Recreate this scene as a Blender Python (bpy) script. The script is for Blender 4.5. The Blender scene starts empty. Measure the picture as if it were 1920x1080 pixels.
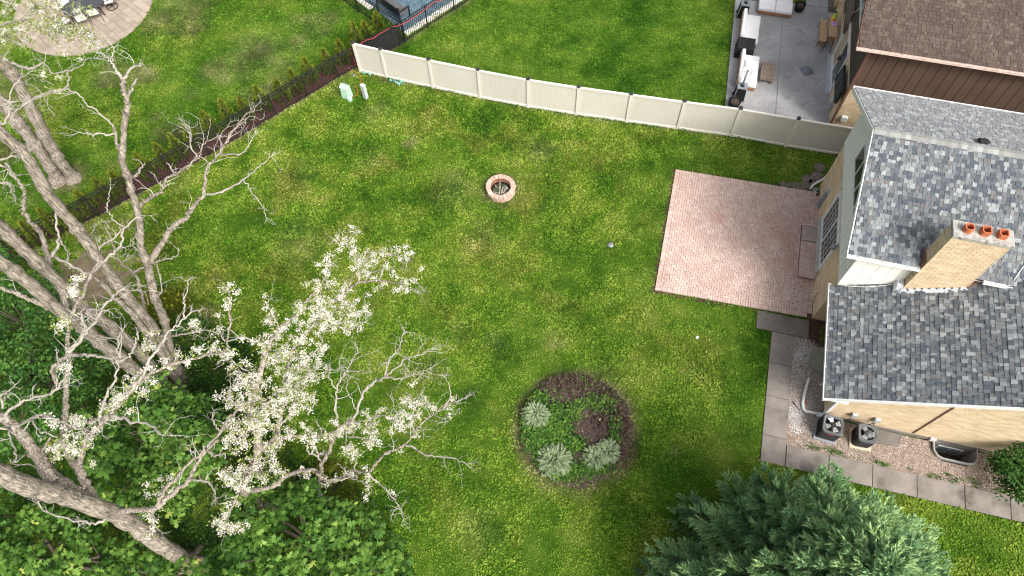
import bpy, math, random
import numpy as np
from mathutils import Vector, Matrix

random.seed(7)
rng = np.random.default_rng(7)
PI = math.pi

# ------------------------------------------------------------------ camera
S = bpy.context.scene
COL = S.collection
F_PX, TILT, ROLL, CAM_H = 1350.0, 0.492749, -0.043043, 26.60134
W_PX, H_PX = 1920.0, 1080.0
cam_data = bpy.data.cameras.new('camera')
cam = bpy.data.objects.new('camera', cam_data)
COL.objects.link(cam)
CAM_R = Matrix.Rotation(TILT, 3, 'X') @ Matrix.Rotation(ROLL, 3, 'Z')
cam.matrix_world = Matrix.Translation((0, 0, CAM_H)) @ CAM_R.to_4x4()
cam_data.sensor_width = 36.0
cam_data.lens = 36.0 * F_PX / W_PX
cam_data.clip_start = 0.1
cam_data.clip_end = 2000
S.camera = cam

# ------------------------------------------------------------------ light
SUN_EL, SUN_AZ = math.radians(47), math.atan2(4.84, -6.6)
world = bpy.data.worlds.new('World')
S.world = world
world.use_nodes = True
wn = world.node_tree
wn.nodes.clear()
sky = wn.nodes.new('ShaderNodeTexSky')
sky.sky_type = 'NISHITA'
sky.sun_disc = False
sky.sun_elevation = SUN_EL
sky.sun_rotation = SUN_AZ
sky.air_density = 1.0
sky.dust_density = 8.0
sky.ozone_density = 0.3
bg = wn.nodes.new('ShaderNodeBackground')
bg.inputs['Strength'].default_value = 0.15
wo = wn.nodes.new('ShaderNodeOutputWorld')
veil = wn.nodes.new('ShaderNodeHueSaturation')      # a thin even cloud veil greys the sky
veil.inputs['Saturation'].default_value = 0.35
wn.links.new(sky.outputs[0], veil.inputs['Color'])
wn.links.new(veil.outputs[0], bg.inputs[0])
wn.links.new(bg.outputs[0], wo.inputs[0])
sun_data = bpy.data.lights.new('sun', 'SUN')
sun_data.energy = 1.4
sun_data.angle = math.radians(15)
sun_data.color = (1.0, 0.96, 0.90)
sun = bpy.data.objects.new('sun', sun_data)
COL.objects.link(sun)
sdir = Vector((math.sin(SUN_AZ) * math.cos(SUN_EL), math.cos(SUN_AZ) * math.cos(SUN_EL), math.sin(SUN_EL)))
sun.rotation_euler = sdir.to_track_quat('Z', 'Y').to_euler()
S.view_settings.view_transform = 'Standard'
S.view_settings.look = 'None'
S.view_settings.exposure = 0.8
S.view_settings.gamma = 1.0
S.view_settings.use_curve_mapping = False
S.cycles.filter_width = 1.15

# ------------------------------------------------------------------ measuring helpers (survey of the photograph)
C0 = Vector((0, 0, CAM_H))

def ray(px, py):
    return CAM_R @ Vector(((px - W_PX / 2) / F_PX, (H_PX / 2 - py) / F_PX, -1.0))

def at(px, py, z=0.0):
    d = ray(px, py)
    return C0 + d * ((z - CAM_H) / d.z)

def project(q):
    d = CAM_R.transposed() @ (Vector(q) - C0)
    return (W_PX / 2 + F_PX * d.x / -d.z, H_PX / 2 - F_PX * d.y / -d.z)

HA = math.radians(-16.3)
HO = Vector((12.0985, 12.2764, 0))
UX = Vector((math.cos(HA), math.sin(HA), 0))
VX = Vector((-math.sin(HA), math.cos(HA), 0))
HM = Matrix.Translation(HO) @ Matrix.Rotation(HA, 4, 'Z')

def hw(u, v, z=0.0):
    return HO + UX * u + VX * v + Vector((0, 0, z))

def uv_of(p):
    q = Vector(p) - HO
    return Vector((q.dot(UX), q.dot(VX), p[2]))

# ------------------------------------------------------------------ objects
WM = {}

def thing(name, label, cat, loc=(0, 0, 0), rotz=0.0, group=None):
    o = bpy.data.objects.new(name, None)
    COL.objects.link(o)
    o.empty_display_size = 0.3
    o.location = loc
    o.rotation_euler = (0, 0, rotz)
    WM[o.name] = Matrix.Translation(loc) @ Matrix.Rotation(rotz, 4, 'Z')
    o['label'] = label
    o['category'] = cat
    if group:
        o['group'] = group
    return o

def tag(o, label=None, cat=None, group=None, kind=None):
    if label: o['label'] = label
    if cat: o['category'] = cat
    if group: o['group'] = group
    if kind: o['kind'] = kind
    return o

def copy_tree(o, parent=None):
    c = o.copy()
    COL.objects.link(c)
    if parent is not None:
        c.parent = parent
    WM[c.name] = WM.get(o.name, Matrix.Identity(4)).copy()
    for ch in list(o.children):
        copy_tree(ch, c)
    return c

def place(o, loc, rotz=0.0, scale=1.0):
    o.location = loc
    o.rotation_euler = (0, 0, rotz)
    o.scale = (scale,) * 3
    return o

class MB:
    def __init__(s):
        s.v, s.f, s.m, s.sm = [], [], [], []

    def add(s, verts, faces, mi=0, smooth=False):
        b = len(s.v)
        s.v += [tuple(v) for v in verts]
        s.f += [tuple(i + b for i in f) for f in faces]
        s.m += [mi] * len(faces)
        s.sm += [smooth] * len(faces)
        return s

    def box(s, x0, x1, y0, y1, z0, z1, mi=0, M=None):
        vs = [(x0, y0, z0), (x1, y0, z0), (x1, y1, z0), (x0, y1, z0), (x0, y0, z1), (x1, y0, z1), (x1, y1, z1), (x0, y1, z1)]
        if M is not None:
            vs = [M @ Vector(v) for v in vs]
        return s.add(vs, [(3, 2, 1, 0), (4, 5, 6, 7), (0, 1, 5, 4), (1, 2, 6, 5), (2, 3, 7, 6), (3, 0, 4, 7)], mi)

    def cbox(s, x0, x1, y0, y1, z0, z1, c=0.02, mi=0, M=None):
        # box with chamfered top and vertical edges
        o = [(x0 + c, y0), (x1 - c, y0), (x1, y0 + c), (x1, y1 - c), (x1 - c, y1), (x0 + c, y1), (x0, y1 - c), (x0, y0 + c)]
        cx, cy = (x0 + x1) / 2, (y0 + y1) / 2
        def sh(p, k):
            return (p[0] - math.copysign(k, p[0] - cx), p[1] - math.copysign(k, p[1] - cy))
        L = [[(p[0], p[1], z0) for p in o], [(p[0], p[1], z1 - c) for p in o], [(*sh(p, c * .8), z1) for p in o]]
        vs = [v for l in L for v in l]
        if M is not None:
            vs = [M @ Vector(v) for v in vs]
        fs = [tuple(range(7, -1, -1)), tuple(range(16, 24))]
        for r in range(2):
            for i in range(8):
                j = (i + 1) % 8
                fs.append((r * 8 + i, r * 8 + j, r * 8 + 8 + j, r * 8 + 8 + i))
        return s.add(vs, fs, mi)

    def prism(s, poly, z0, z1, mi=0, M=None):
        n = len(poly)
        vs = [(p[0], p[1], z0) for p in poly] + [(p[0], p[1], z1) for p in poly]
        if M is not None:
            vs = [M @ Vector(v) for v in vs]
        fs = [tuple(range(n - 1, -1, -1)), tuple(range(n, 2 * n))]
        for i in range(n):
            j = (i + 1) % n
            fs.append((i, j, n + j, n + i))
        return s.add(vs, fs, mi)

    def hexa(s, b, t, mi=0):
        # b, t: four bottom and four top points
        return s.add(list(b) + list(t), [(3, 2, 1, 0), (4, 5, 6, 7), (0, 1, 5, 4), (1, 2, 6, 5), (2, 3, 7, 6), (3, 0, 4, 7)], mi)

    def tube(s, pts, rad, n=8, mi=0, smooth=True, cap=True):
        pts = [Vector(p) for p in pts]
        if not hasattr(rad, '__len__'):
            rad = [rad] * len(pts)
        vs, fs = [], []
        t0 = (pts[1] - pts[0]).normalized()
        ref = Vector((0, 0, 1)) if abs(t0.z) < .9 else Vector((1, 0, 0))
        a = t0.cross(ref).normalized()
        for i, p in enumerate(pts):
            t = (pts[min(i + 1, len(pts) - 1)] - pts[max(i - 1, 0)]).normalized()
            a = (a - t * a.dot(t))
            a = a.normalized() if a.length > 1e-6 else t.orthogonal().normalized()
            b = t.cross(a)
            for k in range(n):
                w = 2 * PI * k / n
                vs.append(p + (a * math.cos(w) + b * math.sin(w)) * rad[i])
        for i in range(len(pts) - 1):
            for k in range(n):
                l = (k + 1) % n
                fs.append((i * n + k, i * n + l, i * n + n + l, i * n + n + k))
        if cap:
            fs.append(tuple(range(n - 1, -1, -1)))
            fs.append(tuple(range((len(pts) - 1) * n, len(pts) * n)))
        return s.add(vs, fs, mi, smooth)

    def lathe(s, prof, n=24, c=(0, 0), mi=0, smooth=True):
        vs, fs = [], []
        for r, z in prof:
            for k in range(n):
                w = 2 * PI * k / n
                vs.append((c[0] + r * math.cos(w), c[1] + r * math.sin(w), z))
        for i in range(len(prof) - 1):
            for k in range(n):
                l = (k + 1) % n
                fs.append((i * n + k, i * n + l, i * n + n + l, i * n + n + k))
        fs.append(tuple(range(n - 1, -1, -1)))
        fs.append(tuple(range((len(prof) - 1) * n, len(prof) * n)))
        return s.add(vs, fs, mi, smooth)

    def build(s, name, mats, parent=None, world=False):
        me = bpy.data.meshes.new(name)
        vs = s.v
        if parent is not None and world:
            inv = WM[parent.name].inverted()
            vs = [inv @ Vector(v) for v in vs]
        me.from_pydata([tuple(v) for v in vs], [], s.f)
        if not isinstance(mats, (list, tuple)):
            mats = [mats]
        for m in mats:
            me.materials.append(m)
        me.polygons.foreach_set('material_index', s.m)
        me.polygons.foreach_set('use_smooth', s.sm)
        me.update()
        o = bpy.data.objects.new(name, me)
        COL.objects.link(o)
        if parent is not None:
            o.parent = parent
            WM[o.name] = WM[parent.name].copy()
        else:
            WM[o.name] = Matrix.Identity(4)
        return o

def struct(mb, name, mats, kind='structure'):
    o = mb.build(name, mats)
    o['kind'] = kind
    return o

def raw_mesh(name, verts, loops, per_face, mat, attrs=None, parent=None, kind=None, mat_idx=None):
    """numpy mesh: verts (n,3), loops flat, per_face = corner count (int) of every face"""
    me = bpy.data.meshes.new(name)
    nv, nl = len(verts), len(loops)
    nf = nl // per_face
    me.vertices.add(nv)
    me.vertices.foreach_set('co', np.ascontiguousarray(verts, dtype=np.float32).ravel())
    me.loops.add(nl)
    me.loops.foreach_set('vertex_index', np.ascontiguousarray(loops, dtype=np.int32).ravel())
    me.polygons.add(nf)
    me.polygons.foreach_set('loop_start', np.arange(0, nl, per_face, dtype=np.int32))
    for m in (mat if isinstance(mat, (list, tuple)) else [mat]):
        me.materials.append(m)
    me.polygons.foreach_set('use_smooth', np.zeros(nf, dtype=bool))
    if mat_idx is not None:
        me.polygons.foreach_set('material_index', np.ascontiguousarray(mat_idx, dtype=np.int32))
    for k, a in (attrs or {}).items():
        at_ = me.attributes.new(k, 'FLOAT', 'POINT')
        at_.data.foreach_set('value', np.ascontiguousarray(a, dtype=np.float32))
    me.update(calc_edges=True)
    o = bpy.data.objects.new(name, me)
    COL.objects.link(o)
    if parent is not None:
        o.parent = parent
        WM[o.name] = WM[parent.name].copy()
    if kind:
        o['kind'] = kind
    return o

def scatter(name, tv, tf, P, R, sc, mat, attrs=None, parent=None, kind='stuff', mat_idx=None):
    """copies of one little template (tv verts, tf faces, all with the same corner count) joined into one mesh"""
    tv = np.asarray(tv, float)
    tf = np.asarray(tf, int)
    P = np.asarray(P, float)
    n, k = len(P), len(tv)
    sc = np.asarray(sc, float)
    if sc.ndim == 1:
        sc = np.repeat(sc[:, None], 3, 1)
    V = np.einsum('nij,nkj->nki', R, tv[None] * sc[:, None, :]) + P[:, None, :]
    if parent is not None:
        inv = np.array(WM[parent.name].inverted())
        V = V @ inv[:3, :3].T + inv[:3, 3]
    L = (tf[None] + (np.arange(n) * k)[:, None, None]).ravel()
    A = {q: np.repeat(np.asarray(a, float), k) for q, a in (attrs or {}).items()}
    mi = np.tile(np.asarray(mat_idx), n) if mat_idx is not None else None
    return raw_mesh(name, V.reshape(-1, 3), L, tf.shape[1], mat, A, parent, kind, mi)

def frames(Zd, spin=None):
    """rotation matrices whose local z is Zd and whose x is spun about it"""
    Zd = np.asarray(Zd, float)
    Zd = Zd / np.linalg.norm(Zd, axis=1, keepdims=True)
    n = len(Zd)
    ref = np.where(np.abs(Zd[:, 2:3]) < .95, np.array([[0, 0, 1.]]), np.array([[1., 0, 0]]))
    X = np.cross(ref, Zd)
    X /= np.linalg.norm(X, axis=1, keepdims=True)
    Y = np.cross(Zd, X)
    a = rng.uniform(0, 2 * PI, n) if spin is None else spin
    X2 = X * np.cos(a)[:, None] + Y * np.sin(a)[:, None]
    Y2 = -X * np.sin(a)[:, None] + Y * np.cos(a)[:, None]
    return np.stack([X2, Y2, Zd], axis=2)

def frames_y(Yd, Zh):
    """rotation matrices whose local y points along Yd and whose z leans to Zh"""
    Y = Yd / np.linalg.norm(Yd, axis=1, keepdims=True)
    X = np.cross(Y, Zh)
    X /= (np.linalg.norm(X, axis=1, keepdims=True) + 1e-9)
    return np.stack([X, Y, np.cross(X, Y)], axis=2)

BOXV = [(-.5, -.5, -.5), (.5, -.5, -.5), (.5, .5, -.5), (-.5, .5, -.5), (-.5, -.5, .5), (.5, -.5, .5), (.5, .5, .5), (-.5, .5, .5)]
BOXF = [(3, 2, 1, 0), (4, 5, 6, 7), (0, 1, 5, 4), (1, 2, 6, 5), (2, 3, 7, 6), (3, 0, 4, 7)]

def pieces(name, rest_name, parent, mats, material, limit=300, rnds=None):
    """alike pieces: the ones that show largest become parts, the rest one joined part. mats are matrices in the parent's frame"""
    n = len(mats)
    if rnds is None:
        rnds = [random.random() for _ in range(n)]
    Mw = WM[parent.name]
    score = []
    for i, m in enumerate(mats):
        p = Mw @ m.translation
        x, y = project(p)
        inside = -5 < x < 1925 and -5 < y < 1085
        score.append((0 if inside else 1, (p - C0).length))
    order = sorted(range(n), key=lambda i: score[i])
    own = order[:limit]
    meshes = []
    for q in range(12):
        me = bpy.data.meshes.new(name)
        me.from_pydata(BOXV, [], BOXF)
        me.materials.append(material)
        a = me.attributes.new('rnd', 'FLOAT', 'POINT')
        a.data.foreach_set('value', [(q + .5) / 12] * 8)
        meshes.append(me)
    for i in own:
        o = bpy.data.objects.new(name, meshes[min(11, int(rnds[i] * 12))])
        COL.objects.link(o)
        o.parent = parent
        o.matrix_basis = mats[i]
    rest = order[limit:]
    if rest:
        A = np.array([[list(r) for r in mats[i]] for i in rest])
        bv = np.array(BOXV)
        V = np.einsum('nij,kj->nki', A[:, :3, :3], bv) + A[:, None, :3, 3]
        L = (np.array(BOXF)[None] + (np.arange(len(rest)) * 8)[:, None, None]).ravel()
        raw_mesh(rest_name, V.reshape(-1, 3), L, 4, material, {'rnd': np.repeat([rnds[i] for i in rest], 8)}, parent, 'stuff')

def boxm(frame, x0, x1, y0, y1, z0, z1):
    return frame @ Matrix.Translation(((x0 + x1) / 2, (y0 + y1) / 2, (z0 + z1) / 2)) @ Matrix.Diagonal((x1 - x0, y1 - y0, z1 - z0, 1))

# ------------------------------------------------------------------ materials
def nodes_of(name):
    m = bpy.data.materials.new(name)
    m.use_nodes = True
    nt = m.node_tree
    nt.nodes.clear()
    out = nt.nodes.new('ShaderNodeOutputMaterial')
    b = nt.nodes.new('ShaderNodeBsdfPrincipled')
    nt.links.new(b.outputs[0], out.inputs[0])
    return m, nt, b

def n_noise(nt, scale, detail=4, rough=.6, vec=None, zs=None):
    n = nt.nodes.new('ShaderNodeTexNoise')
    n.inputs['Scale'].default_value = scale
    n.inputs['Detail'].default_value = detail
    n.inputs['Roughness'].default_value = rough
    if vec is None:
        g = nt.nodes.new('ShaderNodeNewGeometry')
        vec = g.outputs['Position']
    if zs:
        k = nt.nodes.new('ShaderNodeVectorMath'); k.operation = 'MULTIPLY'
        k.inputs[1].default_value = (1, 1, zs)
        nt.links.new(vec, k.inputs[0]); vec = k.outputs[0]
    nt.links.new(vec, n.inputs['Vector'])
    return n.outputs['Fac']

def n_ramp(nt, fac, stops, constant=False):
    r = nt.nodes.new('ShaderNodeValToRGB')
    e = r.color_ramp.elements
    while len(e) > 1:
        e.remove(e[-1])
    e[0].position = stops[0][0]
    e[0].color = (*stops[0][1], 1)
    for p, c in stops[1:]:
        k = e.new(p)
        k.color = (*c, 1)
    if constant:
        r.color_ramp.interpolation = 'CONSTANT'
    nt.links.new(fac, r.inputs[0])
    return r.outputs[0]

def n_mix(nt, fac, a, b, mode='MIX'):
    m = nt.nodes.new('ShaderNodeMix')
    m.data_type = 'RGBA'
    m.blend_type = mode
    for sock, v in ((m.inputs[0], fac), (m.inputs[6], a), (m.inputs[7], b)):
        if hasattr(v, 'is_linked') or hasattr(v, 'links'):
            nt.links.new(v, sock)
        elif isinstance(v, (int, float)):
            sock.default_value = v
        else:
            sock.default_value = (*v, 1)
    return m.outputs[2]

def n_math(nt, op, a, b=0.0, clamp=False):
    m = nt.nodes.new('ShaderNodeMath')
    m.operation = op
    m.use_clamp = clamp
    for s_, v in ((m.inputs[0], a), (m.inputs[1], b)):
        if isinstance(v, (int, float)):
            s_.default_value = v
        else:
            nt.links.new(v, s_)
    return m.outputs[0]

def n_attr(nt, name):
    a = nt.nodes.new('ShaderNodeAttribute')
    a.attribute_name = name
    return a.outputs['Fac']

def n_bump(nt, b, fac, strength, dist=.02):
    k = nt.nodes.new('ShaderNodeBump')
    k.inputs['Strength'].default_value = strength
    k.inputs['Distance'].default_value = dist
    nt.links.new(fac, k.inputs['Height'])
    nt.links.new(k.outputs[0], b.inputs['Normal'])

def grey(v):
    return (v, v, v)

def M(name, c1, c2=None, scale=3.0, rough=.8, spec=.3, metal=0.0, fine=0.0, fine_scale=40, bump=0.0, bump_scale=60, vary=0.0,
      ramp=None, constant=True, stains=None, sheen=0.0, coat=0.0, lo=.35, hi=.65, zs=None):
    m, nt, b = nodes_of(name)
    col = None
    if ramp:
        col = n_ramp(nt, n_attr(nt, 'rnd'), ramp, constant)
        if c1 is not None:
            f = n_ramp(nt, n_noise(nt, scale, 5), [(lo, grey(0)), (hi, grey(1))])
            col = n_mix(nt, f, col, n_mix(nt, 1.0, col, c1, 'MULTIPLY'))
    elif c2 is not None:
        f = n_ramp(nt, n_noise(nt, scale, 6), [(lo, grey(0)), (hi, grey(1))])
        col = n_mix(nt, f, c1, c2)
    else:
        col = n_mix(nt, 0.0, c1, c1)
    if stains:
        for sc, c, lo2, hi2 in stains:
            f = n_ramp(nt, n_noise(nt, sc, 5, .65), [(lo2, grey(0)), (hi2, grey(1))])
            col = n_mix(nt, f, col, c)
    if fine:
        f = n_ramp(nt, n_noise(nt, fine_scale, 3, zs=zs), [(.3, grey(1 - fine)), (.7, grey(1 + fine * .6))])
        col = n_mix(nt, 1.0, col, f, 'MULTIPLY')
    if vary:
        oi = nt.nodes.new('ShaderNodeObjectInfo')
        f = n_ramp(nt, oi.outputs['Random'], [(0, grey(1 - vary)), (1, grey(1 + vary))])
        col = n_mix(nt, 1.0, col, f, 'MULTIPLY')
    nt.links.new(col, b.inputs['Base Color'])
    b.inputs['Roughness'].default_value = rough
    b.inputs['Specular IOR Level'].default_value = spec
    b.inputs['Metallic'].default_value = metal
    if sheen:
        b.inputs['Sheen Weight'].default_value = sheen
        b.inputs['Sheen Roughness'].default_value = .5
    if coat:
        b.inputs['Coat Weight'].default_value = coat
    if bump:
        n_bump(nt, b, n_noise(nt, bump_scale, 4, zs=zs), bump, .05 if zs else .02)
    return m

def leafmat(name, stops, rough=.6, spec=.18, trans=.25, patch=None, attr='rnd'):
    """leaf colours run along the ramp by each leaf's own random number; a little light passes through"""
    m, nt, b = nodes_of(name)
    fac = n_attr(nt, attr)
    if patch:
        p = n_math(nt, 'SUBTRACT', n_noise(nt, patch[0], 3), .5)
        fac = n_math(nt, 'ADD', fac, n_math(nt, 'MULTIPLY', p, patch[1]), True)
    col = n_ramp(nt, fac, stops)
    nt.links.new(col, b.inputs['Base Color'])
    b.inputs['Roughness'].default_value = rough
    b.inputs['Specular IOR Level'].default_value = spec
    if trans:
        t = nt.nodes.new('ShaderNodeBsdfTranslucent')
        nt.links.new(col, t.inputs[0])
        mx = nt.nodes.new('ShaderNodeMixShader')
        mx.inputs[0].default_value = trans
        nt.links.new(b.outputs[0], mx.inputs[1])
        nt.links.new(t.outputs[0], mx.inputs[2])
        nt.links.new(mx.outputs[0], nt.nodes['Material Output'].inputs[0])
    return m

def grass_mat(name, leaf):
    m, nt, b = nodes_of(name)
    g = nt.nodes.new('ShaderNodeNewGeometry')
    pos = g.outputs['Position']
    big = n_noise(nt, .24, 3, .55, pos)
    mid = n_noise(nt, .75, 5, .62, pos)
    fine = n_noise(nt, 5.0, 4, .65, pos)
    hue = n_noise(nt, .42, 4, .6, pos)
    f = n_math(nt, 'ADD', n_math(nt, 'MULTIPLY', big, .48), n_math(nt, 'MULTIPLY', mid, .52))
    f = n_math(nt, 'ADD', n_math(nt, 'MULTIPLY', f, .78), n_math(nt, 'MULTIPLY', fine, .22))
    f = n_math(nt, 'ADD', n_math(nt, 'MULTIPLY', n_math(nt, 'SUBTRACT', f, .5), 2.2), .49)
    if leaf:
        r = n_attr(nt, 'rnd')
        f = n_math(nt, 'ADD', f, n_math(nt, 'MULTIPLY', n_math(nt, 'SUBTRACT', r, .5), .34))
    yel = n_ramp(nt, f, [(.20, (.030, .090, .007)), (.36, (.080, .178, .014)), (.50, (.150, .250, .024)), (.66, (.245, .325, .048)), (.86, (.36, .40, .10)), (1.0, (.50, .50, .22))])
    oli = n_ramp(nt, f, [(.20, (.050, .088, .009)), (.38, (.118, .165, .020)), (.54, (.200, .238, .038)), (.74, (.31, .32, .082)), (1.0, (.48, .45, .21))])
    hf = n_ramp(nt, hue, [(.50, grey(0)), (.64, grey(1))])
    main = n_mix(nt, hf, yel, oli)
    lush_and_shade = n_ramp(nt, f, [(.20, (.022, .082, .006)), (.38, (.062, .165, .012)), (.54, (.118, .240, .022)), (.74, (.215, .325, .040)), (1.0, (.36, .44, .09))])
    col = n_mix(nt, n_attr(nt, 'lush_and_shade'), main, lush_and_shade)
    dry = n_ramp(nt, f, [(.35, (.13, .11, .055)), (.55, (.27, .24, .12)), (.68, (.42, .38, .22))])
    col = n_mix(nt, n_attr(nt, 'dry'), col, dry)
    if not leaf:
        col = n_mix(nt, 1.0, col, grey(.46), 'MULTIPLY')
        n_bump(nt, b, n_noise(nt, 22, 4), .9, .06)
    nt.links.new(col, b.inputs['Base Color'])
    b.inputs['Roughness'].default_value = .8
    b.inputs['Specular IOR Level'].default_value = .06
    if leaf:
        t = nt.nodes.new('ShaderNodeBsdfTranslucent')
        nt.links.new(col, t.inputs[0])
        mx = nt.nodes.new('ShaderNodeMixShader')
        mx.inputs[0].default_value = .25
        nt.links.new(b.outputs[0], mx.inputs[1])
        nt.links.new(t.outputs[0], mx.inputs[2])
        nt.links.new(mx.outputs[0], nt.nodes['Material Output'].inputs[0])
    return m

m_turf = grass_mat('turf', False)
m_blade = grass_mat('grass_blade', True)
m_soil = M('soil', (.07, .05, .038), (.13, .095, .07), 4, .95, fine=.4, bump=.8, bump_scale=30)
m_mulch = M('bark_mulch', (.050, .034, .029), (.098, .068, .059), 9, .95, fine=.5, fine_scale=35, bump=1, bump_scale=40)
m_mulch_red = M('red_mulch', (.055, .024, .021), (.095, .042, .037), 9, .95, fine=.5, fine_scale=35, bump=1, bump_scale=40)
m_conc = M('old_concrete', (.165, .147, .130), (.245, .222, .200), 1.4, .9, fine=.18, fine_scale=60, bump=.25, bump_scale=80,
           stains=[(.9, (.095, .078, .066), .56, .72), (6, (.34, .31, .28), .66, .74)])
m_conc_dark = M('dark_concrete', (.125, .112, .10), (.19, .172, .155), 1.6, .85, fine=.2, fine_scale=60, bump=.25, stains=[(.8, (.085, .078, .07), .52, .66)])  # a darker tone of the old concrete, for single slabs
m_stamped = M('stamped_concrete', (.28, .28, .29), (.45, .445, .45), .9, .7, fine=.22, fine_scale=28, bump=.3, bump_scale=30,
              stains=[(1.8, (.25, .25, .265), .5, .72), (3.5, (.52, .51, .49), .60, .76), (1.0, (.27, .285, .32), .6, .75), (14, (.15, .15, .155), .66, .74)])
m_paver = M('red_paver', (.86, .84, .84), None, 1.2, .85, fine=.12, fine_scale=70, ramp=[(0, (.52, .385, .330)), (.3, (.555, .425, .370)), (.6, (.585, .455, .40)), (.85, (.535, .395, .340)), (.97, (.61, .48, .42))],
            bump=.15, bump_scale=120, stains=[(.28, (.48, .27, .225), .56, .72), (7, (.60, .44, .37), .72, .85)])
m_joint = M('paver_joint', (.085, .042, .034), (.13, .07, .055), 4, .95, fine=.3)
m_edge_soil = M('edge_soil', (.05, .028, .018), (.10, .055, .035), 6, .95, fine=.4, bump=.6)
m_vinyl = M('tan_vinyl', (.545, .52, .455), (.585, .56, .495), .6, .45, spec=.4, fine=.02, stains=[(2.2, (.50, .475, .40), .58, .80)])
m_vinyl_rail = M('tan_vinyl_rail', (.60, .575, .51), (.64, .615, .55), 1, .4, spec=.45)
m_black = M('black_metal', (.012, .012, .014), (.020, .020, .022), 5, .45, spec=.4)
m_blackcap = M('black_cap', (.028, .030, .036), None, 5, .4, spec=.5)
m_mesh = M('black_screen', (.016, .017, .018), (.030, .030, .030), 8, .8)
m_shingle = M('grey_shingle', (.86, .87, .90), None, 1.0, .85, spec=.25, sheen=.38, fine=.22, fine_scale=90, bump=.35, bump_scale=160,
              ramp=[(0, (.066, .080, .096)), (.18, (.092, .106, .121)), (.34, (.124, .136, .146)), (.50, (.155, .165, .171)), (.64, (.134, .129, .126)), (.74, (.210, .230, .233)), (.88, (.275, .300, .300)), (.96, (.165, .178, .188))])
m_ridge = M('ridge_shingle', (.9, .9, .9), None, 1.0, .85, spec=.25, sheen=.2, fine=.18, fine_scale=90, bump=.3, bump_scale=160,
            ramp=[(0, (.22, .225, .215)), (.3, (.27, .28, .265)), (.6, (.24, .235, .22)), (.8, (.32, .34, .325))])
m_brown_sh = M('brown_shingle', (.82, .80, .80), None, .7, .9, spec=.2, sheen=.15, fine=.25, fine_scale=70, bump=.35, bump_scale=140,
               ramp=[(0, (.074, .054, .045)), (.25, (.086, .063, .052)), (.5, (.098, .072, .059)), (.72, (.110, .083, .068)), (.90, (.135, .105, .087)), (.95, (.080, .063, .056))])
m_deck = M('roof_underlay', (.06, .06, .065), None, 3, .9)
m_deck_br = M('brown_underlay', (.05, .035, .03), None, 3, .9)
m_brick = M('tan_brick', (.90, .90, .90), None, 2.0, .9, fine=.12, fine_scale=60, bump=.2, bump_scale=90,
            ramp=[(0, (.60, .47, .31)), (.3, (.64, .51, .345)), (.55, (.56, .435, .28)), (.75, (.67, .55, .38)), (.93, (.62, .465, .30))])
m_brick_w = M('weathered_tan_brick', (.80, .78, .76), None, 1.2, .9, fine=.14, fine_scale=60, bump=.2, bump_scale=90,
              ramp=[(0, (.42, .315, .205)), (.4, (.47, .355, .235)), (.7, (.39, .29, .185)), (.9, (.50, .385, .26))])
m_mortar = M('tan_mortar', (.38, .30, .205), (.44, .35, .245), 5, .95, fine=.15)
m_mortar_d = M('dark_mortar', (.22, .165, .11), None, 5, .95, fine=.15)
m_siding = M('pale_siding', (.66, .69, .675), (.70, .73, .715), .8, .7, fine=.05, fine_scale=14)
m_cream = M('cream_siding', (.78, .75, .67), (.82, .80, .73), 1.2, .7, fine=.05, fine_scale=14, stains=[(2.2, (.63, .60, .52), .66, .8)])
m_brown = M('brown_siding', (.085, .052, .038), (.11, .070, .052), .8, .75, fine=.12, fine_scale=18)
m_dkbrown = M('dark_siding', (.052, .042, .034), (.078, .064, .052), 1.5, .8, fine=.15, fine_scale=20)
m_white = M('white_trim', (.66, .67, .68), (.60, .61, .615), 4, .5, spec=.35, stains=[(6, (.50, .50, .48), .60, .78)])
m_offwhite = M('weathered_white', (.66, .67, .66), (.76, .77, .77), 6, .6, stains=[(9, (.30, .22, .18), .68, .78)])
m_pink = M('faded_copper_gutter', (.55, .40, .34), (.70, .58, .52), 5, .5, stains=[(8, (.36, .20, .16), .62, .75)])
m_rust = M('rust_brown_metal', (.125, .062, .045), (.165, .085, .062), 4, .6)
m_glass = M('window_glass', (.012, .016, .020), (.03, .036, .045), .8, .06, spec=.8)
m_glass_lt = M('window_glass_sky', (.10, .14, .15), (.20, .24, .25), 1.2, .08, spec=.8)
m_flash = M('grey_flashing', (.52, .56, .60), (.60, .64, .68), 3, .45, metal=.2, stains=[(5, (.16, .075, .055), .60, .68)])
m_terra = M('terracotta', (.48, .145, .065), (.40, .12, .055), 6, .8, fine=.1)
m_crown = M('lichen_concrete', (.28, .27, .245), (.43, .42, .39), 5, .95, fine=.3, fine_scale=30, bump=.5, bump_scale=30, stains=[(7, (.14, .13, .115), .55, .65), (11, (.70, .69, .66), .64, .72)])
m_grey = M('grey_metal', (.26, .28, .31), (.31, .33, .36), 4, .45, metal=.3)
m_ltgrey = M('light_grey_metal', (.42, .45, .48), (.47, .50, .53), 4, .45, metal=.2)
m_ac = M('black_louvre', (.020, .020, .021), (.032, .032, .033), 8, .6, spec=.3)
m_ac_top = M('grey_ac_cover', (.085, .092, .098), (.115, .122, .128), 5, .5, spec=.4)
m_fan = M('fan_blade', (.30, .31, .33), (.42, .43, .45), 3, .35, metal=.5)
m_red = M('red_badge', (.50, .055, .06), None, 5, .5)
m_pad = M('stone_pad', (.46, .38, .28), (.54, .46, .36), 5, .9, fine=.15)
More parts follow.
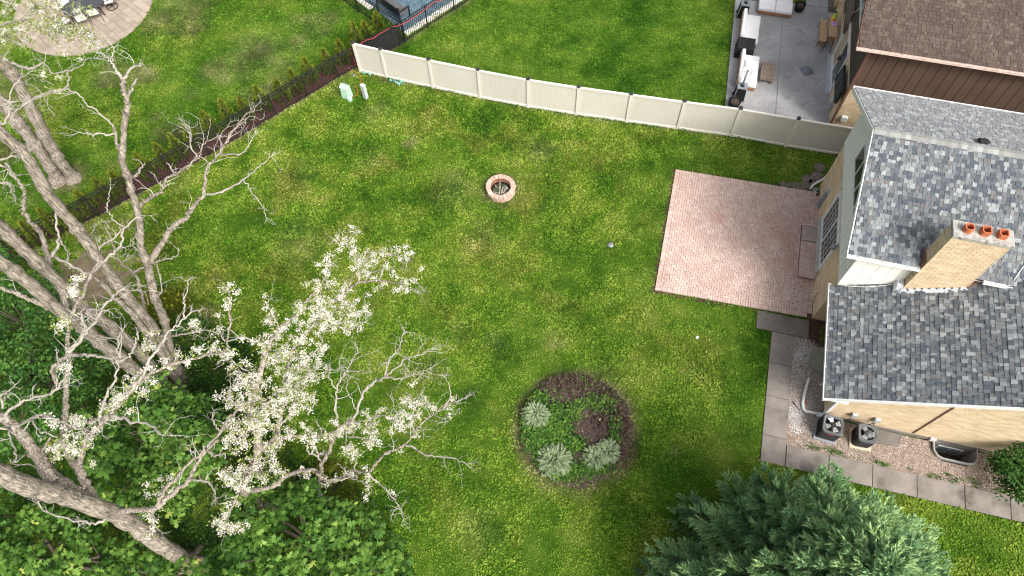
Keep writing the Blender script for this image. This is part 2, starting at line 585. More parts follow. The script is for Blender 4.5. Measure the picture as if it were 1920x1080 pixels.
m_gravel = M('gravel', (.9, .9, .9), None, 2, .9, fine=.15, fine_scale=50, ramp=[(0, (.20, .16, .135)), (.2, (.36, .29, .25)), (.4, (.52, .45, .39)), (.6, (.27, .21, .18)), (.75, (.68, .62, .56)), (.90, (.12, .095, .08))])
m_gravel_g = M('grey_gravel', (.9, .9, .9), None, 2, .9, ramp=[(0, (.26, .235, .22)), (.25, (.36, .335, .315)), (.5, (.46, .43, .41)), (.72, (.22, .19, .17)), (.85, (.56, .54, .52))])
m_marble = M('white_marble_chips', (.95, .95, .95), None, 2, .8, ramp=[(0, (.62, .63, .64)), (.5, (.75, .76, .77)), (.85, (.52, .52, .52))])
m_bark_chip = M('bark_chips', (.9, .9, .9), None, 2, .9, ramp=[(0, (.060, .028, .018)), (.4, (.10, .05, .032)), (.7, (.045, .022, .016)), (.88, (.20, .11, .07))])
m_bed = M('gravel_bed_ground', (.22, .165, .13), (.33, .26, .21), 6, .95, fine=.4, fine_scale=30)
m_well = M('galvanised_steel', (.34, .345, .35), (.44, .445, .45), 5, .45, metal=.5)
m_blk = M('matt_black', (.010, .010, .011), (.016, .016, .017), 5, .7)
m_cover = M('black_cover_cloth', (.012, .013, .015), (.026, .027, .030), 3, .7, spec=.3, bump=.3, bump_scale=9)
m_cushion = M('white_cushion', (.78, .78, .79), (.82, .82, .82), 4, .9, spec=.1)
m_grey_cush = M('grey_cushion', (.15, .165, .21), (.20, .215, .26), 5, .9)
m_teak = M('teak', (.30, .145, .075), (.38, .20, .11), 6, .7, fine=.2)
m_oldwood = M('weathered_wood', (.20, .15, .12), (.30, .235, .19), 7, .85, fine=.3, fine_scale=30, stains=[(8, (.60, .54, .48), .64, .74)])
m_card = M('tan_top', (.50, .325, .19), (.55, .36, .215), 3, .8)
m_wicker = M('grey_wicker', (.13, .105, .09), (.19, .155, .135), 12, .8, fine=.3)
m_lime = M('lime_foam', (.52, .72, .04), None, 3, .6)
m_orange = M('orange_foam', (.85, .22, .02), None, 3, .6)
m_navy = M('navy_foam', (.015, .02, .06), None, 3, .6)
m_purple = M('purple_plastic', (.48, .26, .58), (.60, .38, .68), 9, .5)
m_mint = M('mint_plastic', (.34, .52, .40), (.38, .56, .44), 3, .5)
m_pedgrey = M('pedestal_grey', (.40, .46, .43), (.45, .51, .48), 3, .5)
m_tube = M('green_tube', (.12, .26, .20), (.16, .31, .25), 5, .5)
m_cord = M('red_cord', (.45, .055, .05), None, 5, .5)
m_cord_o = M('orange_cord', (.55, .13, .05), None, 5, .5)
m_water = M('rippled_pool_water', (.040, .085, .120), (.090, .140, .170), 3.0, .15, spec=.5, bump=1.0, bump_scale=7, stains=[(9, (.17, .23, .26), .54, .62), (22, (.26, .33, .36), .62, .70)])
m_coping = M('pale_coping', (.56, .53, .49), (.66, .63, .58), 4, .85, fine=.1)
m_stone_pav = M('beige_paver', (.88, .86, .84), None, 2, .9, fine=.12, fine_scale=50, ramp=[(0, (.30, .25, .20)), (.25, (.345, .29, .235)), (.5, (.32, .27, .22)), (.75, (.375, .32, .265)), (.9, (.28, .235, .19))], bump=.15, bump_scale=60)
m_stone_j = M('beige_joint', (.15, .115, .085), None, 2, .95)
m_table = M('charcoal_table', (.045, .048, .055), (.060, .064, .072), 5, .5)
m_chair_fab = M('pale_mesh', (.62, .61, .58), (.68, .67, .64), 8, .9)
m_bronze = M('dark_bronze', (.030, .022, .018), None, 5, .5)
m_firebrick = M('fire_pit_block', (.85, .82, .80), None, 3, .9, fine=.16, fine_scale=50, bump=.3, bump_scale=70, ramp=[(0, (.47, .33, .27)), (.3, (.52, .38, .31)), (.6, (.50, .345, .285)), (.85, (.56, .42, .35))])
m_firein = M('red_fire_block', (.9, .9, .9), None, 3, .9, fine=.16, ramp=[(0, (.26, .085, .05)), (.5, (.34, .12, .075)), (.8, (.20, .07, .05))])
m_ash = M('ash_and_weeds', (.07, .065, .045), (.15, .15, .10), 6, .95, fine=.4, fine_scale=30, bump=.8, bump_scale=30)
m_stump = M('stepping_log', (.115, .095, .078), (.19, .16, .135), 7, .95, fine=.3, fine_scale=35, bump=.4)
m_bark = M('grey_brown_bark', (.23, .195, .158), (.355, .31, .255), 3, .95, fine=.8, fine_scale=24, bump=1.0, bump_scale=20, zs=.13, stains=[(1.2, (.40, .36, .28), .58, .75)])
m_bark_p = M('bleached_bark', (.27, .24, .205), (.41, .375, .325), 4, .9, fine=.25, fine_scale=30, bump=.6, bump_scale=40)
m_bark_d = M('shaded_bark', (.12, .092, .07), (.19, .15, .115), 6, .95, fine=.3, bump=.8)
m_twig = M('silver_twig', (.38, .35, .315), (.50, .47, .43), 5, .9)
m_petal = M('white_blossom', None, None, 2, .7, spec=.2, ramp=[(0, (.38, .35, .22)), (.3, (.58, .55, .46)), (.75, (.68, .66, .61)), (1, (.40, .40, .20))], constant=False)
m_locleaf = leafmat('young_locust_leaf', [(0, (.12, .17, .03)), (.5, (.20, .26, .06)), (1, (.34, .36, .12))])
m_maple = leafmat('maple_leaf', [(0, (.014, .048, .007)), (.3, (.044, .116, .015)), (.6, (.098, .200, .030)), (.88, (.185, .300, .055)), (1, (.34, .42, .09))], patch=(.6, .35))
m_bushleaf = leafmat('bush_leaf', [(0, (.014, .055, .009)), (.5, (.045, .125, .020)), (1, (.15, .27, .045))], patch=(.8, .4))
m_darkleaf = leafmat('ivy_leaf', [(0, (.013, .042, .007)), (.6, (.032, .085, .014)), (1, (.085, .16, .026))], patch=(.8, .4))
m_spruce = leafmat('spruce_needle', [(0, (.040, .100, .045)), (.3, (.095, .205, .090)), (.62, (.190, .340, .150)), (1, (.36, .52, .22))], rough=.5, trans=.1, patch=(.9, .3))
m_thuja = leafmat('arborvitae_spray', [(0, (.028, .055, .008)), (.5, (.085, .125, .014)), (1, (.24, .26, .03))], trans=.1)
m_yew = leafmat('yew_spray', [(0, (.035, .060, .006)), (.5, (.090, .120, .010)), (1, (.21, .21, .02))], trans=.1)
m_hosta_g = leafmat('variegated_green', [(0, (.07, .14, .04)), (1, (.15, .23, .08))], trans=.15)
m_hosta_w = leafmat('variegated_white', [(0, (.40, .46, .30)), (1, (.58, .61, .46))], trans=.15)
m_grc = leafmat('bed_leaf', [(0, (.020, .070, .010)), (.5, (.055, .150, .020)), (1, (.16, .27, .04))], patch=(1.5, .5))
m_dead = M('dead_brush', None, None, 2, .9, ramp=[(0, (.05, .036, .025)), (.5, (.10, .075, .05)), (.85, (.24, .20, .15))], constant=False)

# ================================================================== the ground and its lawns
def poly_px(l, z=0.0):
    return [tuple(at(x, y, z))[:2] for x, y in l]

def poly_uv(l):
    return [tuple(hw(u, v))[:2] for u, v in l]

def inside(P, poly):
    x, y = P[:, 0], P[:, 1]
    r = np.zeros(len(P), bool)
    n = len(poly)
    for i in range(n):
        x0, y0 = poly[i]
        x1, y1 = poly[(i + 1) % n]
        c = ((y0 > y) != (y1 > y)) & (x < (x1 - x0) * (y - y0) / (y1 - y0 + 1e-12) + x0)
        r ^= c
    return r

PATIO = [at(1266.2, 319.5), at(1538.5, 363.5), at(1521.5, 598.5), at(1227.3, 544.8)]
FENCE_A = [at(-60, 520), at(20, 487), at(200, 397), at(405, 284), at(650, 137), at(752, 84.5), at(767, 74), at(820, 40), at(880, 2), at(960, -48)]
TAN = [at(*p) for p in [(677, 134.5), (726, 146.2), (812.4, 165), (900.8, 183.8), (990.2, 201.2), (1080.9, 215.4), (1174.6, 228.7), (1269.8, 241.9), (1369.7, 255.5), (1472.5, 274.2), (1580, 292)]]
BED_C, BED_R = at(1080, 806), 2.12
PIT = at(939, 357)
CIRC_C, CIRC_R = Vector((-22.4, 32.6, 0)), 3.65
WELL = (4.55, 6.15, -4.78, -4.10)

ex_patio = [tuple(p)[:2] for p in PATIO]
ex_walk = poly_uv([(-2.15, -.1), (.3, -.1), (.6, -4), (9.5, -4.0), (9.5, -6.36), (-1.53, -6.36), (-1.53, -.96), (-2.15, -.96)])
ex_house = poly_uv([(0, -.2), (0, 6.8), (14, 6.8), (14, -4.1), (.6, -4.1), (.6, -.2)])
ex_brown = poly_uv([(.15, 10.3), (.15, 24), (16, 24), (16, 10.3)])
CONC = [at(*p) for p in [(1354, 252), (1379, -2), (1411, 2), (1482, 7), (1511, 11), (1514, -70), (1568, -70), (1563, 110), (1552, 285)]]
ex_conc = [tuple(p)[:2] for p in CONC]
ex_circ = [(CIRC_C.x + CIRC_R * math.cos(a * PI / 24), CIRC_C.y + CIRC_R * math.sin(a * PI / 24)) for a in range(48)]
FA2 = np.array([tuple(p)[:2] for p in FENCE_A])
POOL = [at(*p) for p in [(757, 61), (850, 2), (905, -38), (760, -120), (676, -6)]]
ex_pool = [tuple(p)[:2] for p in POOL]
MULCH_N = []
for i, p in enumerate(FENCE_A[:6]):
    q = FENCE_A[min(i + 1, 5)] - FENCE_A[max(i - 1, 0)]
    nrm = Vector((-q.y, q.x, 0)).normalized()
    MULCH_N.append(p + nrm * 1.0)
ex_mulch = [tuple(p)[:2] for p in FENCE_A[:6]] + [tuple(p)[:2] for p in reversed(MULCH_N)]
IVY = poly_px([(-120, 520), (60, 470), (150, 600), (230, 590), (350, 655), (440, 640), (520, 730), (560, 860), (700, 930), (790, 1090), (700, 1200), (-300, 1200)])
DC = at(172, 520)
DIRT = [(DC.x + (1.9 * math.cos(a * PI / 18)) * (1 + .22 * math.sin(2.3 * a) + random.gauss(0, .07)), DC.y + 1.35 * math.sin(a * PI / 18) * (1 + .2 * math.sin(1.7 * a + 1) + random.gauss(0, .07))) for a in range(36)]

def seg_dist(P, line):
    d = np.full(len(P), 1e9)
    for a, b in zip(line[:-1], line[1:]):
        a = np.array(a[:2]); b = np.array(b[:2])
        t = np.clip(((P - a) @ (b - a)) / ((b - a) @ (b - a)), 0, 1)
        d = np.minimum(d, np.linalg.norm(P - a - t[:, None] * (b - a), axis=1))
    return d

def fence_side(P):
    # > 0 beyond the long black fence
    y = np.interp(P[:, 0], FA2[:, 0], FA2[:, 1])
    return P[:, 1] - y

TA2 = np.array([tuple(p)[:2] for p in TAN])
DRY = [(767, 268, .40, 1.), (1015, 283, .75, .55), (1020, 290, .3, .6), (1145, 460, .17, 1.2), (850, 355, 1.1, .4), (560, 330, .9, .32), (690, 300, .8, .25), (905, 440, .9, .22), (480, 100, 1.5, .6), (455, 130, .9, .5),
       (312, 8, .3, .9), (292, 40, .25, 1.), (276, 53, .25, .8), (333, 52, .25, .9), (202, 146, .35, 1.), (240, 128, .3, .7), (330, 30, .4, .6), (362, 64, .3, .5), (128, 332, 1.0, 1.1), (20, 285, .8, .9), (560, 80, .9, .45),
       (600, 60, .6, .5), (290, 220, .35, .7), (360, 175, .5, .35), (500, 190, .8, .3), (420, 150, .5, .5), (1040, 640, .5, .3), (930, 640, .5, .25), (640, 165, .6, .5), (1190, 790, .35, .5), (1150, 855, .4, .55), (1090, 915, .5, .6),
       (1020, 905, .4, .5), (1140, 700, .5, .5), (1265, 850, .3, .35), (860, 620, .6, .2), (1130, 200, .4, .25), (1300, 700, .5, .2), (390, 590, .5, .8), (180, 440, .9, .6), (240, 415, .6, .45), (330, 345, .7, .35), (720, 145, .4, .9), (690, 215, .6, .35), (720, 200, .5, .3), (800, 700, .9, .3), (560, 460, 1.2, .3), (640, 1060, .6, .2), (900, 1000, .9, .25)]
DRYW = [(at(a, b), r, s) for a, b, r, s in DRY]

def smooth_noise(P, sc, seed):
    g = np.random.default_rng(seed).random((97, 97))
    q = (P * sc) % 96
    i = np.floor(q).astype(int)
    f = q - i
    f = f * f * (3 - 2 * f)
    a = g[i[:, 0], i[:, 1]]; b = g[i[:, 0] + 1, i[:, 1]]; c = g[i[:, 0], i[:, 1] + 1]; d = g[i[:, 0] + 1, i[:, 1] + 1]
    return (a * (1 - f[:, 0]) + b * f[:, 0]) * (1 - f[:, 1]) + (c * (1 - f[:, 0]) + d * f[:, 0]) * f[:, 1]

def lawn_attrs(P):
    dry = np.zeros(len(P))
    nz = smooth_noise(P, 1.9, 3) * .7 + smooth_noise(P, 5.3, 4) * .5
    for c, r, s in DRYW:
        d = np.linalg.norm(P - np.array([c.x, c.y]), axis=1) / r
        dry = np.maximum(dry, s * np.clip(1.25 - d, 0, 1) * (nz * 1.3))
    d = np.abs(np.linalg.norm(P - np.array([BED_C.x, BED_C.y]), axis=1) - BED_R - .12)
    dry = np.maximum(dry, np.clip(1 - d / .35, 0, 1) * nz * 1.1)
    d = np.linalg.norm(P - np.array([PIT.x, PIT.y]), axis=1)
    dry = np.maximum(dry, np.clip(1 - np.abs(d - .75) / .35, 0, 1) * nz * .7)
    dry = np.maximum(dry, np.clip(1 - seg_dist(P, [tuple(p) for p in TAN]) / .22, 0, 1) * nz * .8)
    dry = np.maximum(dry, np.clip(1 - seg_dist(P, [tuple(p) for p in FENCE_A]) / .25, 0, 1) * nz * .9)
    fs = fence_side(P)
    ty = np.interp(P[:, 0], TA2[:, 0], TA2[:, 1])
    nl = smooth_noise(P, .33, 8)
    lush_and_shade = .08 + .45 * np.clip((nl - .5) * 3, 0, 1) + .30 * np.clip((15 - P[:, 1]) / 6, 0, 1)
    up = (P[:, 1] > ty) & (P[:, 0] > TA2[0, 0]) & (fs <= 0)
    lush_and_shade = np.where(up, .95, lush_and_shade)
    lf = fs > 0
    lush_and_shade = np.where(lf, .55 + .5 * np.clip((nl - .35) * 3, -.5, 1), lush_and_shade)
    dry = np.where(lf, np.maximum(dry, .42 * np.clip((smooth_noise(P, .55, 12) - .58) * 5, 0, 1) * nz * 1.6), dry)
    # the house's soft shadow painted into the lawn as deeper green
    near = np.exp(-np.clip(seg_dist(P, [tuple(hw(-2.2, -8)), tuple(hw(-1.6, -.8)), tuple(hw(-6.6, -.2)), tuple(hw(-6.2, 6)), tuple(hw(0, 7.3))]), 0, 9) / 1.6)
    lush_and_shade = np.where(~up & ~lf, np.maximum(lush_and_shade, near * .9), lush_and_shade)
    br = inside(P, poly_uv([(-1.5, -6.36), (20, -6.36), (20, -20), (-1.5, -20)]))
    lush_and_shade = np.where(br, .38, lush_and_shade)
    return np.clip(lush_and_shade, 0, 1), np.clip(dry, 0, 1)

m_far = M('far_grass', (.05, .11, .015), (.08, .15, .02), .5, .9, fine=.3, fine_scale=8)
gx = np.arange(-34, 34.01, .25)
gy = np.arange(-6, 46.01, .25)
nx, ny = len(gx), len(gy)
XX, YY = np.meshgrid(gx, gy, indexing='ij')
GP = np.stack([XX.ravel(), YY.ravel()], 1)
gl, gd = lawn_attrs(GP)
ii, jj = np.meshgrid(np.arange(nx - 1), np.arange(ny - 1), indexing='ij')
q0 = (ii * ny + jj).ravel()
QU = np.stack([q0, q0 + ny, q0 + ny + 1, q0 + 1], 1)
cen = GP[QU].mean(1)
holes = inside(cen, poly_uv([(WELL[0] - .25, WELL[2] - .25), (WELL[1] + .25, WELL[2] - .25), (WELL[1] + .25, WELL[3] + .6), (WELL[0] - .25, WELL[3] + .6)]))
QU = QU[~holes]
lawn = raw_mesh('lawn', np.column_stack([GP, np.zeros(len(GP))]), QU.ravel(), 4, m_turf, {'lush_and_shade': gl, 'dry': gd}, None, 'structure')
g = MB()
for x0, x1, y0, y1 in ((-300, 300, 46, 400), (-300, 300, -300, -6), (-300, -34, -6, 46), (34, 300, -6, 46)):
    g.add([(x0, y0, 0), (x1, y0, 0), (x1, y1, 0), (x0, y1, 0)], [(0, 1, 2, 3)])
struct(g, 'ground', m_far)

# ---- grass leaves standing on the lawn
def grass_points(n, x0, x1, y0, y1, margin=.04):
    P = np.column_stack([rng.uniform(x0, x1, n), rng.uniform(y0, y1, n)])
    # keep to what the view could see, a step to the side included
    D = P - np.array([0, 0])
    c, s_ = math.cos(TILT), math.sin(TILT)
    den = (D[:, 1] * s_ + CAM_H * c)
    v = (D[:, 1] * c - CAM_H * s_) / den
    u = D[:, 0] / den
    keep = (np.abs(u) < .80) & (v > -.50) & (v < .50)
    for pl in (ex_patio, ex_walk, ex_house, ex_brown, ex_conc, ex_circ, ex_pool, ex_mulch):
        keep &= ~inside(P, pl)
    keep &= np.linalg.norm(P - np.array([BED_C.x, BED_C.y]), axis=1) > BED_R - .42 + .60 * smooth_noise(P, 2.2, 5)
    keep &= np.linalg.norm(P - np.array([PIT.x, PIT.y]), axis=1) > .66
    return P[keep]

GRASS_N = 900000
P = grass_points(GRASS_N, -32, 32, 0, 40)
P = P[~inside(P, IVY) | (rng.random(len(P)) < .35)]
P = P[~inside(P, DIRT) | (smooth_noise(P, 1.6, 41) * .6 + .35 * np.hypot((P[:, 0] - DC.x) / 1.9, (P[:, 1] - DC.y) / 1.35) + .35 * rng.random(len(P)) > .62)]
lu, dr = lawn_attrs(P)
cl0 = smooth_noise(P, 2.6, 21) * .6 + smooth_noise(P, 6.1, 22) * .4
keep = (rng.random(len(P)) > dr * .75) & (rng.random(len(P)) < .38 + 1.15 * cl0)
P, lu, dr = P[keep], lu[keep], dr[keep]
n = len(P)
clump = smooth_noise(P, 2.6, 21) * .6 + smooth_noise(P, 6.1, 22) * .4
tilt = rng.uniform(0, .95, n)
az = rng.uniform(0, 2 * PI, n)
Zd = np.column_stack([np.sin(tilt) * np.cos(az), np.sin(tilt) * np.sin(az), np.cos(tilt)])
R = frames(Zd)
size = rng.uniform(.028, .072, n) * (.7 + .6 * clump) * np.where(lu > .5, .85, 1.15)
hz = rng.uniform(.012, .05, n) + .06 * np.clip(clump - .45, 0, 1)
rnd = np.clip(rng.random(n) * .62 + clump * .5 - .05, 0, 1)
# clover and stray pale leaves catch the eye on the main lawn
pale = (rng.random(n) <   .008 + .03 * np.clip(smooth_noise(P, .9, 77) - .5, 0, 1)) & (lu < .45)
rnd = np.where(pale, rng.uniform(1.15, 1.55, n), rnd)
scatter('grass', [(-.30, 0, 0), (.12, -.5, .06), (.95, 0, -.1), (.12, .5, .06)], [(0, 1, 2, 3)], np.column_stack([P, hz]), R, size, m_blade, {'rnd': rnd, 'lush_and_shade': lu, 'dry': dr * .9})

# ivy and weeds in the shade of the trees
n0 = 60000
P = np.column_stack([rng.uniform(-26, -3, n0), rng.uniform(1, 19, n0)])
P = P[inside(P, IVY) & ~inside(P, DIRT)]
n = len(P)
tilt = np.abs(rng.normal(0, .5, n)); az = rng.uniform(0, 2 * PI, n)
Zd = np.column_stack([np.sin(tilt) * np.cos(az), np.sin(tilt) * np.sin(az), np.cos(tilt)])
clump = smooth_noise(P, 1.1, 31)
scatter('ivy_ground_cover', [(-.45, 0, 0), (.0, -.45, .08), (.6, 0, -.08), (.0, .45, .08)], [(0, 1, 2, 3)], np.column_stack([P, .05 + clump * .5 * rng.random(n)]), frames(Zd), rng.uniform(.06, .12, n), m_darkleaf, {'rnd': np.clip(rng.random(n) * .7 + clump * .4 - .1, 0, 1)})
d = MB()
d.add([(*p, .006) for p in DIRT], [tuple(range(len(DIRT)))])
struct(d, 'bare_dirt', M('dry_dirt', (.13, .10, .065), (.22, .17, .115), 3, .95, fine=.4, bump=.8, bump_scale=30))
d = MB()
pl = ex_mulch
k = len(FENCE_A[:6])
for i in range(k - 1):
    a, b = pl[i], pl[i + 1]
    c_, e_ = pl[2 * k - 2 - i], pl[2 * k - 1 - i]
    d.add([(*a, .012), (*b, .012), (*c_, .012), (*e_, .012)], [(0, 1, 2, 3)])
struct(d, 'mulch_strip', m_mulch_red)
n0 = 60000
P = np.column_stack([rng.uniform(-27, -4, n0), rng.uniform(14, 31, n0)])
P = P[inside(P, ex_mulch)]
n = len(P)
ROCK = [(0, 0, .42), (.5, 0, 0), (0, .5, 0), (-.5, 0, 0), (0, -.5, 0)]
ROCKF = [(0, 1, 2), (0, 2, 3), (0, 3, 4), (0, 4, 1)]
def tilted(n, s):
    t = np.abs(rng.normal(0, s, n)); a = rng.uniform(0, 2 * PI, n)
    return np.column_stack([np.sin(t) * np.cos(a), np.sin(t) * np.sin(a), np.cos(t)])
m_chip_r = M('red_bark_chips', (.9, .9, .9), None, 2, .9, ramp=[(0, (.050, .020, .017)), (.4, (.080, .034, .029)), (.7, (.038, .017, .015)), (.9, (.14, .07, .06))])
scatter('mulch_chips', ROCK, ROCKF, np.column_stack([P, np.full(n, .012)]), frames(tilted(n, .3)), np.column_stack([rng.uniform(.05, .12, n), rng.uniform(.02, .04, n), rng.uniform(.02, .04, n)]), m_chip_r, {'rnd': rng.random(n)})

# ================================================================== brick patio
patio = MB()
pp = [p.copy() for p in PATIO]
def pq(s, t, z):
    a = PATIO[0].lerp(PATIO[1], s)
    b = PATIO[3].lerp(PATIO[2], s)
    q = a.lerp(b, t)
    return Vector((q.x, q.y, z))
patio.hexa([pq(0.002, 0.002, -.02), pq(.998, .002, -.02), pq(.998, .998, -.02), pq(.002, .998, -.02)], [pq(0.002, 0.002, .052), pq(.998, .002, .052), pq(.998, .998, .052), pq(.002, .998, .052)])
patio_o = struct(patio, 'brick_patio', m_joint)
es = MB()
for (s0, s1, t0, t1) in ((-.022, .0, -.01, 1.02), (0, .5, 1.0, 1.022), (0, .8, -.014, 0)):
    es.hexa([pq(s0, t0, -.02), pq(s1, t0, -.02), pq(s1, t1, -.02), pq(s0, t1, -.02)], [pq(s0, t0, .012), pq(s1, t0, .012), pq(s1, t1, .012), pq(s0, t1, .012)])
struct(es, 'patio_edge_soil', m_edge_soil)
NB = 62
PW = (PATIO[1] - PATIO[0]).length
PH = (PATIO[3] - PATIO[0]).length
tr, rn = [], []
def paver(s0, t0, s1, t1):
    # cell units of one brick width; each paver is set a hair high or low
    a, b, c, e = [pq(x / NB, y / NB, 0) for x, y in ((s0, t0), (s1, t0), (s1, t1), (s0, t1))]
    ctr = (a + b + c + e) / 4
    xd = (b - a + c - e) / 2
    yd = (e - a + c - b) / 2
    lx, ly = xd.length - .014, yd.length - .014
    ang = math.atan2(xd.y, xd.x) + random.gauss(0, .008)
    z = .088 + random.gauss(0, .0022)
    m = Matrix.Translation((ctr.x, ctr.y, z - .03)) @ Matrix.Rotation(ang, 4, 'Z') @ Matrix.Rotation(random.gauss(0, .012), 4, 'X') @ Matrix.Diagonal((lx, ly, .06, 1))
    tr.append(m)
    rn.append(random.random())
for i in range(NB):                       # soldier course on all four sides
    if 2 <= i < NB - 2:
        paver(0, i, 2, i + 1)
        paver(i, 0, i + 1, 2)
        paver(i, NB - 2, i + 1, NB)
for c in ((0, 0), (0, NB - 2)):
    paver(c[0], c[1], 2, c[1] + 1); paver(c[0], c[1] + 1, 2, c[1] + 2)
for i in range(2, NB - 2, 2):             # running stretcher row beside the left soldier course
    paver(2, i, 3, i + 2)
for k in range(0, 3):
    for j in range(2, NB - 2, 1):
        paver(NB - 6 + 2 * k, j, NB - 4 + 2 * k, j + 1)
done = set()
for y in range(2, NB - 2):                # herringbone
    for x in range(3, NB - 6):
        if (x, y) in done:
            continue
        r = (x - y) % 4
        if r == 0 and x + 1 < NB - 6:
            paver(x, y, x + 2, y + 1); done |= {(x, y), (x + 1, y)}
        elif r == 3 and y + 1 < NB - 2 and (x, y + 1) not in done:
            paver(x, y, x + 1, y + 2); done |= {(x, y), (x, y + 1)}
        else:
            paver(x, y, x + 1, y + 1); done.add((x, y))
pieces('paver', 'pavers', patio_o, tr, m_paver, 300, rn)
# brick step below the door, with a stone slab let into it
step = thing('brick_step', 'low brick step with a grey stone slab at one end below the gridded patio door', 'step', hw(-.36, 3.1, .085), HA)
b = MB(); b.box(-.33, .33, -1.33, 1.33, 0, .10)
b.build('step_base', m_joint, step)
tr, rn = [], []
F = Matrix.Identity(4)
for r in range(3):
    k = 0
    y = -1.34
    while y < (.42 if r else .42):
        tr.append(boxm(F, -.335 + r * .226, -.335 + r * .226 + .216, y, y + .096, .07, .155 + random.gauss(0, .002))); rn.append(.5 + .5 * random.random())
        y += .104
while len(tr) < 75:
    y = 1.24
    for r in range(3):
        tr.append(boxm(F, -.335 + r * .226, -.335 + r * .226 + .216, y, y + .096, .07, .155)); rn.append(random.random())
    break
for r in range(3):
    pass
pieces('step_brick', 'step_bricks', step, tr, m_paver, 120, rn)
b = MB(); b.cbox(-.325, .325, .47, 1.22, .08, .165, .012)
b.build('stone_slab', M('pink_grey_slab', (.33, .265, .235), (.42, .345, .31), 4, .9, fine=.15), step)

q = np.array([list(pq(random.uniform(.02, .98), random.uniform(.02, .98), .095)) for _ in range(90)] + [list(pq(random.gauss(.06, .03), random.gauss(.90, .03), .095)) for _ in range(26)] + [list(pq(random.gauss(.94, .04), random.uniform(.66, .97), .095)) for _ in range(40)])
q = q[inside(q[:, :2], ex_patio)]
n = len(q)
scatter('patio_litter', [(-.5, -.1, 0), (.1, -.35, .05), (.6, .05, .1), (0, .3, .04)], [(0, 1, 2, 3)], q, frames(tilted(n, .3)), np.column_stack([rng.uniform(.03, .09, n), rng.uniform(.02, .05, n), rng.uniform(.03, .06, n)]), M('dry_litter', (.9, .9, .9), None, 2, .9, ramp=[(0, (.05, .03, .02)), (.5, (.12, .075, .045)), (.75, (.55, .52, .46)), (.9, (.03, .025, .02))]), {'rnd': rng.random(n)})
# stepping rounds at the corner of the patio
rounds = [((1536, 315.5), .27), ((1531.5, 332.5), .30), ((1513, 337.5), .27), ((1508, 351), .27), ((1491.5, 349.5), .23), ((1478, 348), .15), ((1467.5, 347), .17), ((1521, 343), .16)]
labs = ['grey round stepping log farthest from the brick patio, against the grass', 'largest dark stepping log, between the farthest log and the downspout', 'dark round log on the grass side of the cluster near the downspout',
        'dark round log nearest the white gravel at the patio edge', 'round log edging the patio, second row from the downspout gravel', 'narrow oval log squeezed between two rounder logs on the patio edge',
        'last log of the edging row, out on the lawn side', 'small log fragment wedged in the middle of the log cluster']
for (p, r), lb in zip(rounds, labs):
    o = thing('stepping_log', lb, 'stepping log', at(*p), random.uniform(0, 6), 'log rounds set beside the brick patio')
    b = MB()
    ring = [(r * (1 + random.gauss(0, .05)) * math.cos(a * PI / 9), r * .9 * (1 + random.gauss(0, .05)) * math.sin(a * PI / 9)) for a in range(18)]
    b.prism(ring, 0, .07)
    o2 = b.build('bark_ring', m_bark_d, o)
    b = MB(); b.prism([(x * .93, y * .93) for x, y in ring], .05, .082)
    b.build('sawn_face', m_stump, o)

# ================================================================== concrete walk, gravel bed
walk = MB()
walk.prism(poly_uv([(-2.15, -.14), (-.08, -.14), (-.08, -.96), (-.66, -.97), (-.66, -5.52), (9.4, -5.52), (9.4, -6.36), (-1.52, -6.36), (-1.52, -.96), (-2.15, -.96)]), -.05, .03)
walk_o = struct(walk, 'concrete_path', m_soil)
def slab(par, uvs, z1=.055, mat=m_conc, name='slab', world_pts=None, gap=.010):
    b = MB()
    pl = world_pts or poly_uv(uvs)
    c = (sum(p[0] for p in pl) / len(pl), sum(p[1] for p in pl) / len(pl))
    def shr(k):
        r = []
        for p in pl:
            d = Vector((c[0] - p[0], c[1] - p[1])); L = d.length
            r.append((p[0] + d.x / L * k, p[1] + d.y / L * k))
        return r
    a_, b_ = shr(gap), shr(gap + .010)
    n = len(pl)
    vs = [(*p, -.03) for p in a_] + [(*p, z1 - .01) for p in a_] + [(*p, z1) for p in b_]
    fs = [tuple(range(2 * n, 3 * n))]
    for r in range(2):
        for i in range(n):
            j = (i + 1) % n
            fs.append((r * n + i, r * n + j, r * n + n + j, r * n + n + i))
    b.add(vs, fs)
    return b.build(name, mat, par)
slab(walk_o, [(-2.15, -.96), (-.08, -.96), (-.08, -.14), (-2.15, -.14)], mat=m_conc_dark)
vj = [-.97, -2.33, -3.74, -5.33]
for a, b_ in zip(vj[:-1], vj[1:]):
    slab(walk_o, [(-1.52, b_), (-.66, b_), (-.66, a), (-1.52, a)], .055 + random.gauss(0, .004))
slab(walk_o, [(-1.52, -6.36), (-.63, -6.36), (-.63, -5.33), (-1.52, -5.33)])
uj = [-.62, .92, 2.47, 4.02, 5.66, 7.2, 9.4]
for a, b_ in zip(uj[:-1], uj[1:]):
    slab(walk_o, [(a, -6.36), (b_, -6.36), (b_, -5.52), (a, -5.52)], .055 + random.gauss(0, .004))

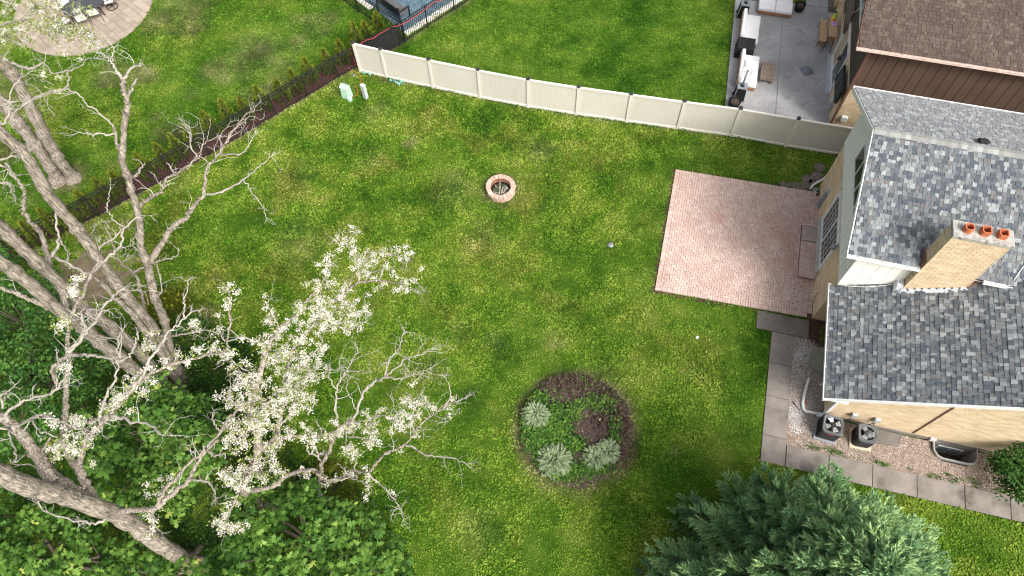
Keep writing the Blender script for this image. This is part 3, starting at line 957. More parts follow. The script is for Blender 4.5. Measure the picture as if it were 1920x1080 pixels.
bedm = MB()
for u0, u1, v0, v1 in ((-.66, .62, -5.52, -.97), (-.08, .62, -.97, 0.0), (.62, WELL[0], -5.52, -4.12), (WELL[1], 9.4, -5.52, -4.12), (WELL[0], WELL[1], -5.52, WELL[2])):
    bedm.add([hw(u0, v0, .016), hw(u1, v0, .016), hw(u1, v1, .016), hw(u0, v1, .016)], [(0, 1, 2, 3)])
for sg in (-1, 1):
    bedm.add([hw(5.35 + sg * a_, b_, .014) for a_, b_ in ((.805, -4.785), (.44, -4.785), (.50, -4.725), (.645, -4.665), (.765, -4.44), (.805, -4.44))], [(0, 1, 2, 3, 4, 5) if sg < 0 else (5, 4, 3, 2, 1, 0)])
struct(bedm, 'gravel_bed', m_bed)
PEB = [(0, 0, .4), (.5, .05, .05), (.1, .5, .0), (-.5, .1, .05), (-.05, -.5, 0)]
def pebbles(name, mat, n, u0, u1, v0, v1, dens=None, s=(.03, .06), z=.018, flat=(.6, 1)):
    q = np.column_stack([rng.uniform(u0, u1, n), rng.uniform(v0, v1, n)])
    if dens is not None:
        q = q[rng.random(n) < dens(q)]
    n = len(q)
    Pw = np.array([HO.x, HO.y]) + q[:, :1] * np.array([[UX.x, UX.y]]) + q[:, 1:] * np.array([[VX.x, VX.y]])
    sc = np.column_stack([rng.uniform(*s, n), rng.uniform(*s, n) * .7, rng.uniform(*s, n) * rng.uniform(*flat, n)])
    return scatter(name, PEB, ROCKF, np.column_stack([Pw, np.full(n, z)]), frames(tilted(n, .35)), sc, mat, {'rnd': rng.random(n)})
def in_well(q):
    return (q[:, 0] > WELL[0] - .06) & (q[:, 0] < WELL[1] + .06) & (q[:, 1] > WELL[2] - .04)
pebbles('pink_gravel', m_gravel, 11000, -.62, 9.3, -5.5, -4.12, lambda q: np.where(in_well(q), 0, np.clip((q[:, 0] + .9 + (q[:, 1] + 5.4) * -.3) * 1.2, .1, 1)))
pebbles('grey_gravel', m_gravel_g, 6500, -.64, .62, -4.9, -.9, lambda q: np.clip((q[:, 1] + 5.2) * 1.5, 0, 1) * np.clip((-.75 - q[:, 1] + .35 * (.2 - q[:, 0])) * 3, 0, 1))
def spots(l):
    return lambda q: np.clip(sum(s * np.exp(-((q[:, 0] - u) ** 2 + ((q[:, 1] - v) * k) ** 2) / r ** 2) for u, v, r, s, k in l), 0, 1)
pebbles('marble_chips', m_marble, 9000, -.64, .5, -5.4, -.9, spots([(-.32, -1.75, .26, .8, .9), (-.38, -4.25, .27, 1, .8), (-.30, -4.85, .17, .9, 1), (-.2, -1.35, .3, .25, 1), (-.45, -2.6, .3, .2, .5)]), (.025, .05), .024)
pebbles('bark_chips', m_bark_chip, 4500, -.1, .62, -1.4, -.02, lambda q: np.clip((q[:, 1] + 1.3 + .6 * (q[:, 0] - .3)) * 2.5, 0, 1), (.03, .08), .02)
pebbles('shaded_litter', m_bark_chip, 2500, 5.6, 9.3, -5.4, -4.12, lambda q: np.where(in_well(q), 0, np.clip((q[:, 0] - 5.8) * .5, 0, .8)), (.03, .07), .024)
pebbles('downspout_gravel', m_marble, 500, -.55, -.02, 6.15, 6.85, spots([(-.2, 6.5, .28, .9, 1)]), (.03, .06), .01)
# weeds at the edge of the gravel
def leaf_patch(name, mat, P, size=(.03, .06), h=(.02, .08), sp=.5, parent=None, rnd=None, scz=1.0):
    n = len(P)
    return scatter(name, [(-.4, 0, 0), (.05, -.42, .07), (.75, 0, -.08), (.05, .42, .07)], [(0, 1, 2, 3)], np.column_stack([P, rng.uniform(*h, n)]), frames(tilted(n, sp)), rng.uniform(*size, n), mat, {'rnd': rng.random(n) if rnd is None else rnd}, parent)
q = []
for c_ in range(46):
    u = rng.uniform(.2, 8.5); v = -5.48 + abs(rng.normal(0, .16))
    k = rng.integers(8, 26)
    q.append(np.column_stack([rng.normal(u, .1, k), rng.normal(v, .05, k)]))
q = np.vstack(q)
Pw = np.array([HO.x, HO.y]) + q[:, :1] * np.array([[UX.x, UX.y]]) + q[:, 1:] * np.array([[VX.x, VX.y]])
leaf_patch('gravel_weeds', m_bushleaf, Pw, (.03, .06), (.03, .09))

# ================================================================== houses
def fr(o, x, y, z):
    x, y, z, o = Vector(x), Vector(y), Vector(z), Vector(o)
    return Matrix(((x.x, y.x, z.x, o.x), (x.y, y.y, z.y, o.y), (x.z, y.z, z.z, o.z), (0, 0, 0, 1)))

def shingle_mats(F, L, H, expo=.143, w=(.10, .18), clip=None):
    out, r = [], []
    n = int(math.ceil(H / expo))
    for i in range(n):
        y0 = i * expo - .02
        y1 = min(y0 + expo * 1.25, H)
        x = -random.random() * .2
        while x < L:
            ww = random.uniform(*w)
            a, b = max(x + .005, 0), min(x + ww - .005, L)
            if b - a > .03 and (clip is None or clip((a + b) / 2, y0)):
                t = .012 + .012 * (random.random() < .5)
                Mx = F @ Matrix.Translation(((a + b) / 2, (y0 + y1) / 2, .012 + t * .5)) @ Matrix.Rotation(-.075 + random.gauss(0, .006), 4, 'X') @ Matrix.Diagonal((b - a, y1 - y0, t, 1))
                out.append(Mx)
                r.append(random.random())
            x += ww
    return out, r

def brick_mats(F, x0, x1, y0, y1, bl=.29, bh=.0905, holes=(), top=None, depth=.05, gap=.013):
    out, r = [], []
    i = 0
    y = y0
    while y < y1 - .02:
        x = x0 - (bl / 2 if i % 2 else 0)
        while x < x1 - .01:
            a, b = max(x, x0), min(x + bl, x1)
            lim = y1 if top is None else top((a + b) / 2)
            yy = min(y + bh - gap * .7, lim)
            c = ((a + b) / 2, y + bh / 2)
            if b - a > .03 and yy - y > .02 and not any(h[0] < c[0] < h[1] and h[2] < c[1] < h[3] for h in holes):
                out.append(boxm(F, a + gap / 2, b - gap / 2, y, yy, -depth + .004, .006 + random.gauss(0, .0012)))
                r.append(random.random())
            x += bl
        y += bh
        i += 1
    return out, r

def boards(par, F, xs, z0, top, mat, th=.03, gap=.012, name='siding_board'):
    for a, b in zip(xs[:-1], xs[1:]):
        m = MB()
        za, zb = top(a + gap / 2), top(b - gap / 2)
        pts = [(a + gap / 2, z0), (b - gap / 2, z0), (b - gap / 2, zb), (a + gap / 2, za)]
        if a < top.peak < b if hasattr(top, 'peak') else False:
            pts.insert(3, (top.peak, top(top.peak)))
        m.prism(pts, 0, th, 0, F)
        m.build(name, mat, par)

house = thing('brick_house', 'tan brick house with grey shingle roofs and a chimney beside the brick patio', 'house', HO, HA)
EZ, EV, RV, RZ, NV, RU, UE = 5.30, -.23, 3.63, 7.25, 7.49, -.55, 15.0
SL = (RZ - EZ) / (RV - EV)
sc_, ss_ = math.cos(math.atan(SL)), math.sin(math.atan(SL))
# wall cores
b = MB()
b.box(.0, UE, 0, 6.8, 0, 3.0)
b.add([(-.002 + .03, 0, 3.0), (.028, 6.8, 3.0), (.028, 6.8, 5.30), (.028, RV, 7.12), (.028, 0, 5.30), (UE, 0, 3.0), (UE, 6.8, 3.0), (UE, 6.8, 5.30), (UE, RV, 7.12), (UE, 0, 5.30)],
      [(0, 1, 2, 3, 4), (9, 8, 7, 6, 5), (0, 4, 9, 5), (1, 6, 7, 2)])
wall = b.build('wall', m_mortar, house)
b = MB()
b.box(.61, UE - 1, -4.05, -.004, 0, 2.9)
b.add([(.63, -4.048, 2.9), (5.4, -4.048, 5.42), (10.2, -4.048, 2.9), (.63, -.004, 2.9), (5.4, -.004, 5.42), (10.2, -.004, 2.9)], [(0, 2, 1), (3, 4, 5), (0, 1, 4, 3), (2, 5, 4, 1)])
wwall = b.build('wing_wall', m_mortar, house)
DOOR = (1.88, 4.50, .66, 2.80)
FW = fr((0, 6.8, 0), (0, -1, 0), (0, 0, 1), (-1, 0, 0))       # west wall, x runs south
tr, rn = brick_mats(FW, 0, 6.8, 0.05, 3.02, holes=[(6.8 - DOOR[1], 6.8 - DOOR[0], DOOR[2] - .2, DOOR[3])])
FS0 = fr((0, 0, 0), (1, 0, 0), (0, 0, 1), (0, -1, 0))
a, r_ = brick_mats(FS0, 0, .61, .05, 2.8); tr += a; rn += r_
FWW = fr((.61, -.004, 0), (0, -1, 0), (0, 0, 1), (-1, 0, 0))
a, r_ = brick_mats(FWW, 0, 4.05, .2, 2.8); tr += a; rn += r_
FSW = fr((.61, -4.05, 0), (1, 0, 0), (0, 0, 1), (0, -1, 0))
a, r_ = brick_mats(FSW, 0, 8.0, .22, 5.5, top=lambda x: 2.8 + .5 * (x + .61 - .05) - .02 if x < 4.8 else 5.4 - .5 * (x - 4.8), gap=.008); tr += a; rn += r_
CH = (1.82, 3.57, -.30, .27, 3.0, 7.32)
b = MB(); b.box(CH[0] + .02, CH[1] - .02, CH[2] + .02, CH[3] - .02, CH[4], CH[5])
chim = b.build('chimney', m_mortar, house)
F1 = fr((CH[0], CH[2] + .02, 0), (1, 0, 0), (0, 0, 1), (0, -1, 0))
a1, r1 = brick_mats(F1, 0, CH[1] - CH[0], 3.55, CH[5] - .005, depth=.03)
F2 = fr((CH[0] + .02, CH[3], 0), (0, -1, 0), (0, 0, 1), (-1, 0, 0))
a2, r2 = brick_mats(F2, 0, CH[3] - CH[2], 3.9, CH[5] - .005, depth=.03)
F3 = fr((CH[1] - .02, CH[2], 0), (0, 1, 0), (0, 0, 1), (1, 0, 0))
a3, r3 = brick_mats(F3, 0, CH[3] - CH[2], 3.9, CH[5] - .005, depth=.03)
pieces('brick', 'bricks', chim, a1 + a2 + a3, m_brick, 300, r1 + r2 + r3)
pieces('brick', 'brickwork', wall, tr, m_brick, 0, rn)
b = MB(); b.cbox(CH[0] - .03, CH[1] + .03, CH[2] - .03, CH[3] + .03, CH[5], CH[5] + .13, .02)
b.build('chimney_cap', m_crown, chim)
for k, (u, v) in enumerate(((2.20, -.03), (2.70, -.02), (3.20, -.02))):
    b = MB()
    def ringp(h, sq):
        p = []
        for q in range(20):
            w = 2 * PI * q / 20
            c_, s_ = math.cos(w), math.sin(w)
            e = sq
            x = math.copysign(abs(c_) ** e, c_) * h; y = math.copysign(abs(s_) ** e, s_) * h
            p.append((u + x, v + y))
        return p
    sq = (.75, .42, .36)[k]
    z0, z1 = CH[5] + .12, CH[5] + .12 + .22
    o_, i_ = ringp(.135, sq), ringp(.105, sq)
    n = 20
    vs = [(*p, z0) for p in o_] + [(*p, z1) for p in o_] + [(*p, z1) for p in i_] + [(*p, z0 + .01) for p in i_]
    fs = []
    for rr in range(3):
        for i in range(n):
            j = (i + 1) % n
            fs.append((rr * n + i, rr * n + j, rr * n + n + j, rr * n + n + i))
    fs.append(tuple(range(3 * n, 4 * n)))
    b.add(vs, fs)
    b.build('flue_pot', m_terra, chim)
# metal round the foot of the chimney
b = MB()
for i in range(9):
    u0 = CH[0] - .03 + i * .2
    u1 = min(u0 + .2, CH[1] + .03)
    z = 2.8 + .5 * (u0 + .2)
    b.box(u0, u1, CH[2] - .035, CH[2] - .004, z - .02, z + .13 + .1 * (i % 2 == 0) * 0)
b.add([(CH[0] - .05, CH[2] - .16, 2.8 + .5 * (CH[0] + .15) + .03), (CH[1] + .05, CH[2] - .16, 2.8 + .5 * (CH[1] + .25) + .03), (CH[1] + .05, CH[2] - .03, 2.8 + .5 * (CH[1] + .25) + .045), (CH[0] - .05, CH[2] - .03, 2.8 + .5 * (CH[0] + .15) + .045)], [(0, 1, 2, 3)])
b.build('flashing', m_flash, chim)
b = MB()
b.hexa([(CH[0] - .24, CH[2] - .02, 3.76), (CH[0] - .01, CH[2] - .02, 3.76), (CH[0] - .01, -.004, 3.76), (CH[0] - .24, -.004, 3.76)], [(CH[0] - .2, CH[2] + .0, 4.0), (CH[0] - .01, CH[2] + .02, 4.05), (CH[0] - .01, -.004, 4.1), (CH[0] - .2, -.004, 4.05)])
b.build('side_flashing', m_flash, chim)
b = MB()
b.hexa([(CH[1] + .0, CH[2] - .02, 4.6), (CH[1] + .35, -.1, 4.85), (CH[1] + .35, .0, 4.85), (CH[1], -.01, 4.6)], [(CH[1], CH[2], 4.78), (CH[1] + .35, -.1, 5.1), (CH[1] + .35, .0, 5.15), (CH[1], -.0, 5.05)])
b.build('cricket', m_rust, chim)
b = MB()
zr = EZ + SL * (.27 - EV)
b.box(CH[0] - .06, CH[0] - .004, EV, .4, 5.25, zr + .10)
b.build('step_flashing', m_rust, chim)

# main roof
def roof_slab(par, pts, th, mat, name):
    b = MB()
    n = len(pts)
    vs = [Vector(p) for p in pts] + [Vector(p) - Vector((0, 0, th)) for p in pts]
    fs = [tuple(range(n)), tuple(range(2 * n - 1, n - 1, -1))] + [(i, n + i, n + (i + 1) % n, (i + 1) % n) for i in range(n)]
    b.add(vs, fs)
    return b.build(name, mat, par)
RF = bpy.data.objects
roof = roof_slab(house, [(RU, EV, EZ), (CH[0] - .02, EV, EZ), (CH[0] - .02, CH[3] + .02, EZ + SL * (CH[3] + .02 - EV)), (CH[1] + .02, CH[3] + .02, EZ + SL * (CH[3] + .02 - EV)), (CH[1] + .02, EV, EZ), (UE, EV, EZ), (UE, RV, RZ), (RU, RV, RZ)], .12, m_deck, 'roof')
roof_n = roof_slab(house, [(RU, RV, RZ), (UE, RV, RZ), (UE, NV, EZ), (RU, NV, EZ)], .12, m_deck, 'north_roof')
SLEN = (RZ - EZ) / ss_
FSR = fr((RU, EV, EZ), (1, 0, 0), (0, sc_, ss_), (0, -ss_, sc_))
FNR = fr((UE, NV, EZ), (-1, 0, 0), (0, -sc_, ss_), (0, ss_, sc_))
t1, q1 = shingle_mats(FSR, 7.6, SLEN, clip=lambda x, y: not (CH[0] - .02 < x + RU < CH[1] + .02 and y * sc_ + EV < CH[3] + .02 - .05))
t2, q2 = shingle_mats(FNR, UE - RU, SLEN, clip=lambda x, y: x > UE - RU - 8.2)
wing_roof = roof_slab(house, [(-.2, -4.56, 2.8), (5.4, -4.56, 5.6), (5.4, -.005, 5.6), (-.2, -.005, 2.8)], .12, m_deck, 'wing_roof')
roof_slab(house, [(5.4, -4.56, 5.6), (11.0, -4.56, 2.8), (11.0, -.005, 2.8), (5.4, -.005, 5.6)], .12, m_deck, 'wing_roof_far')
wl = math.hypot(5.6, 2.8)
wc, ws = 5.6 / wl, 2.8 / wl
FWR = fr((-.2, -.01, 2.8), (0, -1, 0), (wc, 0, ws), (-ws, 0, wc))
t3, q3 = shingle_mats(FWR, 4.55, wl, clip=lambda x, y: not (CH[0] < y * wc - .2 + .05 < CH[1] - .02 and x < -CH[2] - .03))
pieces('shingle', 'shingles', roof, t1, m_shingle, 150, q1)
pieces('shingle', 'shingles', wing_roof, t3, m_shingle, 150, q3)
pieces('shingle', 'shingles', roof_n, t2, m_shingle, 0, q2)
# ridge caps
for side in (0,):
    tr, rn = [], []
    x = RU
    while x < 7.2:
        for F, sgn in ((fr((x, RV, RZ), (1, 0, 0), (0, -sc_, -ss_), (0, -ss_, sc_)), 1), (fr((x, RV, RZ), (1, 0, 0), (0, sc_, -ss_), (0, ss_, sc_)), -1)):
            tr.append(F @ Matrix.Translation((.1, .075, .042)) @ Matrix.Rotation(-.05, 4, 'Y') @ Matrix.Diagonal((.20, .17, .012, 1)))
            rn.append(random.random() if sgn > 0 else rn[-1])
        x += .165
    pieces('ridge_cap', 'ridge_caps', roof, tr, m_ridge, 100, rn)
# fascia, rake boards, gutters
b = MB()
for (p, q, nrm) in (((RU, EV, EZ), (RU, RV, RZ), 1), ((RU, NV, EZ), (RU, RV, RZ), 1)):
    p, q = Vector(p), Vector(q)
    x0, x1 = -.045, -.004
    b.hexa([p + Vector((x0, 0, -.20)), p + Vector((x1, 0, -.20)), q + Vector((x1, 0, -.20)), q + Vector((x0, 0, -.20))], [p + Vector((x0, 0, .012)), p + Vector((x1, 0, .012)), q + Vector((x1, 0, .012)), q + Vector((x0, 0, .012))])
b.build('rake_board', m_white, house)
def gutter(par, p, q, out, mat, w=.11, h=.11, name='gutter', hang=.8):
    """open trough from p to q; out = outward unit vector"""
    p, q, out = Vector(p), Vector(q), Vector(out)
    d = (q - p).normalized()
    b = MB()
    up = Vector((0, 0, 1))
    def bar(o0, o1, z0, z1):
        b.hexa([p + out * o0 + up * z0, p + out * o1 + up * z0, q + out * o1 + up * z0, q + out * o0 + up * z0], [p + out * o0 + up * z1, p + out * o1 + up * z1, q + out * o1 + up * z1, q + out * o0 + up * z1])
    bar(.002, w, -h, -h + .012)
    bar(w - .014, w, -h + .013, .0)
    bar(.002, .016, -h + .013, .0)
    bar(w - .022, w + .006, .001, .014)
    for e in (p, q - d * .012):
        b.hexa([e + out * .002 + up * -h, e + out * w + up * -h, e + d * .012 + out * w + up * -h, e + d * .012 + out * .002 + up * -h], [e + out * .002, e + out * w, e + d * .012 + out * w, e + d * .012 + out * .002])
    g_ = b.build(name, mat, par)
    if hang:
        L = (q - p).length
        k = hang * .5
        m = MB()
        while k < L:
            e = p + d * k
            m.hexa([e + up * .012 + out * .0, e + up * .012 + out * (w + .01), e + d * .02 + up * .012 + out * (w + .01), e + d * .02 + up * .012], [e + up * .024, e + up * .024 + out * (w + .01), e + d * .02 + up * .024 + out * (w + .01), e + d * .02 + up * .024])
            k += hang
        m.build('hanger', mat, g_)
    return g_
gutter(house, (RU - .04, EV - .004, EZ - .01), (CH[0] - .03, EV - .004, EZ - .01), (0, -1, 0), m_offwhite)
gutter(house, (CH[1] + .25, EV - .004, EZ - .01), (UE, EV - .004, EZ - .01), (0, -1, 0), m_offwhite)
gutter(house, (RU - .04, NV + .004, EZ - .01), (UE, NV + .004, EZ - .01), (0, 1, 0), m_offwhite, hang=0)
gutter(house, (-.204, .05, 2.79), (-.204, -4.60, 2.79), (-1, 0, 0), m_white, hang=.62)
b = MB()
b.hexa([(-.30, -4.605, 2.62), (5.4, -4.605, 5.42), (5.4, -4.565, 5.42), (-.30, -4.565, 2.62)], [(-.30, -4.605, 2.79), (5.4, -4.605, 5.62), (5.4, -4.565, 5.62), (-.30, -4.565, 2.79)])
b.build('wing_rake_board', m_white, house)
b = MB()  # soffits
b.box(RU + .01, UE, EV + .01, -.04, EZ - .17, EZ - .13)
b.box(-.19, .59, -4.55, -.01, 2.62, 2.66)
b.build('soffit', m_cream, house)
# cable lying over the wing roof, loose wire on the main roof
b = MB()
pts = [Vector((.05 + 1.6 * t, -.06 - .10 * math.sin(t * PI), 2.8 + .5 * (.25 + 1.6 * t) + .06)) for t in np.linspace(0, 1, 12)]
b.tube(pts, .012, 5)
pts = [FSR @ Vector((5.25 + .28 * t, .15 + .65 * t + .05 * math.sin(3 * t), .05)) for t in np.linspace(0, 1, 10)]
b.tube(pts, .014, 5)
b.build('cable', m_offwhite, house)
b = MB()
b.box(-.12, .12, -.12, .12, .0, .05, 0, FNR @ Matrix.Translation((UE - 3.06, SLEN - .42, .03)))
b.cbox(-.17, .17, -.13, .13, .05, .13, .03, 0, FNR @ Matrix.Translation((UE - 3.06, SLEN - .42, .03)))
b.build('roof_vent', m_blk, roof_n)

# siding
class Gable:
    peak = 6.8 - RV
    def __call__(s, x):
        v = 6.8 - x
        return min(EZ + SL * (v - EV), EZ + SL * (NV - v)) - .13
xs = list(np.linspace(-.02, 6.82, 23))
FWS = fr((.028, 6.8, 0), (0, -1, 0), (0, 0, 1), (-1, 0, 0))
boards(house, FWS, xs, 3.03, Gable(), m_siding, .075, .016)
b = MB(); b.box(-.06, .02, -.02, 6.82, 2.985, 3.027); b.build('siding_drip_edge', m_flash, house)
FSS = fr((0, -.002, 0), (1, 0, 0), (0, 0, 1), (0, -1, 0))
boards(house, FSS, [-.045, .36, .77, 1.18, 1.55, 1.815], 2.86, lambda x: 5.13, m_cream, .03, .012)
boards(house, FSS, [3.58, 3.95, 4.36, 4.77], 4.75, lambda x: 5.13, m_cream, .03, .012)
b = MB(); b.box(-.075, -.047, -.045, .02, 3.03, 5.1); b.build('corner_trim', m_white, house)
# gridded patio door
dr_ = MB()
v0, v1, z0, z1 = DOOR
for (a, c, e, f) in ((v0, v0 + .08, z0, z1), (v1 - .08, v1, z0, z1), (v0 + .081, v1 - .081, z1 - .08, z1), (v0 + .081, v1 - .081, z0, z0 + .08)):
    dr_.box(-.05, .03, a, c, e, f)
door = dr_.build('patio_door', m_white, house)
vm = (v0 + v1) / 2
for k, (a, c) in enumerate(((v0 + .083, vm + .03), (vm - .03, v1 - .083))):
    off = -.034 if k == 0 else -.012
    f_ = MB()
    for (p, q, e, f) in ((a, a + .07, z0 + .082, z1 - .082), (c - .07, c, z0 + .082, z1 - .082), (a + .071, c - .071, z1 - .15, z1 - .083), (a + .071, c - .071, z0 + .083, z0 + .17)):
        f_.box(-.022 + off - .012, .0 + off, p, q, e, f)
    leaf = f_.build('door_leaf', m_white, door)
    g_ = MB(); g_.box(.002 + off, .008 + off, a + .072, c - .072, z0 + .171, z1 - .151); g_.build('glass_pane', m_glass, leaf)
    mu = MB()
    for i in range(1, 4):
        y = a + .071 + (c - a - .142) * i / 4
        mu.box(-.014 + off, .001 + off, y - .009, y + .009, z0 + .172, z1 - .152)
    mu.build('muntin', m_white, leaf)
    mu = MB()
    for i in range(1, 5):
        z = z0 + .17 + (z1 - z0 - .32) * i / 5
        mu.box(-.017 + off, -.0145 + off, a + .072, c - .072, z - .009, z + .009)
    mu.build('muntin', m_white, leaf)
b = MB(); b.box(-.17, .02, v0 - .06, v1 + .06, z0 - .10, z0 - .003); b.box(-.06, .02, v0 - .06, v1 + .06, 0.05, z0 - .104)
b.build('door_sill', M('pale_sill', (.34, .315, .285), (.42, .395, .36), 3, .9, fine=.15), house)
# upper window, three panes in a row
wv0, wv1, wz0, wz1 = 1.65, 4.88, 4.24, 5.30
b = MB()
for (a, c, e, f) in ((wv0, wv0 + .07, wz0, wz1), (wv1 - .07, wv1, wz0, wz1), (wv0 + .071, wv1 - .071, wz1 - .07, wz1), (wv0 + .071, wv1 - .071, wz0, wz0 + .07)):
    b.box(-.09, .0, a, c, e, f)
win = b.build('window', m_white, house)
ps = np.linspace(wv0 + .071, wv1 - .071, 5)
for a, c in zip(ps[:-1], ps[1:]):
    m = MB(); m.box(-.066, -.06, a + .02, c - .02, wz0 + .071, wz1 - .071); m.build('glass_pane', m_glass, win)
for a in ps[1:-1]:
    m = MB(); m.box(-.088, -.05, a - .03, a + .03, wz0 + .071, wz1 - .071); m.build('mullion', m_white, win)
# things fixed to the walls
b = MB(); b.cbox(-.13, -.004, 5.42, 5.68, .18, 1.15, .015); b.cbox(-.16, -.13, 5.45, 5.64, .35, .72, .01); b.lathe([(.09, .78), (.085, .80), (.06, .83)], 12, (-.13, 5.55))
mt = b.build('meter_box', m_grey, house)
b = MB(); b.cbox(-.11, -.004, 5.48, 5.66, 1.2, 1.42, .012); b.box(-.07, -.01, 5.72, 5.80, .1, 1.25)
b.build('meter_conduit', m_ltgrey, house)
b = MB(); b.tube([Vector(p) for p in ((.10, 6.88, .9), (.04, 6.88, .5), (-.06, 6.86, .32), (-.20, 6.78, .24), (-.36, 6.62, .18), (-.44, 6.45, .10))], .05, 10)
b.build('downspout', m_white, house)
b = MB(); b.tube([Vector(p) for p in ((.40, -4.10, 2.60), (.55, -4.10, 2.45), (.57, -4.11, 2.2), (.57, -4.11, .25), (.50, -4.14, .16), (.38, -4.15, .1))], .045, 8)
b.box(.52, .62, -4.16, -4.06, .4, 2.2)
b.build('downspout', m_white, house)
b = MB()
ex = [at(1549, 778, .1), at(1530, 775, .09), at(1512, 771.5, .08), at(1506.5, 767, .08), at(1505, 757, .08), at(1507.5, 741, .08), at(1513, 722, .08), at(1517.5, 709, .08)]
for i in range(len(ex) - 1):
    pass
b.tube(ex, .058, 8)
b.build('downspout_extension', m_white, house, world=True)
b = MB(); b.cbox(-.26, -.09, 1.66, 1.82, 2.62, 2.84, .03); b.tube([(-.06, 1.74, 2.9), (-.2, 1.74, 2.86)], .02, 6)
b.build('flood_light', m_grey, house)
for u, z in ((1.47, .84), (2.27, .86)):
    b = MB(); b.cbox(u - .10, u + .10, -4.18, -4.07, z - .13, z + .13, .012); b.build('switch_box', m_ltgrey, house)
b = MB()
for u0, u1, z in ((1.45, 1.05, .74), (2.24, 1.95, .76), (2.3, 2.45, .74)):
    b.tube([(u0, -4.12, z), (u0 - .02, -4.16, z - .2), ((u0 + u1) / 2, -4.2, z - .42), (u1, -4.35, z - .35)], .018, 6)
b.build('cable_whip', m_blk, house)
b = MB(); b.box(3.76, 3.815, -4.085, -4.06, .3, 4.72); b.build('wall_conduit', m_rust, house)
b = MB(); b.cbox(4.42, 4.62, -4.15, -4.06, .12, .30, .01); b.build('hose_box', m_white, house)
b = MB(); b.box(.66, 12, -4.075, -4.052, .0, .21); b.box(.585, .606, -4.04, -.01, 0, .19); b.build('foundation', m_conc, house)
b = MB(); b.tube([(.6, -3.02, .55), (.40, -3.02, .55), (.32, -3.02, .45)], .035, 8); b.build('vent_pipe', m_white, house)
b = MB(); b.tube([at(*p, z) for p, z in (((1522, 592), .1), ((1524, 570), .35), ((1530, 553), .7), ((1536, 548), .85))], .012, 5); b.build('wall_wire', m_blk, house, world=True)

# ---- neighbour's brown house
bh = thing('brown_house', 'brown house with a brown shingle roof and dark wood siding behind the tan fence', 'house', hw(.2, 10.3), HA)
b = MB()
b.box(0, 15, 0, 13, 0, 2.62)
b.box(.03, 15, .03, 13, 2.62, 5.1)
bwall = b.build('wall', m_mortar, bh)
FB = fr((0, 13, 0), (0, -1, 0), (0, 0, 1), (-1, 0, 0))
tr, rn = brick_mats(FB, 0, 13, .03, 2.62, holes=[(13 - 4.7, 13 - 2.2, 0, 2.4)])
FB2 = fr((0, 0, 0), (1, 0, 0), (0, 0, 1), (0, -1, 0))
a, r_ = brick_mats(FB2, 0, 3, .03, 2.62)
pieces('brick', 'brickwork', bwall, tr + a, m_brick, 0, rn + r_)
xs = list(np.arange(-.02, 10.3, .415))
boards(bh, fr((0, .03, 0), (1, 0, 0), (0, 0, 1), (0, -1, 0)), xs, 2.58, lambda x: 5.1, m_brown, .06, .022)
FBW = fr((.03, 0, 0), (0, 1, 0), (0, 0, 1), (-1, 0, 0))
z = 2.6
while z < 5.9:          # lapped clapboards on the west wall, up into the gable
    top = max(0, (z - 5.2) / .5)
    m = MB()
    M_ = fr((.03, 0, 0), (0, 1, 0), (0, 0, 1), (-1, 0, 0))
    m.add([M_ @ Vector(p) for p in ((-.0 + top, z, .06), (12.0, z, .06), (12.0, z + .19, .025), (top, z + .19, .025), (top, z, .0), (12.0, z, .0))], [(0, 1, 2, 3), (4, 5, 1, 0)])
    m.build('siding_board', m_dkbrown, bh)
    z += .18
br_e, br_z = -.40, 5.22
BS = .5
bl = math.hypot(1, BS)
bc, bs = 1 / bl, BS / bl
broof = roof_slab(bh, [(-.66, br_e, br_z), (15, br_e, br_z), (15, 4.2, br_z + BS * 4.6), (-.66, 4.2, br_z + BS * 4.6)], .12, m_deck_br, 'roof')
roof_slab(bh, [(-.66, 4.2, br_z + BS * 4.6), (15, 4.2, br_z + BS * 4.6), (15, 8.8, br_z), (-.66, 8.8, br_z)], .12, m_deck_br, 'north_roof')
FBR = fr((-.66, br_e, br_z), (1, 0, 0), (0, bc, bs), (0, -bs, bc))
t, q = shingle_mats(FBR, 8.2, 4.6 * bl, .145, (.11, .22))
pieces('shingle', 'shingles', broof, t, m_brown_sh, 300, q)
gutter(bh, (-.70, br_e - .004, br_z - .005), (15, br_e - .004, br_z - .005), (0, -1, 0), m_pink, .12, .10, hang=1.2)
b = MB(); b.hexa([(-.70, br_e, br_z - .2), (-.665, br_e, br_z - .2), (-.665, 4.2, br_z + 2.1), (-.70, 4.2, br_z + 2.1)], [(-.70, br_e, br_z + .01), (-.665, br_e, br_z + .01), (-.665, 4.2, br_z + 2.31), (-.70, 4.2, br_z + 2.31)]); b.build('rake_board', m_rust, bh)
b = MB(); b.box(-.64, 15, br_e + .02, -.035, 5.03, 5.07); b.build('soffit', m_brown, bh)
b = MB(); b.box(-.07, .03, -.13, -.035, .0, 4.95); b.tube([(-.02, -.08, 4.9), (-.02, -.2, 5.02), (-.02, -.42, 5.08)], .045, 8); b.build('downspout', m_rust, bh)
b = MB(); b.box(-.50, -.42, -.32, -.2, 4.92, 5.02); b.build('eave_bracket', m_rust, bh)
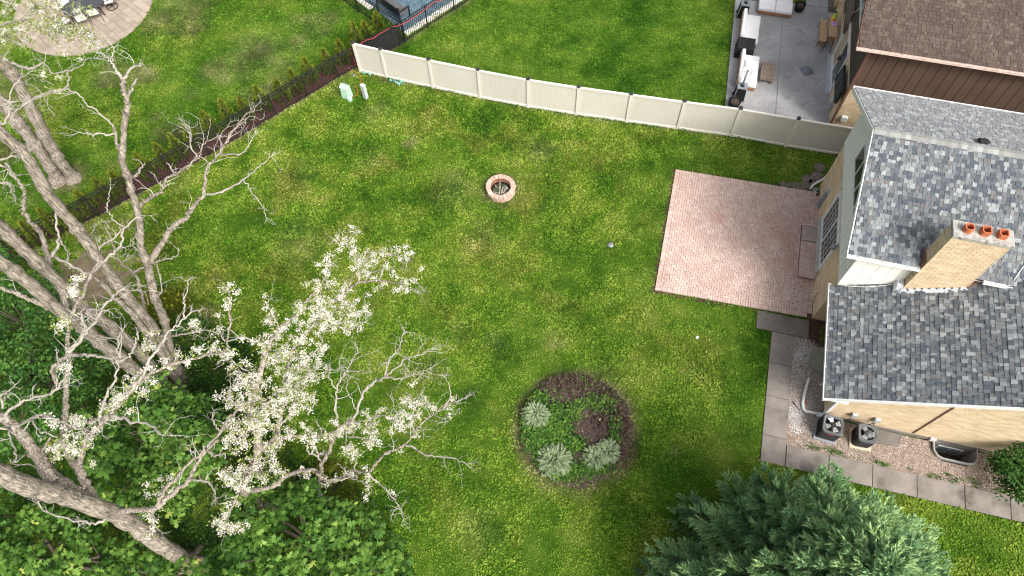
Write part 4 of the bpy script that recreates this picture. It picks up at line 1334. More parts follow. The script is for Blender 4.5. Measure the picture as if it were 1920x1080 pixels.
# sliding door
b = MB()
for (a, c, e, f) in ((2.2, 2.28, .1, 2.42), (4.62, 4.7, .1, 2.42), (2.281, 4.619, 2.34, 2.42), (2.281, 4.619, .1, .18)):
    b.box(-.06, .03, a, c, e, f)
sd = b.build('sliding_door', m_white, bh)
for a, c, o_ in ((2.285, 3.5, -.02), (3.4, 4.615, .01)):
    f_ = MB()
    for (p, q, e, f) in ((a, a + .08, .182, 2.338), (c - .08, c, .182, 2.338), (a + .081, c - .081, 2.25, 2.338), (a + .081, c - .081, .182, .28)):
        f_.box(o_ - .024, o_ + .0, p, q, e, f)
    lf_ = f_.build('door_leaf', m_white, sd)
    g_ = MB(); g_.box(o_ + .002, o_ + .008, a + .082, c - .082, .281, 2.249); g_.build('glass_pane', m_glass if o_ < 0 else m_glass_lt, lf_)
b = MB(); b.box(-.06, -.045, 3.42, 3.46, 1.0, 1.3); b.box(-.1, -.05, 3.36, 3.40, 1.05, 1.25); b.build('handle', m_blk, sd)
b = MB(); b.box(-.24, .02, 2.1, 4.8, .0, .096); b.build('door_sill', m_ltgrey, bh)
b = MB()
for (a, c, e, f) in ((2.35, 2.43, 3.75, 4.9), (4.4, 4.48, 3.75, 4.9), (2.431, 4.399, 4.82, 4.9), (2.431, 4.399, 3.75, 3.83), (3.38, 3.45, 3.831, 4.819)):
    b.box(-.11, .0, a, c, e, f)
w_ = b.build('window', m_white, bh)
for a, c in ((2.432, 3.379), (3.451, 4.398)):
    m = MB(); m.box(-.07, -.06, a, c, 3.831, 4.819); m.build('glass_pane', m_glass_lt, w_)
b = MB(); b.tube([(-.07, 2.0 + .9 * t * 3, 4.7 - 1.9 * (t ** 2) - .25 * math.sin(t * 9)) for t in np.linspace(0, 1, 14)], .012, 5); b.build('cable', m_offwhite, bh)
b = MB(); b.cbox(-.16, -.004, .85, 1.05, .25, 1.05, .012); b.cbox(-.12, -.004, .88, 1.02, 1.08, 1.4, .01); b.cbox(-.2, -.16, .88, 1.0, .5, .75, .01); b.build('meter_box', m_ltgrey, bh)
b = MB(); b.cbox(.28, .56, -.16, -.004, .72, .98, .02); b.build('vent_cover', m_white, bh)

# ================================================================== fences
tf = thing('privacy_fence', 'tan vinyl privacy fence with black post caps along the top of the lawn', 'fence', TAN[0])
FH = 1.86
for i, p in enumerate(TAN[:-1]):
    d = (TAN[min(i + 1, 10)] - TAN[max(i - 1, 0)])
    Mp = Matrix.Translation(p) @ Matrix.Rotation(math.atan2(d.y, d.x), 4, 'Z')
    b = MB(); b.cbox(-.064, .064, -.064, .064, -.1, FH + .02, .01, 0, Mp)
    post = b.build('post', m_vinyl_rail, tf, True)
    b = MB(); b.cbox(-.08, .08, -.08, .08, FH + .021, FH + .085, .012, 0, Mp)
    b.add([Mp @ Vector(v) for v in ((-.062, -.062, FH + .086), (.062, -.062, FH + .086), (.062, .062, FH + .086), (-.062, .062, FH + .086), (-.035, -.035, FH + .14), (.035, -.035, FH + .14), (.035, .035, FH + .14), (-.035, .035, FH + .14))], [(4, 5, 6, 7), (0, 1, 5, 4), (1, 2, 6, 5), (2, 3, 7, 6), (3, 0, 4, 7)])
    b.build('cap', m_blackcap, post, True)
for p, q in zip(TAN[:-1], TAN[1:]):
    d = q - p
    L = d.length
    Mp = Matrix.Translation(p) @ Matrix.Rotation(math.atan2(d.y, d.x), 4, 'Z')
    b = MB(); b.cbox(.066, L - .066, -.045, .045, FH - .10, FH - .005, .008, 0, Mp); b.build('top_rail', m_vinyl_rail, tf, True)
    b = MB(); b.cbox(.066, L - .066, -.045, .045, .05, .17, .008, 0, Mp); b.build('bottom_rail', m_vinyl_rail, tf, True)
    n = max(3, int(round(L / .27)))
    for k in range(n):
        x0, x1 = .068 + (L - .136) * k / n, .068 + (L - .136) * (k + 1) / n
        b = MB(); b.box(x0 + .004, x1 - .004, -.012, .012, .171, FH - .101, 0, Mp)
        b.box(x1 - .004, x1 + .004, -.006, .006, .171, FH - .101, 0, Mp) if k < n - 1 else None
        b.build('picket', m_vinyl, tf, True)

q = []
for p_, q_ in zip(TAN[:-1], TAN[1:]):
    d = (q_ - p_); L_ = d.length; nn = Vector((-d.y, d.x, 0)) / L_
    for k in range(int(L_ * 55)):
        w_ = p_ + d * random.random() - nn * abs(random.gauss(.0, .09)) * (1 if random.random() < .8 else -1)
        q.append((w_.x, w_.y))
for a_, b_ in ((PATIO[0], PATIO[1]), (PATIO[0], PATIO[3]), (PATIO[3], PATIO[2])):
    for k in range(150):
        w_ = a_.lerp(b_, random.random()); c_ = (PATIO[0] + PATIO[2]) / 2
        w_ = w_ + (w_ - c_).normalized() * random.gauss(.10, .07)
        q.append((w_.x, w_.y))
q = np.array(q)
q = q[smooth_noise(q, 1.7, 61) + .3 * rng.random(len(q)) > .55]
leaf_patch('edge_weeds', m_bushleaf, q, (.04, .10), (.03, .14), .8)
def black_fence(name, label, line, h=1.38, step=1.83, first=0.0, dense=None):
    o = thing(name, label, 'fence', line[0])
    seg = [(b - a).length for a, b in zip(line[:-1], line[1:])]
    tot = sum(seg)
    def pt(s):
        for a, b, l in zip(line[:-1], line[1:], seg):
            if s <= l + 1e-6:
                return a.lerp(b, s / l)
            s -= l
        return line[-1]
    s = first
    ss = []
    while s <= tot + .01:
        ss.append(s); s += step
    for s in ss:
        p = pt(s); d = pt(min(s + .1, tot)) - pt(max(s - .1, 0))
        Mp = Matrix.Translation(p) @ Matrix.Rotation(math.atan2(d.y, d.x), 4, 'Z')
        b = MB(); b.cbox(-.034, .034, -.034, .034, -.05, h + .06, .012, 0, Mp)
        b.build('post', m_black, o, True)
    for a, b2 in zip(ss[:-1], ss[1:]):
        p, q = pt(a), pt(b2)
        d = q - p; L = d.length
        Mp = Matrix.Translation(p) @ Matrix.Rotation(math.atan2(d.y, d.x), 4, 'Z')
        for z in (h - .02, h - .20, .12):
            b = MB(); b.box(.035, L - .035, -.016, .016, z - .018, z + .018, 0, Mp); b.build('rail', m_black, o, True)
        b = MB()
        n = int(L / .115)
        for k in range(1, n):
            x = L * k / n
            b.box(x - .010, x + .010, -.009, .009, .06, h - .002, 0, Mp)
        tag(b.build('pickets', m_black, o, True), kind='stuff')
    if dense:
        p, q = dense
        d = q - p; L = d.length
        Mp = Matrix.Translation(p) @ Matrix.Rotation(math.atan2(d.y, d.x), 4, 'Z')
        b = MB(); b.box(.05, L - .04, .025, .035, .05, h - .06, 0, Mp); b.build('privacy_screen', m_mesh, o, True)
    return o
black_fence('metal_fence', 'long black metal picket fence with a row of young arborvitae behind it', FENCE_A, 1.38, 1.83, .3, (at(681, 120), at(751, 85)))
black_fence('pool_fence', 'short black metal picket fence running up the left side of the pool', [at(760, 79), at(708, 45), at(671, 21.5), at(630, -6), at(560, -52)], 1.38, 1.75, 0.0)

# cord lying along the fence rail and down to the pedestals
b = MB()
cp = []
for k, (x, y) in enumerate([(830, 0), (815, 4), (790, 22), (765, 40), (744, 50), (735, 49), (722, 58), (710, 65), (700, 72), (690, 74), (676, 82), (668, 88)]):
    z = 1.42 if k < 4 else 1.36
    cp.append(at(x, y, z) + Vector((0, 0, .02 * math.sin(k * 2.1))))
b.tube(cp, .014, 6)
tag(b.build('extension_cord', m_cord), 'red extension cord draped along the top rail of the black fence', 'cord')
b = MB()
cp = [at(*p, z) for p, z in (((662, 90), 1.2), ((655, 93), 1.1), ((660, 105), .75), ((668, 121), .2), ((666, 125), .08), ((655, 121), .06), ((653, 128), .05), ((662, 134), .04), ((673, 137), .04), ((677, 146), .04), ((675, 153), .3), ((676, 157), .6))]
b.tube(cp, .014, 6)
tag(b.build('orange_cord', m_cord_o), 'orange cord looped on the ground at the left end of the tan fence', 'cord')
b = MB()
cp = [at(*p, .04) for p in ((662, 158), (668, 163), (671, 170), (670, 177), (665, 180), (661, 181))]
b.tube(cp, .014, 6)
tag(b.build('short_cord', m_cord_o), 'short orange cord arching over the grass between the two utility pedestals', 'cord')

# utility pedestals
ped = thing('utility_pedestal', 'wide mint green utility pedestal with louvred front near the fence corner', 'utility pedestal', at(652, 182), math.radians(-28))
b = MB()
b.hexa([(-.21, -.19, 0), (.21, -.19, 0), (.21, .19, 0), (-.21, .19, 0)], [(-.18, -.16, .72), (.18, -.16, .72), (.18, .16, .72), (-.18, .16, .72)])
b.build('cabinet', m_mint, ped)
b = MB(); b.add([(-.2, -.18, .721), (.2, -.18, .721), (.2, .18, .721), (-.2, .18, .721), (-.19, -.0, .86), (.19, -.0, .86)], [(0, 1, 5, 4), (2, 3, 4, 5), (1, 2, 5), (3, 0, 4)]); b.build('lid', m_mint, ped)
for k in range(7):
    z = .14 + k * .075
    b = MB(); s_ = .21 - .03 * z / .72
    b.hexa([(-s_ * .8, -.19 + .03 * z / .72 - .022, z), (s_ * .8, -.19 + .03 * z / .72 - .022, z), (s_ * .8, -.15, z), (-s_ * .8, -.15, z)], [(-s_ * .8, -.19 + .03 * z / .72 - .004, z + .05), (s_ * .8, -.19 + .03 * z / .72 - .004, z + .05), (s_ * .8, -.15, z + .05), (-s_ * .8, -.15, z + .05)])
    b.build('louvre', m_mint, ped)
b = MB(); b.cbox(.13, .33, -.25, -.05, 0, .22, .02); b.build('side_box', m_mint, ped)
p2 = thing('utility_pedestal', 'narrow grey green utility pedestal standing between the mint one and the tan fence', 'utility pedestal', at(686.5, 183.5), math.radians(-32))
b = MB(); b.cbox(-.10, .10, -.09, .09, 0, .80, .012); b.build('cabinet', m_pedgrey, p2)
b = MB(); b.cbox(-.112, .112, -.102, .102, .80, .90, .02); b.build('lid', m_ltgrey, p2)
b = MB(); b.box(-.08, .08, -.094, -.091, .12, .74); b.box(-.102, -.112, -.05, -.03, .3, .6); b.build('door_panel', m_ltgrey, p2)
tubes = [((685.5, 137.5), 12, .34, 'green tube lying against the foot of the tan fence'), ((693.5, 140.5), 75, .16, 'green tube stub with its open end showing near the fence corner'), ((733, 152), 80, .2, 'leftmost of the three green tubes below the second fence post'),
         ((744, 156.5), -38, .52, 'longest green tube, in the middle of the three below the fence'), ((751, 153), -55, .42, 'rightmost of the three green tubes lying on the grass below the fence')]
for (p, a, L, lb) in tubes:
    o = thing('plastic_tube', lb, 'tube', at(*p), math.radians(a), 'green tubes lying below the tan fence')
    b = MB()
    n = 12
    vs, fs = [], []
    for x, r in ((-L / 2, .045), (-L / 2, .07), (L / 2, .07), (L / 2, .045)):
        vs += [(x, r * math.cos(2 * PI * k / n), .07 + r * math.sin(2 * PI * k / n)) for k in range(n)]
    for rr in range(3):
        fs += [(rr * n + k, rr * n + (k + 1) % n, rr * n + n + (k + 1) % n, rr * n + n + k) for k in range(n)]
    b.add(vs, fs, 0, True); b.build('sleeve', m_tube, o)
    b = MB(); b.add([(x, .046 * math.cos(2 * PI * k / n), .07 + .046 * math.sin(2 * PI * k / n)) for x in (-L / 2 + .02, L / 2 - .02) for k in range(n)], [tuple(range(n)), tuple(range(2 * n - 1, n - 1, -1))]); b.build('bore', m_blk, o)

# utility cover in the lawn, litter
for nm, p, r, lb, ct, mt in (('survey_cap', (1145, 460), .12, 'small round grey cap flush with the lawn left of the brick patio', 'cap', m_grey), ('lawn_cover', (664, 142), .12, 'small square grey cover in the grass by the fence corner', 'cover', m_conc)):
    o = thing(nm, lb, ct, at(*p), .5)
    b = MB()
    b.lathe([(r, 0), (r, .05), (r * .9, .065)], 16 if r > .11 and nm == 'survey_cap' else 4); b.build('rim', mt, o)
    b = MB(); b.lathe([(r * .6, .066), (r * .55, .075)], 12); b.build('lid', m_conc, o)
o = thing('paper_scrap', 'crumpled white scrap lying on the grass left of the concrete walk', 'scrap', at(1309, 634), .3)
b = MB()
for k in range(5):
    x, y = random.uniform(-.09, .09), random.uniform(-.04, .04)
    b.add([(x - .05, y, .05), (x, y - .025, .075), (x + .05, y + .01, .06), (x + .01, y + .03, .08)], [(0, 1, 2, 3)])
b.build('scrap', m_white, o)

# ================================================================== fire pit
fp = thing('fire_pit', 'round fire pit of reddish blocks holding grey sticks in the middle of the lawn', 'fire pit', PIT)
NBK = 20
for course in range(2):
    for k in range(NBK):
        a0 = 2 * PI * (k + .5 * course) / NBK + .012
        a1 = 2 * PI * (k + 1 + .5 * course) / NBK - .012
        ri, ro = .455 + random.gauss(0, .006), .665 + random.gauss(0, .008)
        z0, z1 = (.0, .148) if course == 0 else (.152, .305 + random.gauss(0, .004))
        am = (a0 + a1) / 2
        poly = [(ri * math.cos(a0), ri * math.sin(a0)), (ro * math.cos(a0), ro * math.sin(a0)), (ro * 1.012 * math.cos(am), ro * 1.012 * math.sin(am)), (ro * math.cos(a1), ro * math.sin(a1)), (ri * math.cos(a1), ri * math.sin(a1))]
        n = 5
        c_ = (sum(p[0] for p in poly) / n, sum(p[1] for p in poly) / n)
        top = [(c_[0] + (p[0] - c_[0]) * .94, c_[1] + (p[1] - c_[1]) * .94) for p in poly]
        b = MB()
        vs = [(*p, z0) for p in poly] + [(*p, z1 - .012) for p in poly] + [(*p, z1) for p in top]
        fs, mi = [tuple(range(10, 15))], [0]
        for r in range(2):
            for i in range(5):
                j = (i + 1) % 5
                fs.append((r * 5 + i, r * 5 + j, r * 5 + 5 + j, r * 5 + 5 + i)); mi.append(1 if i == 4 and r == 0 else 0)
        b.add(vs, fs); b.m = mi
        o = b.build('block', [m_firebrick, m_firein], fp)
        a_ = o.data.attributes.new('rnd', 'FLOAT', 'POINT'); a_.data.foreach_set('value', [random.random()] * 15)
b = MB(); b.lathe([(.01, .10), (.25, .085), (.45, .05)], 24); b.build('ash_bed', m_ash, fp)
sticks = [((-.02, .42), (-.03, .0), (-.06, -.38), .022, .22), ((.02, -.36), (.10, -.05), (.14, .12), .02, .2), ((-.3, -.2), (-.12, -.28), (-.05, -.34), .016, .15), ((.12, -.28), (.22, -.12), (.34, .02), .016, .2), ((-.28, .25), (-.22, .1), (-.1, .02), .012, .16),
          ((.2, .15), (.28, -.05), (.38, -.12), .012, .18), ((-.36, -.02), (-.3, -.2), (-.2, -.32), .01, .14), ((.02, -.2), (.16, -.3), (.3, -.25), .02, .13), ((.15, .2), (.2, .0), (.1, -.2), .01, .16)]
for k, (a, c, e, r, z) in enumerate(sticks):
    b = MB(); b.tube([(a[0], a[1], z), (c[0], c[1], z + .05), (e[0], e[1], z - .02)], [r, r * .9, r * .6], 6)
    b.build('stick', m_twig if k != 1 else m_bark_p, fp)
b = MB(); b.tube([(.02, -.25, .16), (.10, .05, .18)], [.045, .04], 8); b.build('log', m_bark_p, fp)
q = rng.normal(0, .22, (260, 2)); q = q[np.linalg.norm(q, axis=1) < .42]
leaf_patch('weeds', m_darkleaf, q + np.array([PIT.x, PIT.y]), (.03, .07), (.08, .16), .8, fp)

# ================================================================== round flower bed
ringp = []
for k in range(60):
    a = 2 * PI * k / 60
    r = BED_R * (1 + .035 * math.sin(3 * a + 1) + .025 * math.sin(7 * a) + random.gauss(0, .012))
    ringp.append((BED_C.x + r * math.cos(a), BED_C.y + r * math.sin(a)))
b = MB()
n = 60
vs = [(*p, .008) for p in ringp] + [(BED_C.x + (p[0] - BED_C.x) * .85, BED_C.y + (p[1] - BED_C.y) * .85, .07) for p in ringp] + [(BED_C.x + (p[0] - BED_C.x) * .4, BED_C.y + (p[1] - BED_C.y) * .4, .12) for p in ringp] + [(BED_C.x, BED_C.y, .13)]
fs = []
for r in range(2):
    fs += [(r * n + i, r * n + (i + 1) % n, r * n + n + (i + 1) % n, r * n + n + i) for i in range(n)]
fs += [(2 * n + i, 2 * n + (i + 1) % n, 3 * n) for i in range(n)]
b.add(vs, fs, 0, True)
struct(b, 'flower_bed_mulch', m_mulch)
def bed_pts(n, spots_px):
    out = []
    for (x, y, sx, sy, w) in spots_px:
        c = at(x, y)
        k = int(n * w)
        e = at(x + sx, y); f_ = at(x, y + sy)
        out.append(np.column_stack([rng.normal(c.x, abs(e.x - c.x), k), rng.normal(c.y, abs(f_.y - c.y), k)]))
    q = np.vstack(out)
    return q[np.linalg.norm(q - np.array([BED_C.x, BED_C.y]), axis=1) < BED_R * 1.0]
q = bed_pts(1900, [(1048, 790, 14, 17, .6), (1035, 815, 20, 12, .45), (1000, 800, 12, 24, .6), (1015, 835, 20, 10, .5), (1005, 830, 14, 18, .3), (1070, 835, 14, 10, .3), (985, 770, 8, 20, .2), (1075, 775, 8, 8, .1), (1060, 890, 26, 9, .5), (1105, 880, 22, 7, .25), (1010, 745, 12, 7, .15), (1112, 760, 16, 8, .25), (1153, 815, 6, 12, .16), (1155, 780, 8, 16, .06), (1085, 720, 30, 9, .05), (1145, 755, 8, 8, .1), (1020, 870, 8, 16, .2)])
leaf_patch('bed_ground_cover', m_grc, q, (.06, .12), (.10, .32), .5)
q = bed_pts(2600, [(1042, 722, 16, 11, .5), (1085, 712, 36, 11, .6), (1050, 735, 14, 8, .3), (1160, 745, 14, 18, .3), (1168, 800, 8, 26, .35), (1150, 850, 12, 14, .15), (1100, 900, 30, 6, .3), (975, 760, 6, 14, .2), (990, 840, 6, 14, .12), (1100, 765, 20, 12, .15), (1085, 785, 12, 14, .12)])
n = len(q)
tl = np.abs(rng.normal(1.1, .3, n)); az = rng.uniform(0, 2 * PI, n)
Yd = np.column_stack([np.sin(tl) * np.cos(az), np.sin(tl) * np.sin(az), np.cos(tl)])
scatter('dead_brush', [(-.03, 0, 0), (.03, 0, 0), (.01, 1, 0)], [(0, 1, 2)], np.column_stack([q, rng.uniform(.08, .2, n)]), frames_y(Yd, np.tile([[0, 0, 1.]], (n, 1))), np.column_stack([rng.uniform(.15, .4, n), rng.uniform(.12, .3, n), np.ones(n)]), m_dead, {'rnd': rng.random(n)})
m_burg = leafmat('burgundy_leaf', [(0, (.035, .020, .020)), (.5, (.070, .040, .036)), (.85, (.11, .085, .055)), (1, (.09, .13, .03))], trans=.1)
q = bed_pts(1500, [(1042, 722, 18, 11, .6), (1090, 712, 34, 12, .7), (1150, 745, 18, 18, .5), (1168, 800, 9, 28, .45), (1150, 850, 14, 16, .2), (1125, 790, 14, 16, .12), (985, 750, 8, 10, .15)])
leaf_patch('burgundy_cover', m_burg, q, (.05, .11), (.08, .34), .7)
def variegated(p, r, label, n=420, green=.25):
    o = thing('variegated_shrub', label, 'shrub', at(*p), random.uniform(0, 6), 'white edged shrubs in the round flower bed')
    c = at(*p)
    a = rng.uniform(0, 2 * PI, n); el = np.arccos(rng.uniform(.05, 1, n))
    rad = r * rng.uniform(.55, 1.0, n)
    P = np.column_stack([c.x + rad * np.sin(el) * np.cos(a), c.y + rad * np.sin(el) * np.sin(a), .12 + rad * 1.0 * np.cos(el)])
    out = np.column_stack([np.sin(el) * np.cos(a), np.sin(el) * np.sin(a), np.cos(el) * .25])
    out += rng.normal(0, .25, (n, 3))
    up = np.column_stack([np.sin(el) * np.cos(a) * .5, np.sin(el) * np.sin(a) * .5, np.ones(n)])
    tv = [(0, 0, 0), (-.12, .3, .06), (0, .3, .02), (.12, .3, .06), (-.10, .75, .03), (0, .75, 0), (.10, .75, .03), (0, 1.05, -.06), (-.078, .3, .04), (.078, .3, .04), (-.068, .75, .018), (.068, .75, .018)]
    tf = [(0, 8, 9), (8, 10, 11), (8, 11, 9), (10, 7, 11), (0, 1, 8), (1, 4, 10), (1, 10, 8), (4, 7, 10), (0, 9, 3), (9, 11, 6), (9, 6, 3), (11, 7, 6)]
    mi = [0, 0, 0, 0, 1, 1, 1, 1, 1, 1, 1, 1]
    sc = rng.uniform(.16, .25, n)
    scatter('foliage', tv, tf, P, frames_y(out, up), np.column_stack([sc * 1.15, sc, sc]), [m_hosta_g, m_hosta_w], {'rnd': rng.random(n)}, o, 'stuff', mi)
    b = MB(); b.lathe([(r * .55, .0), (r * .6, r * .35), (r * .3, r * .8)], 10); b.build('stem_clump', m_darkstem, o)
m_darkstem = M('dark_stems', (.03, .05, .015), (.06, .09, .02), 9, .9)
variegated((1005, 783), .42, 'white and green shrub at the left side of the round flower bed')
variegated((1040, 868), .55, 'largest white edged shrub, at the bottom of the round flower bed', 620)
variegated((1114, 862), .36, 'small white edged shrub touching a greener one at the lower right of the bed', 300)
variegated((1138, 850), .38, 'greener variegated shrub at the lower right edge of the round bed', 260)
o = thing('ball', 'small pale yellow ball lying on the mulch of the round bed', 'ball', at(1125, 787, .13))
b = MB(); b.lathe([(.005, -.0), (.035, .012), (.045, .04), (.035, .07), (.005, .082)], 12); b.build('ball_shell', M('pale_ball', (.75, .72, .45)), o)

# ================================================================== beside the wing: condensers, window well, well cover
def condenser(u, v, rot, s, h, label, style):
    c = hw(u, v, .055)
    o = thing('air_conditioner', label, 'air conditioner', c, HA + rot)
    b = MB(); b.cbox(-s * .62, s * .60, -s * .62, s * .60, -.05, .03, .01); b.build('pad', m_pad if style else m_grey, o)
    b = MB(); b.cbox(-s / 2, s / 2, -s / 2, s / 2, .031, h, s * .16 if style else s * .08); b.build('cabinet', m_ac, o)
    # louvre slats round the cabinet
    sl = MB()
    k = .09
    while k < h - .04:
        for w in range(4):
            Mx = Matrix.Rotation(w * PI / 2, 4, 'Z')
            e = s * .30 if style else s * .40
            sl.box(-e, e, -s / 2 - .012, -s / 2 + .001, k, k + .012, 0, Mx)
        k += .035
    sl.build('louvres', m_ac, o)['kind'] = 'stuff'
    # corner posts
    for sx in (-1, 1):
        for sy in (-1, 1):
            q = MB(); e = s / 2 - s * (.05 if not style else .085); q.cbox(sx * e - .03, sx * e + .03, sy * e - .03, sy * e + .03, .031, h - .001, .012); q.build('corner_post', m_ac, o)
    # lid: rounded square with a round opening
    n = 32
    def rs(h2, e):
        r = []
        for k in range(n):
            w = 2 * PI * k / n
            c_, s2 = math.cos(w), math.sin(w)
            r.append((math.copysign(abs(c_) ** e, c_) * h2, math.copysign(abs(s2) ** e, s2) * h2))
        return r
    R_ = s * .40
    oo, i2 = rs(s * .53, .34), [(R_ * math.cos(2 * PI * k / n), R_ * math.sin(2 * PI * k / n)) for k in range(n)]
    if not style:
        i2 = rs(s * .41, .5)
    vs = [(*p, h - .06) for p in oo] + [(*p, h + .025) for p in oo] + [(p[0] * .96, p[1] * .96, h + .045) for p in oo] + [(*p, h + .03) for p in i2] + [(p[0] * .97, p[1] * .97, h - .0) for p in i2]
    fs = []
    for r in range(4):
        fs += [(r * n + i, r * n + (i + 1) % n, r * n + n + (i + 1) % n, r * n + n + i) for i in range(n)]
    b = MB(); b.add(vs, fs); b.build('lid', m_ac_top, o)
    b = MB(); b.lathe([(R_ * .99, h + .004), (.01, h + .003)], 24); b.build('well_floor', m_blk, o)
    fan = MB()
    if not style:
        fan.cbox(-s * .13, s * .13, -s * .13, s * .13, h + .012, h + .05, .02)
        hub = fan.build('fan_hub', m_ac, o)
        for k in range(4):
            Mx = Matrix.Rotation(k * PI / 2 + .5, 4, 'Z')
            f_ = MB(); f_.add([Mx @ Vector(p) for p in ((.10, -.06, h + .025), (.28 * s / .7, -.12, h + .008), (.29 * s / .7, .09, h + .03), (.10, .05, h + .035), (.10, -.06, h + .02), (.28 * s / .7, -.12, h + .006), (.29 * s / .7, .09, h + .024), (.10, .05, h + .028))], [(0, 1, 2, 3), (7, 6, 5, 4), (0, 4, 5, 1), (1, 5, 6, 2), (2, 6, 7, 3)])
            f_.build('fan_blade', m_fan if k != 1 else m_white, hub)
    else:
        fan.lathe([(s * .25, h + .01), (s * .22, h + .03), (s * .13, h + .035), (s * .12, h + .06), (.01, h + .065)], 20, (s * .06, 0)); hub = fan.build('fan_hub', m_ac_top, o)
        for k in range(3):
            Mx = Matrix.Rotation(k * 2 * PI / 3 + 2.2, 4, 'Z')
            f_ = MB(); f_.add([Mx @ Vector(p) for p in ((.10, -.09, h + .012), (R_ * .94, -.13, h + .006), (R_ * .94, .07, h + .018), (.10, .06, h + .02))], [(0, 1, 2, 3)]); f_.build('fan_blade', m_fan, hub)
    for k in range(1, 3):
        g_ = MB(); ring = [(R_ * k / 3 * math.cos(2 * PI * i / 24), R_ * k / 3 * math.sin(2 * PI * i / 24), h + .055) for i in range(25)]
        g_.tube(ring, .003, 4); g_.build('guard_ring', m_ac, o)
    b = MB()
    if style:
        b.box(-s / 2 - .016, -s / 2 - .0125, -.06, .06, h - .22, h - .18)
    else:
        b.box(-.09, .09, -s / 2 - .016, -s / 2 - .0125, h - .14, h - .10)
    b.build('badge', m_red, o)
    return o
uv1 = uv_of(at(1562, 797, .80)); uv2 = uv_of(at(1627, 813, .74))
condenser(uv1.x, uv1.y, -.06, .68, .74, 'square black air conditioner with open fan blades at the house corner', 0)
condenser(uv2.x, uv2.y, .02, .64, .68, 'black air conditioner with a domed fan hub on a tan pad beside the square one', 1)

ww = thing('window_well', 'curved grey steel window well set in the gravel against the tan wall', 'window well', hw(5.35, -4.1), HA)
wo_ = [(-.78, .03), (-.78, -.35), (-.66, -.58), (-.5, -.64), (.5, -.64), (.66, -.58), (.78, -.35), (.78, .03)]
n = len(wo_)
def off(p, k):
    return (p[0] - math.copysign(k, p[0]), p[1] + (k if p[1] < -.4 else 0))
b = MB()
i_ = [off(p, .05) for p in wo_]
vs = [(*p, .02) for p in wo_] + [(*p, .16) for p in wo_] + [(*p, .16) for p in i_] + [(*p, .05) for p in i_]
fs = [(r * n + i, r * n + i + 1, r * n + n + i + 1, r * n + n + i) for r in range(3) for i in range(n - 1)]
b.add(vs, fs); b.build('rim', m_well, ww)
b = MB(); i2 = [off(p, .02) for p in wo_]
zz = np.arange(-.95, .06, .05)
vs, fs = [], []
for k, z in enumerate(zz):
    e = .012 * (k % 2)
    vs += [(*off(p, .035 + e), z) for p in wo_]
for k in range(len(zz) - 1):
    fs += [(k * n + i, k * n + i + 1, k * n + n + i + 1, k * n + n + i) for i in range(n - 1)]
b.add(vs, fs); b.build('corrugated_wall', m_well, ww)
b = MB(); b.add([(*off(p, .03), -.94) for p in wo_], [tuple(range(n))]); b.build('gravel_floor', m_soil, ww)
b = MB(); b.box(-.76, .76, .0, .03, -.95, .0); b.build('back_wall', m_conc, ww)
b = MB(); b.box(-.45, .45, -.03, -.003, -.75, -.15); wf = b.build('window', m_white, ww)
for a, c in ((-.40, -.02), (.02, .40)):
    m = MB(); m.box(a, c, -.036, -.031, -.70, -.2); m.build('glass_pane', m_glass_lt, wf)
wc_ = thing('well_cover', 'grey green half round cover on the gravel against the house wall', 'cover', hw(.58, -1.83), HA)
b = MB(); pl = [(0, -.60)] + [(-.58 * math.cos(t), -.60 * math.sin(-t) * 1.0 if False else .60 * math.sin(t)) for t in np.linspace(-PI / 2, PI / 2, 18)] + [(0, .60)]
b.prism(pl[1:-1], .03, .12); b.prism([(x * .94, y * .94) for x, y in pl[1:-1]], .121, .135)
b.build('cover_sheet', M('cover_plastic', (.19, .19, .155), (.25, .245, .205), 2, .6), wc_)
b = MB(); b.lathe([(.05, .136), (.04, .155)], 10, (-.05, -.25)); b.build('cover_clip', m_blk, wc_)
o = thing('brick_scrap', 'lone reddish brick under the white downspout pipe', 'brick', hw(-.08, -3.72, .02), .2)
b = MB(); b.cbox(-.09, .09, -.05, .05, 0, .07, .008); x_ = b.build('brick_body', m_firein, o); b = MB(); b.lathe([(.02, .071), (.015, .075)], 8); b.build('frog', m_firein, o)
b = MB(); b.tube([at(1486, 752, .05), at(1492, 760, .06), at(1500, 771, .04)], [.02, .018, .012], 6)
tag(b.build('black_stick', m_blk), 'thin black stick lying on the white gravel left of the downspout pipe', 'stick')
b = MB(); b.box(.62 + 2.0, .62 + 3.0, -4.7, -4.12, .0, .05)
o = thing('splash_slab', 'brown concrete slab on the gravel right of the second air conditioner', 'slab', hw(2.95, -4.42, .01), HA)
b = MB(); b.prism([(-.5, -.28), (.42, -.2), (.55, .30), (-.5, .30)], 0, .05); b.build('slab_body', m_conc_dark, o); b = MB(); b.prism([(-.44, -.22), (.38, -.15), (.48, .26), (-.44, .26)], .051, .056); b.build('worn_face', m_conc_dark, o)

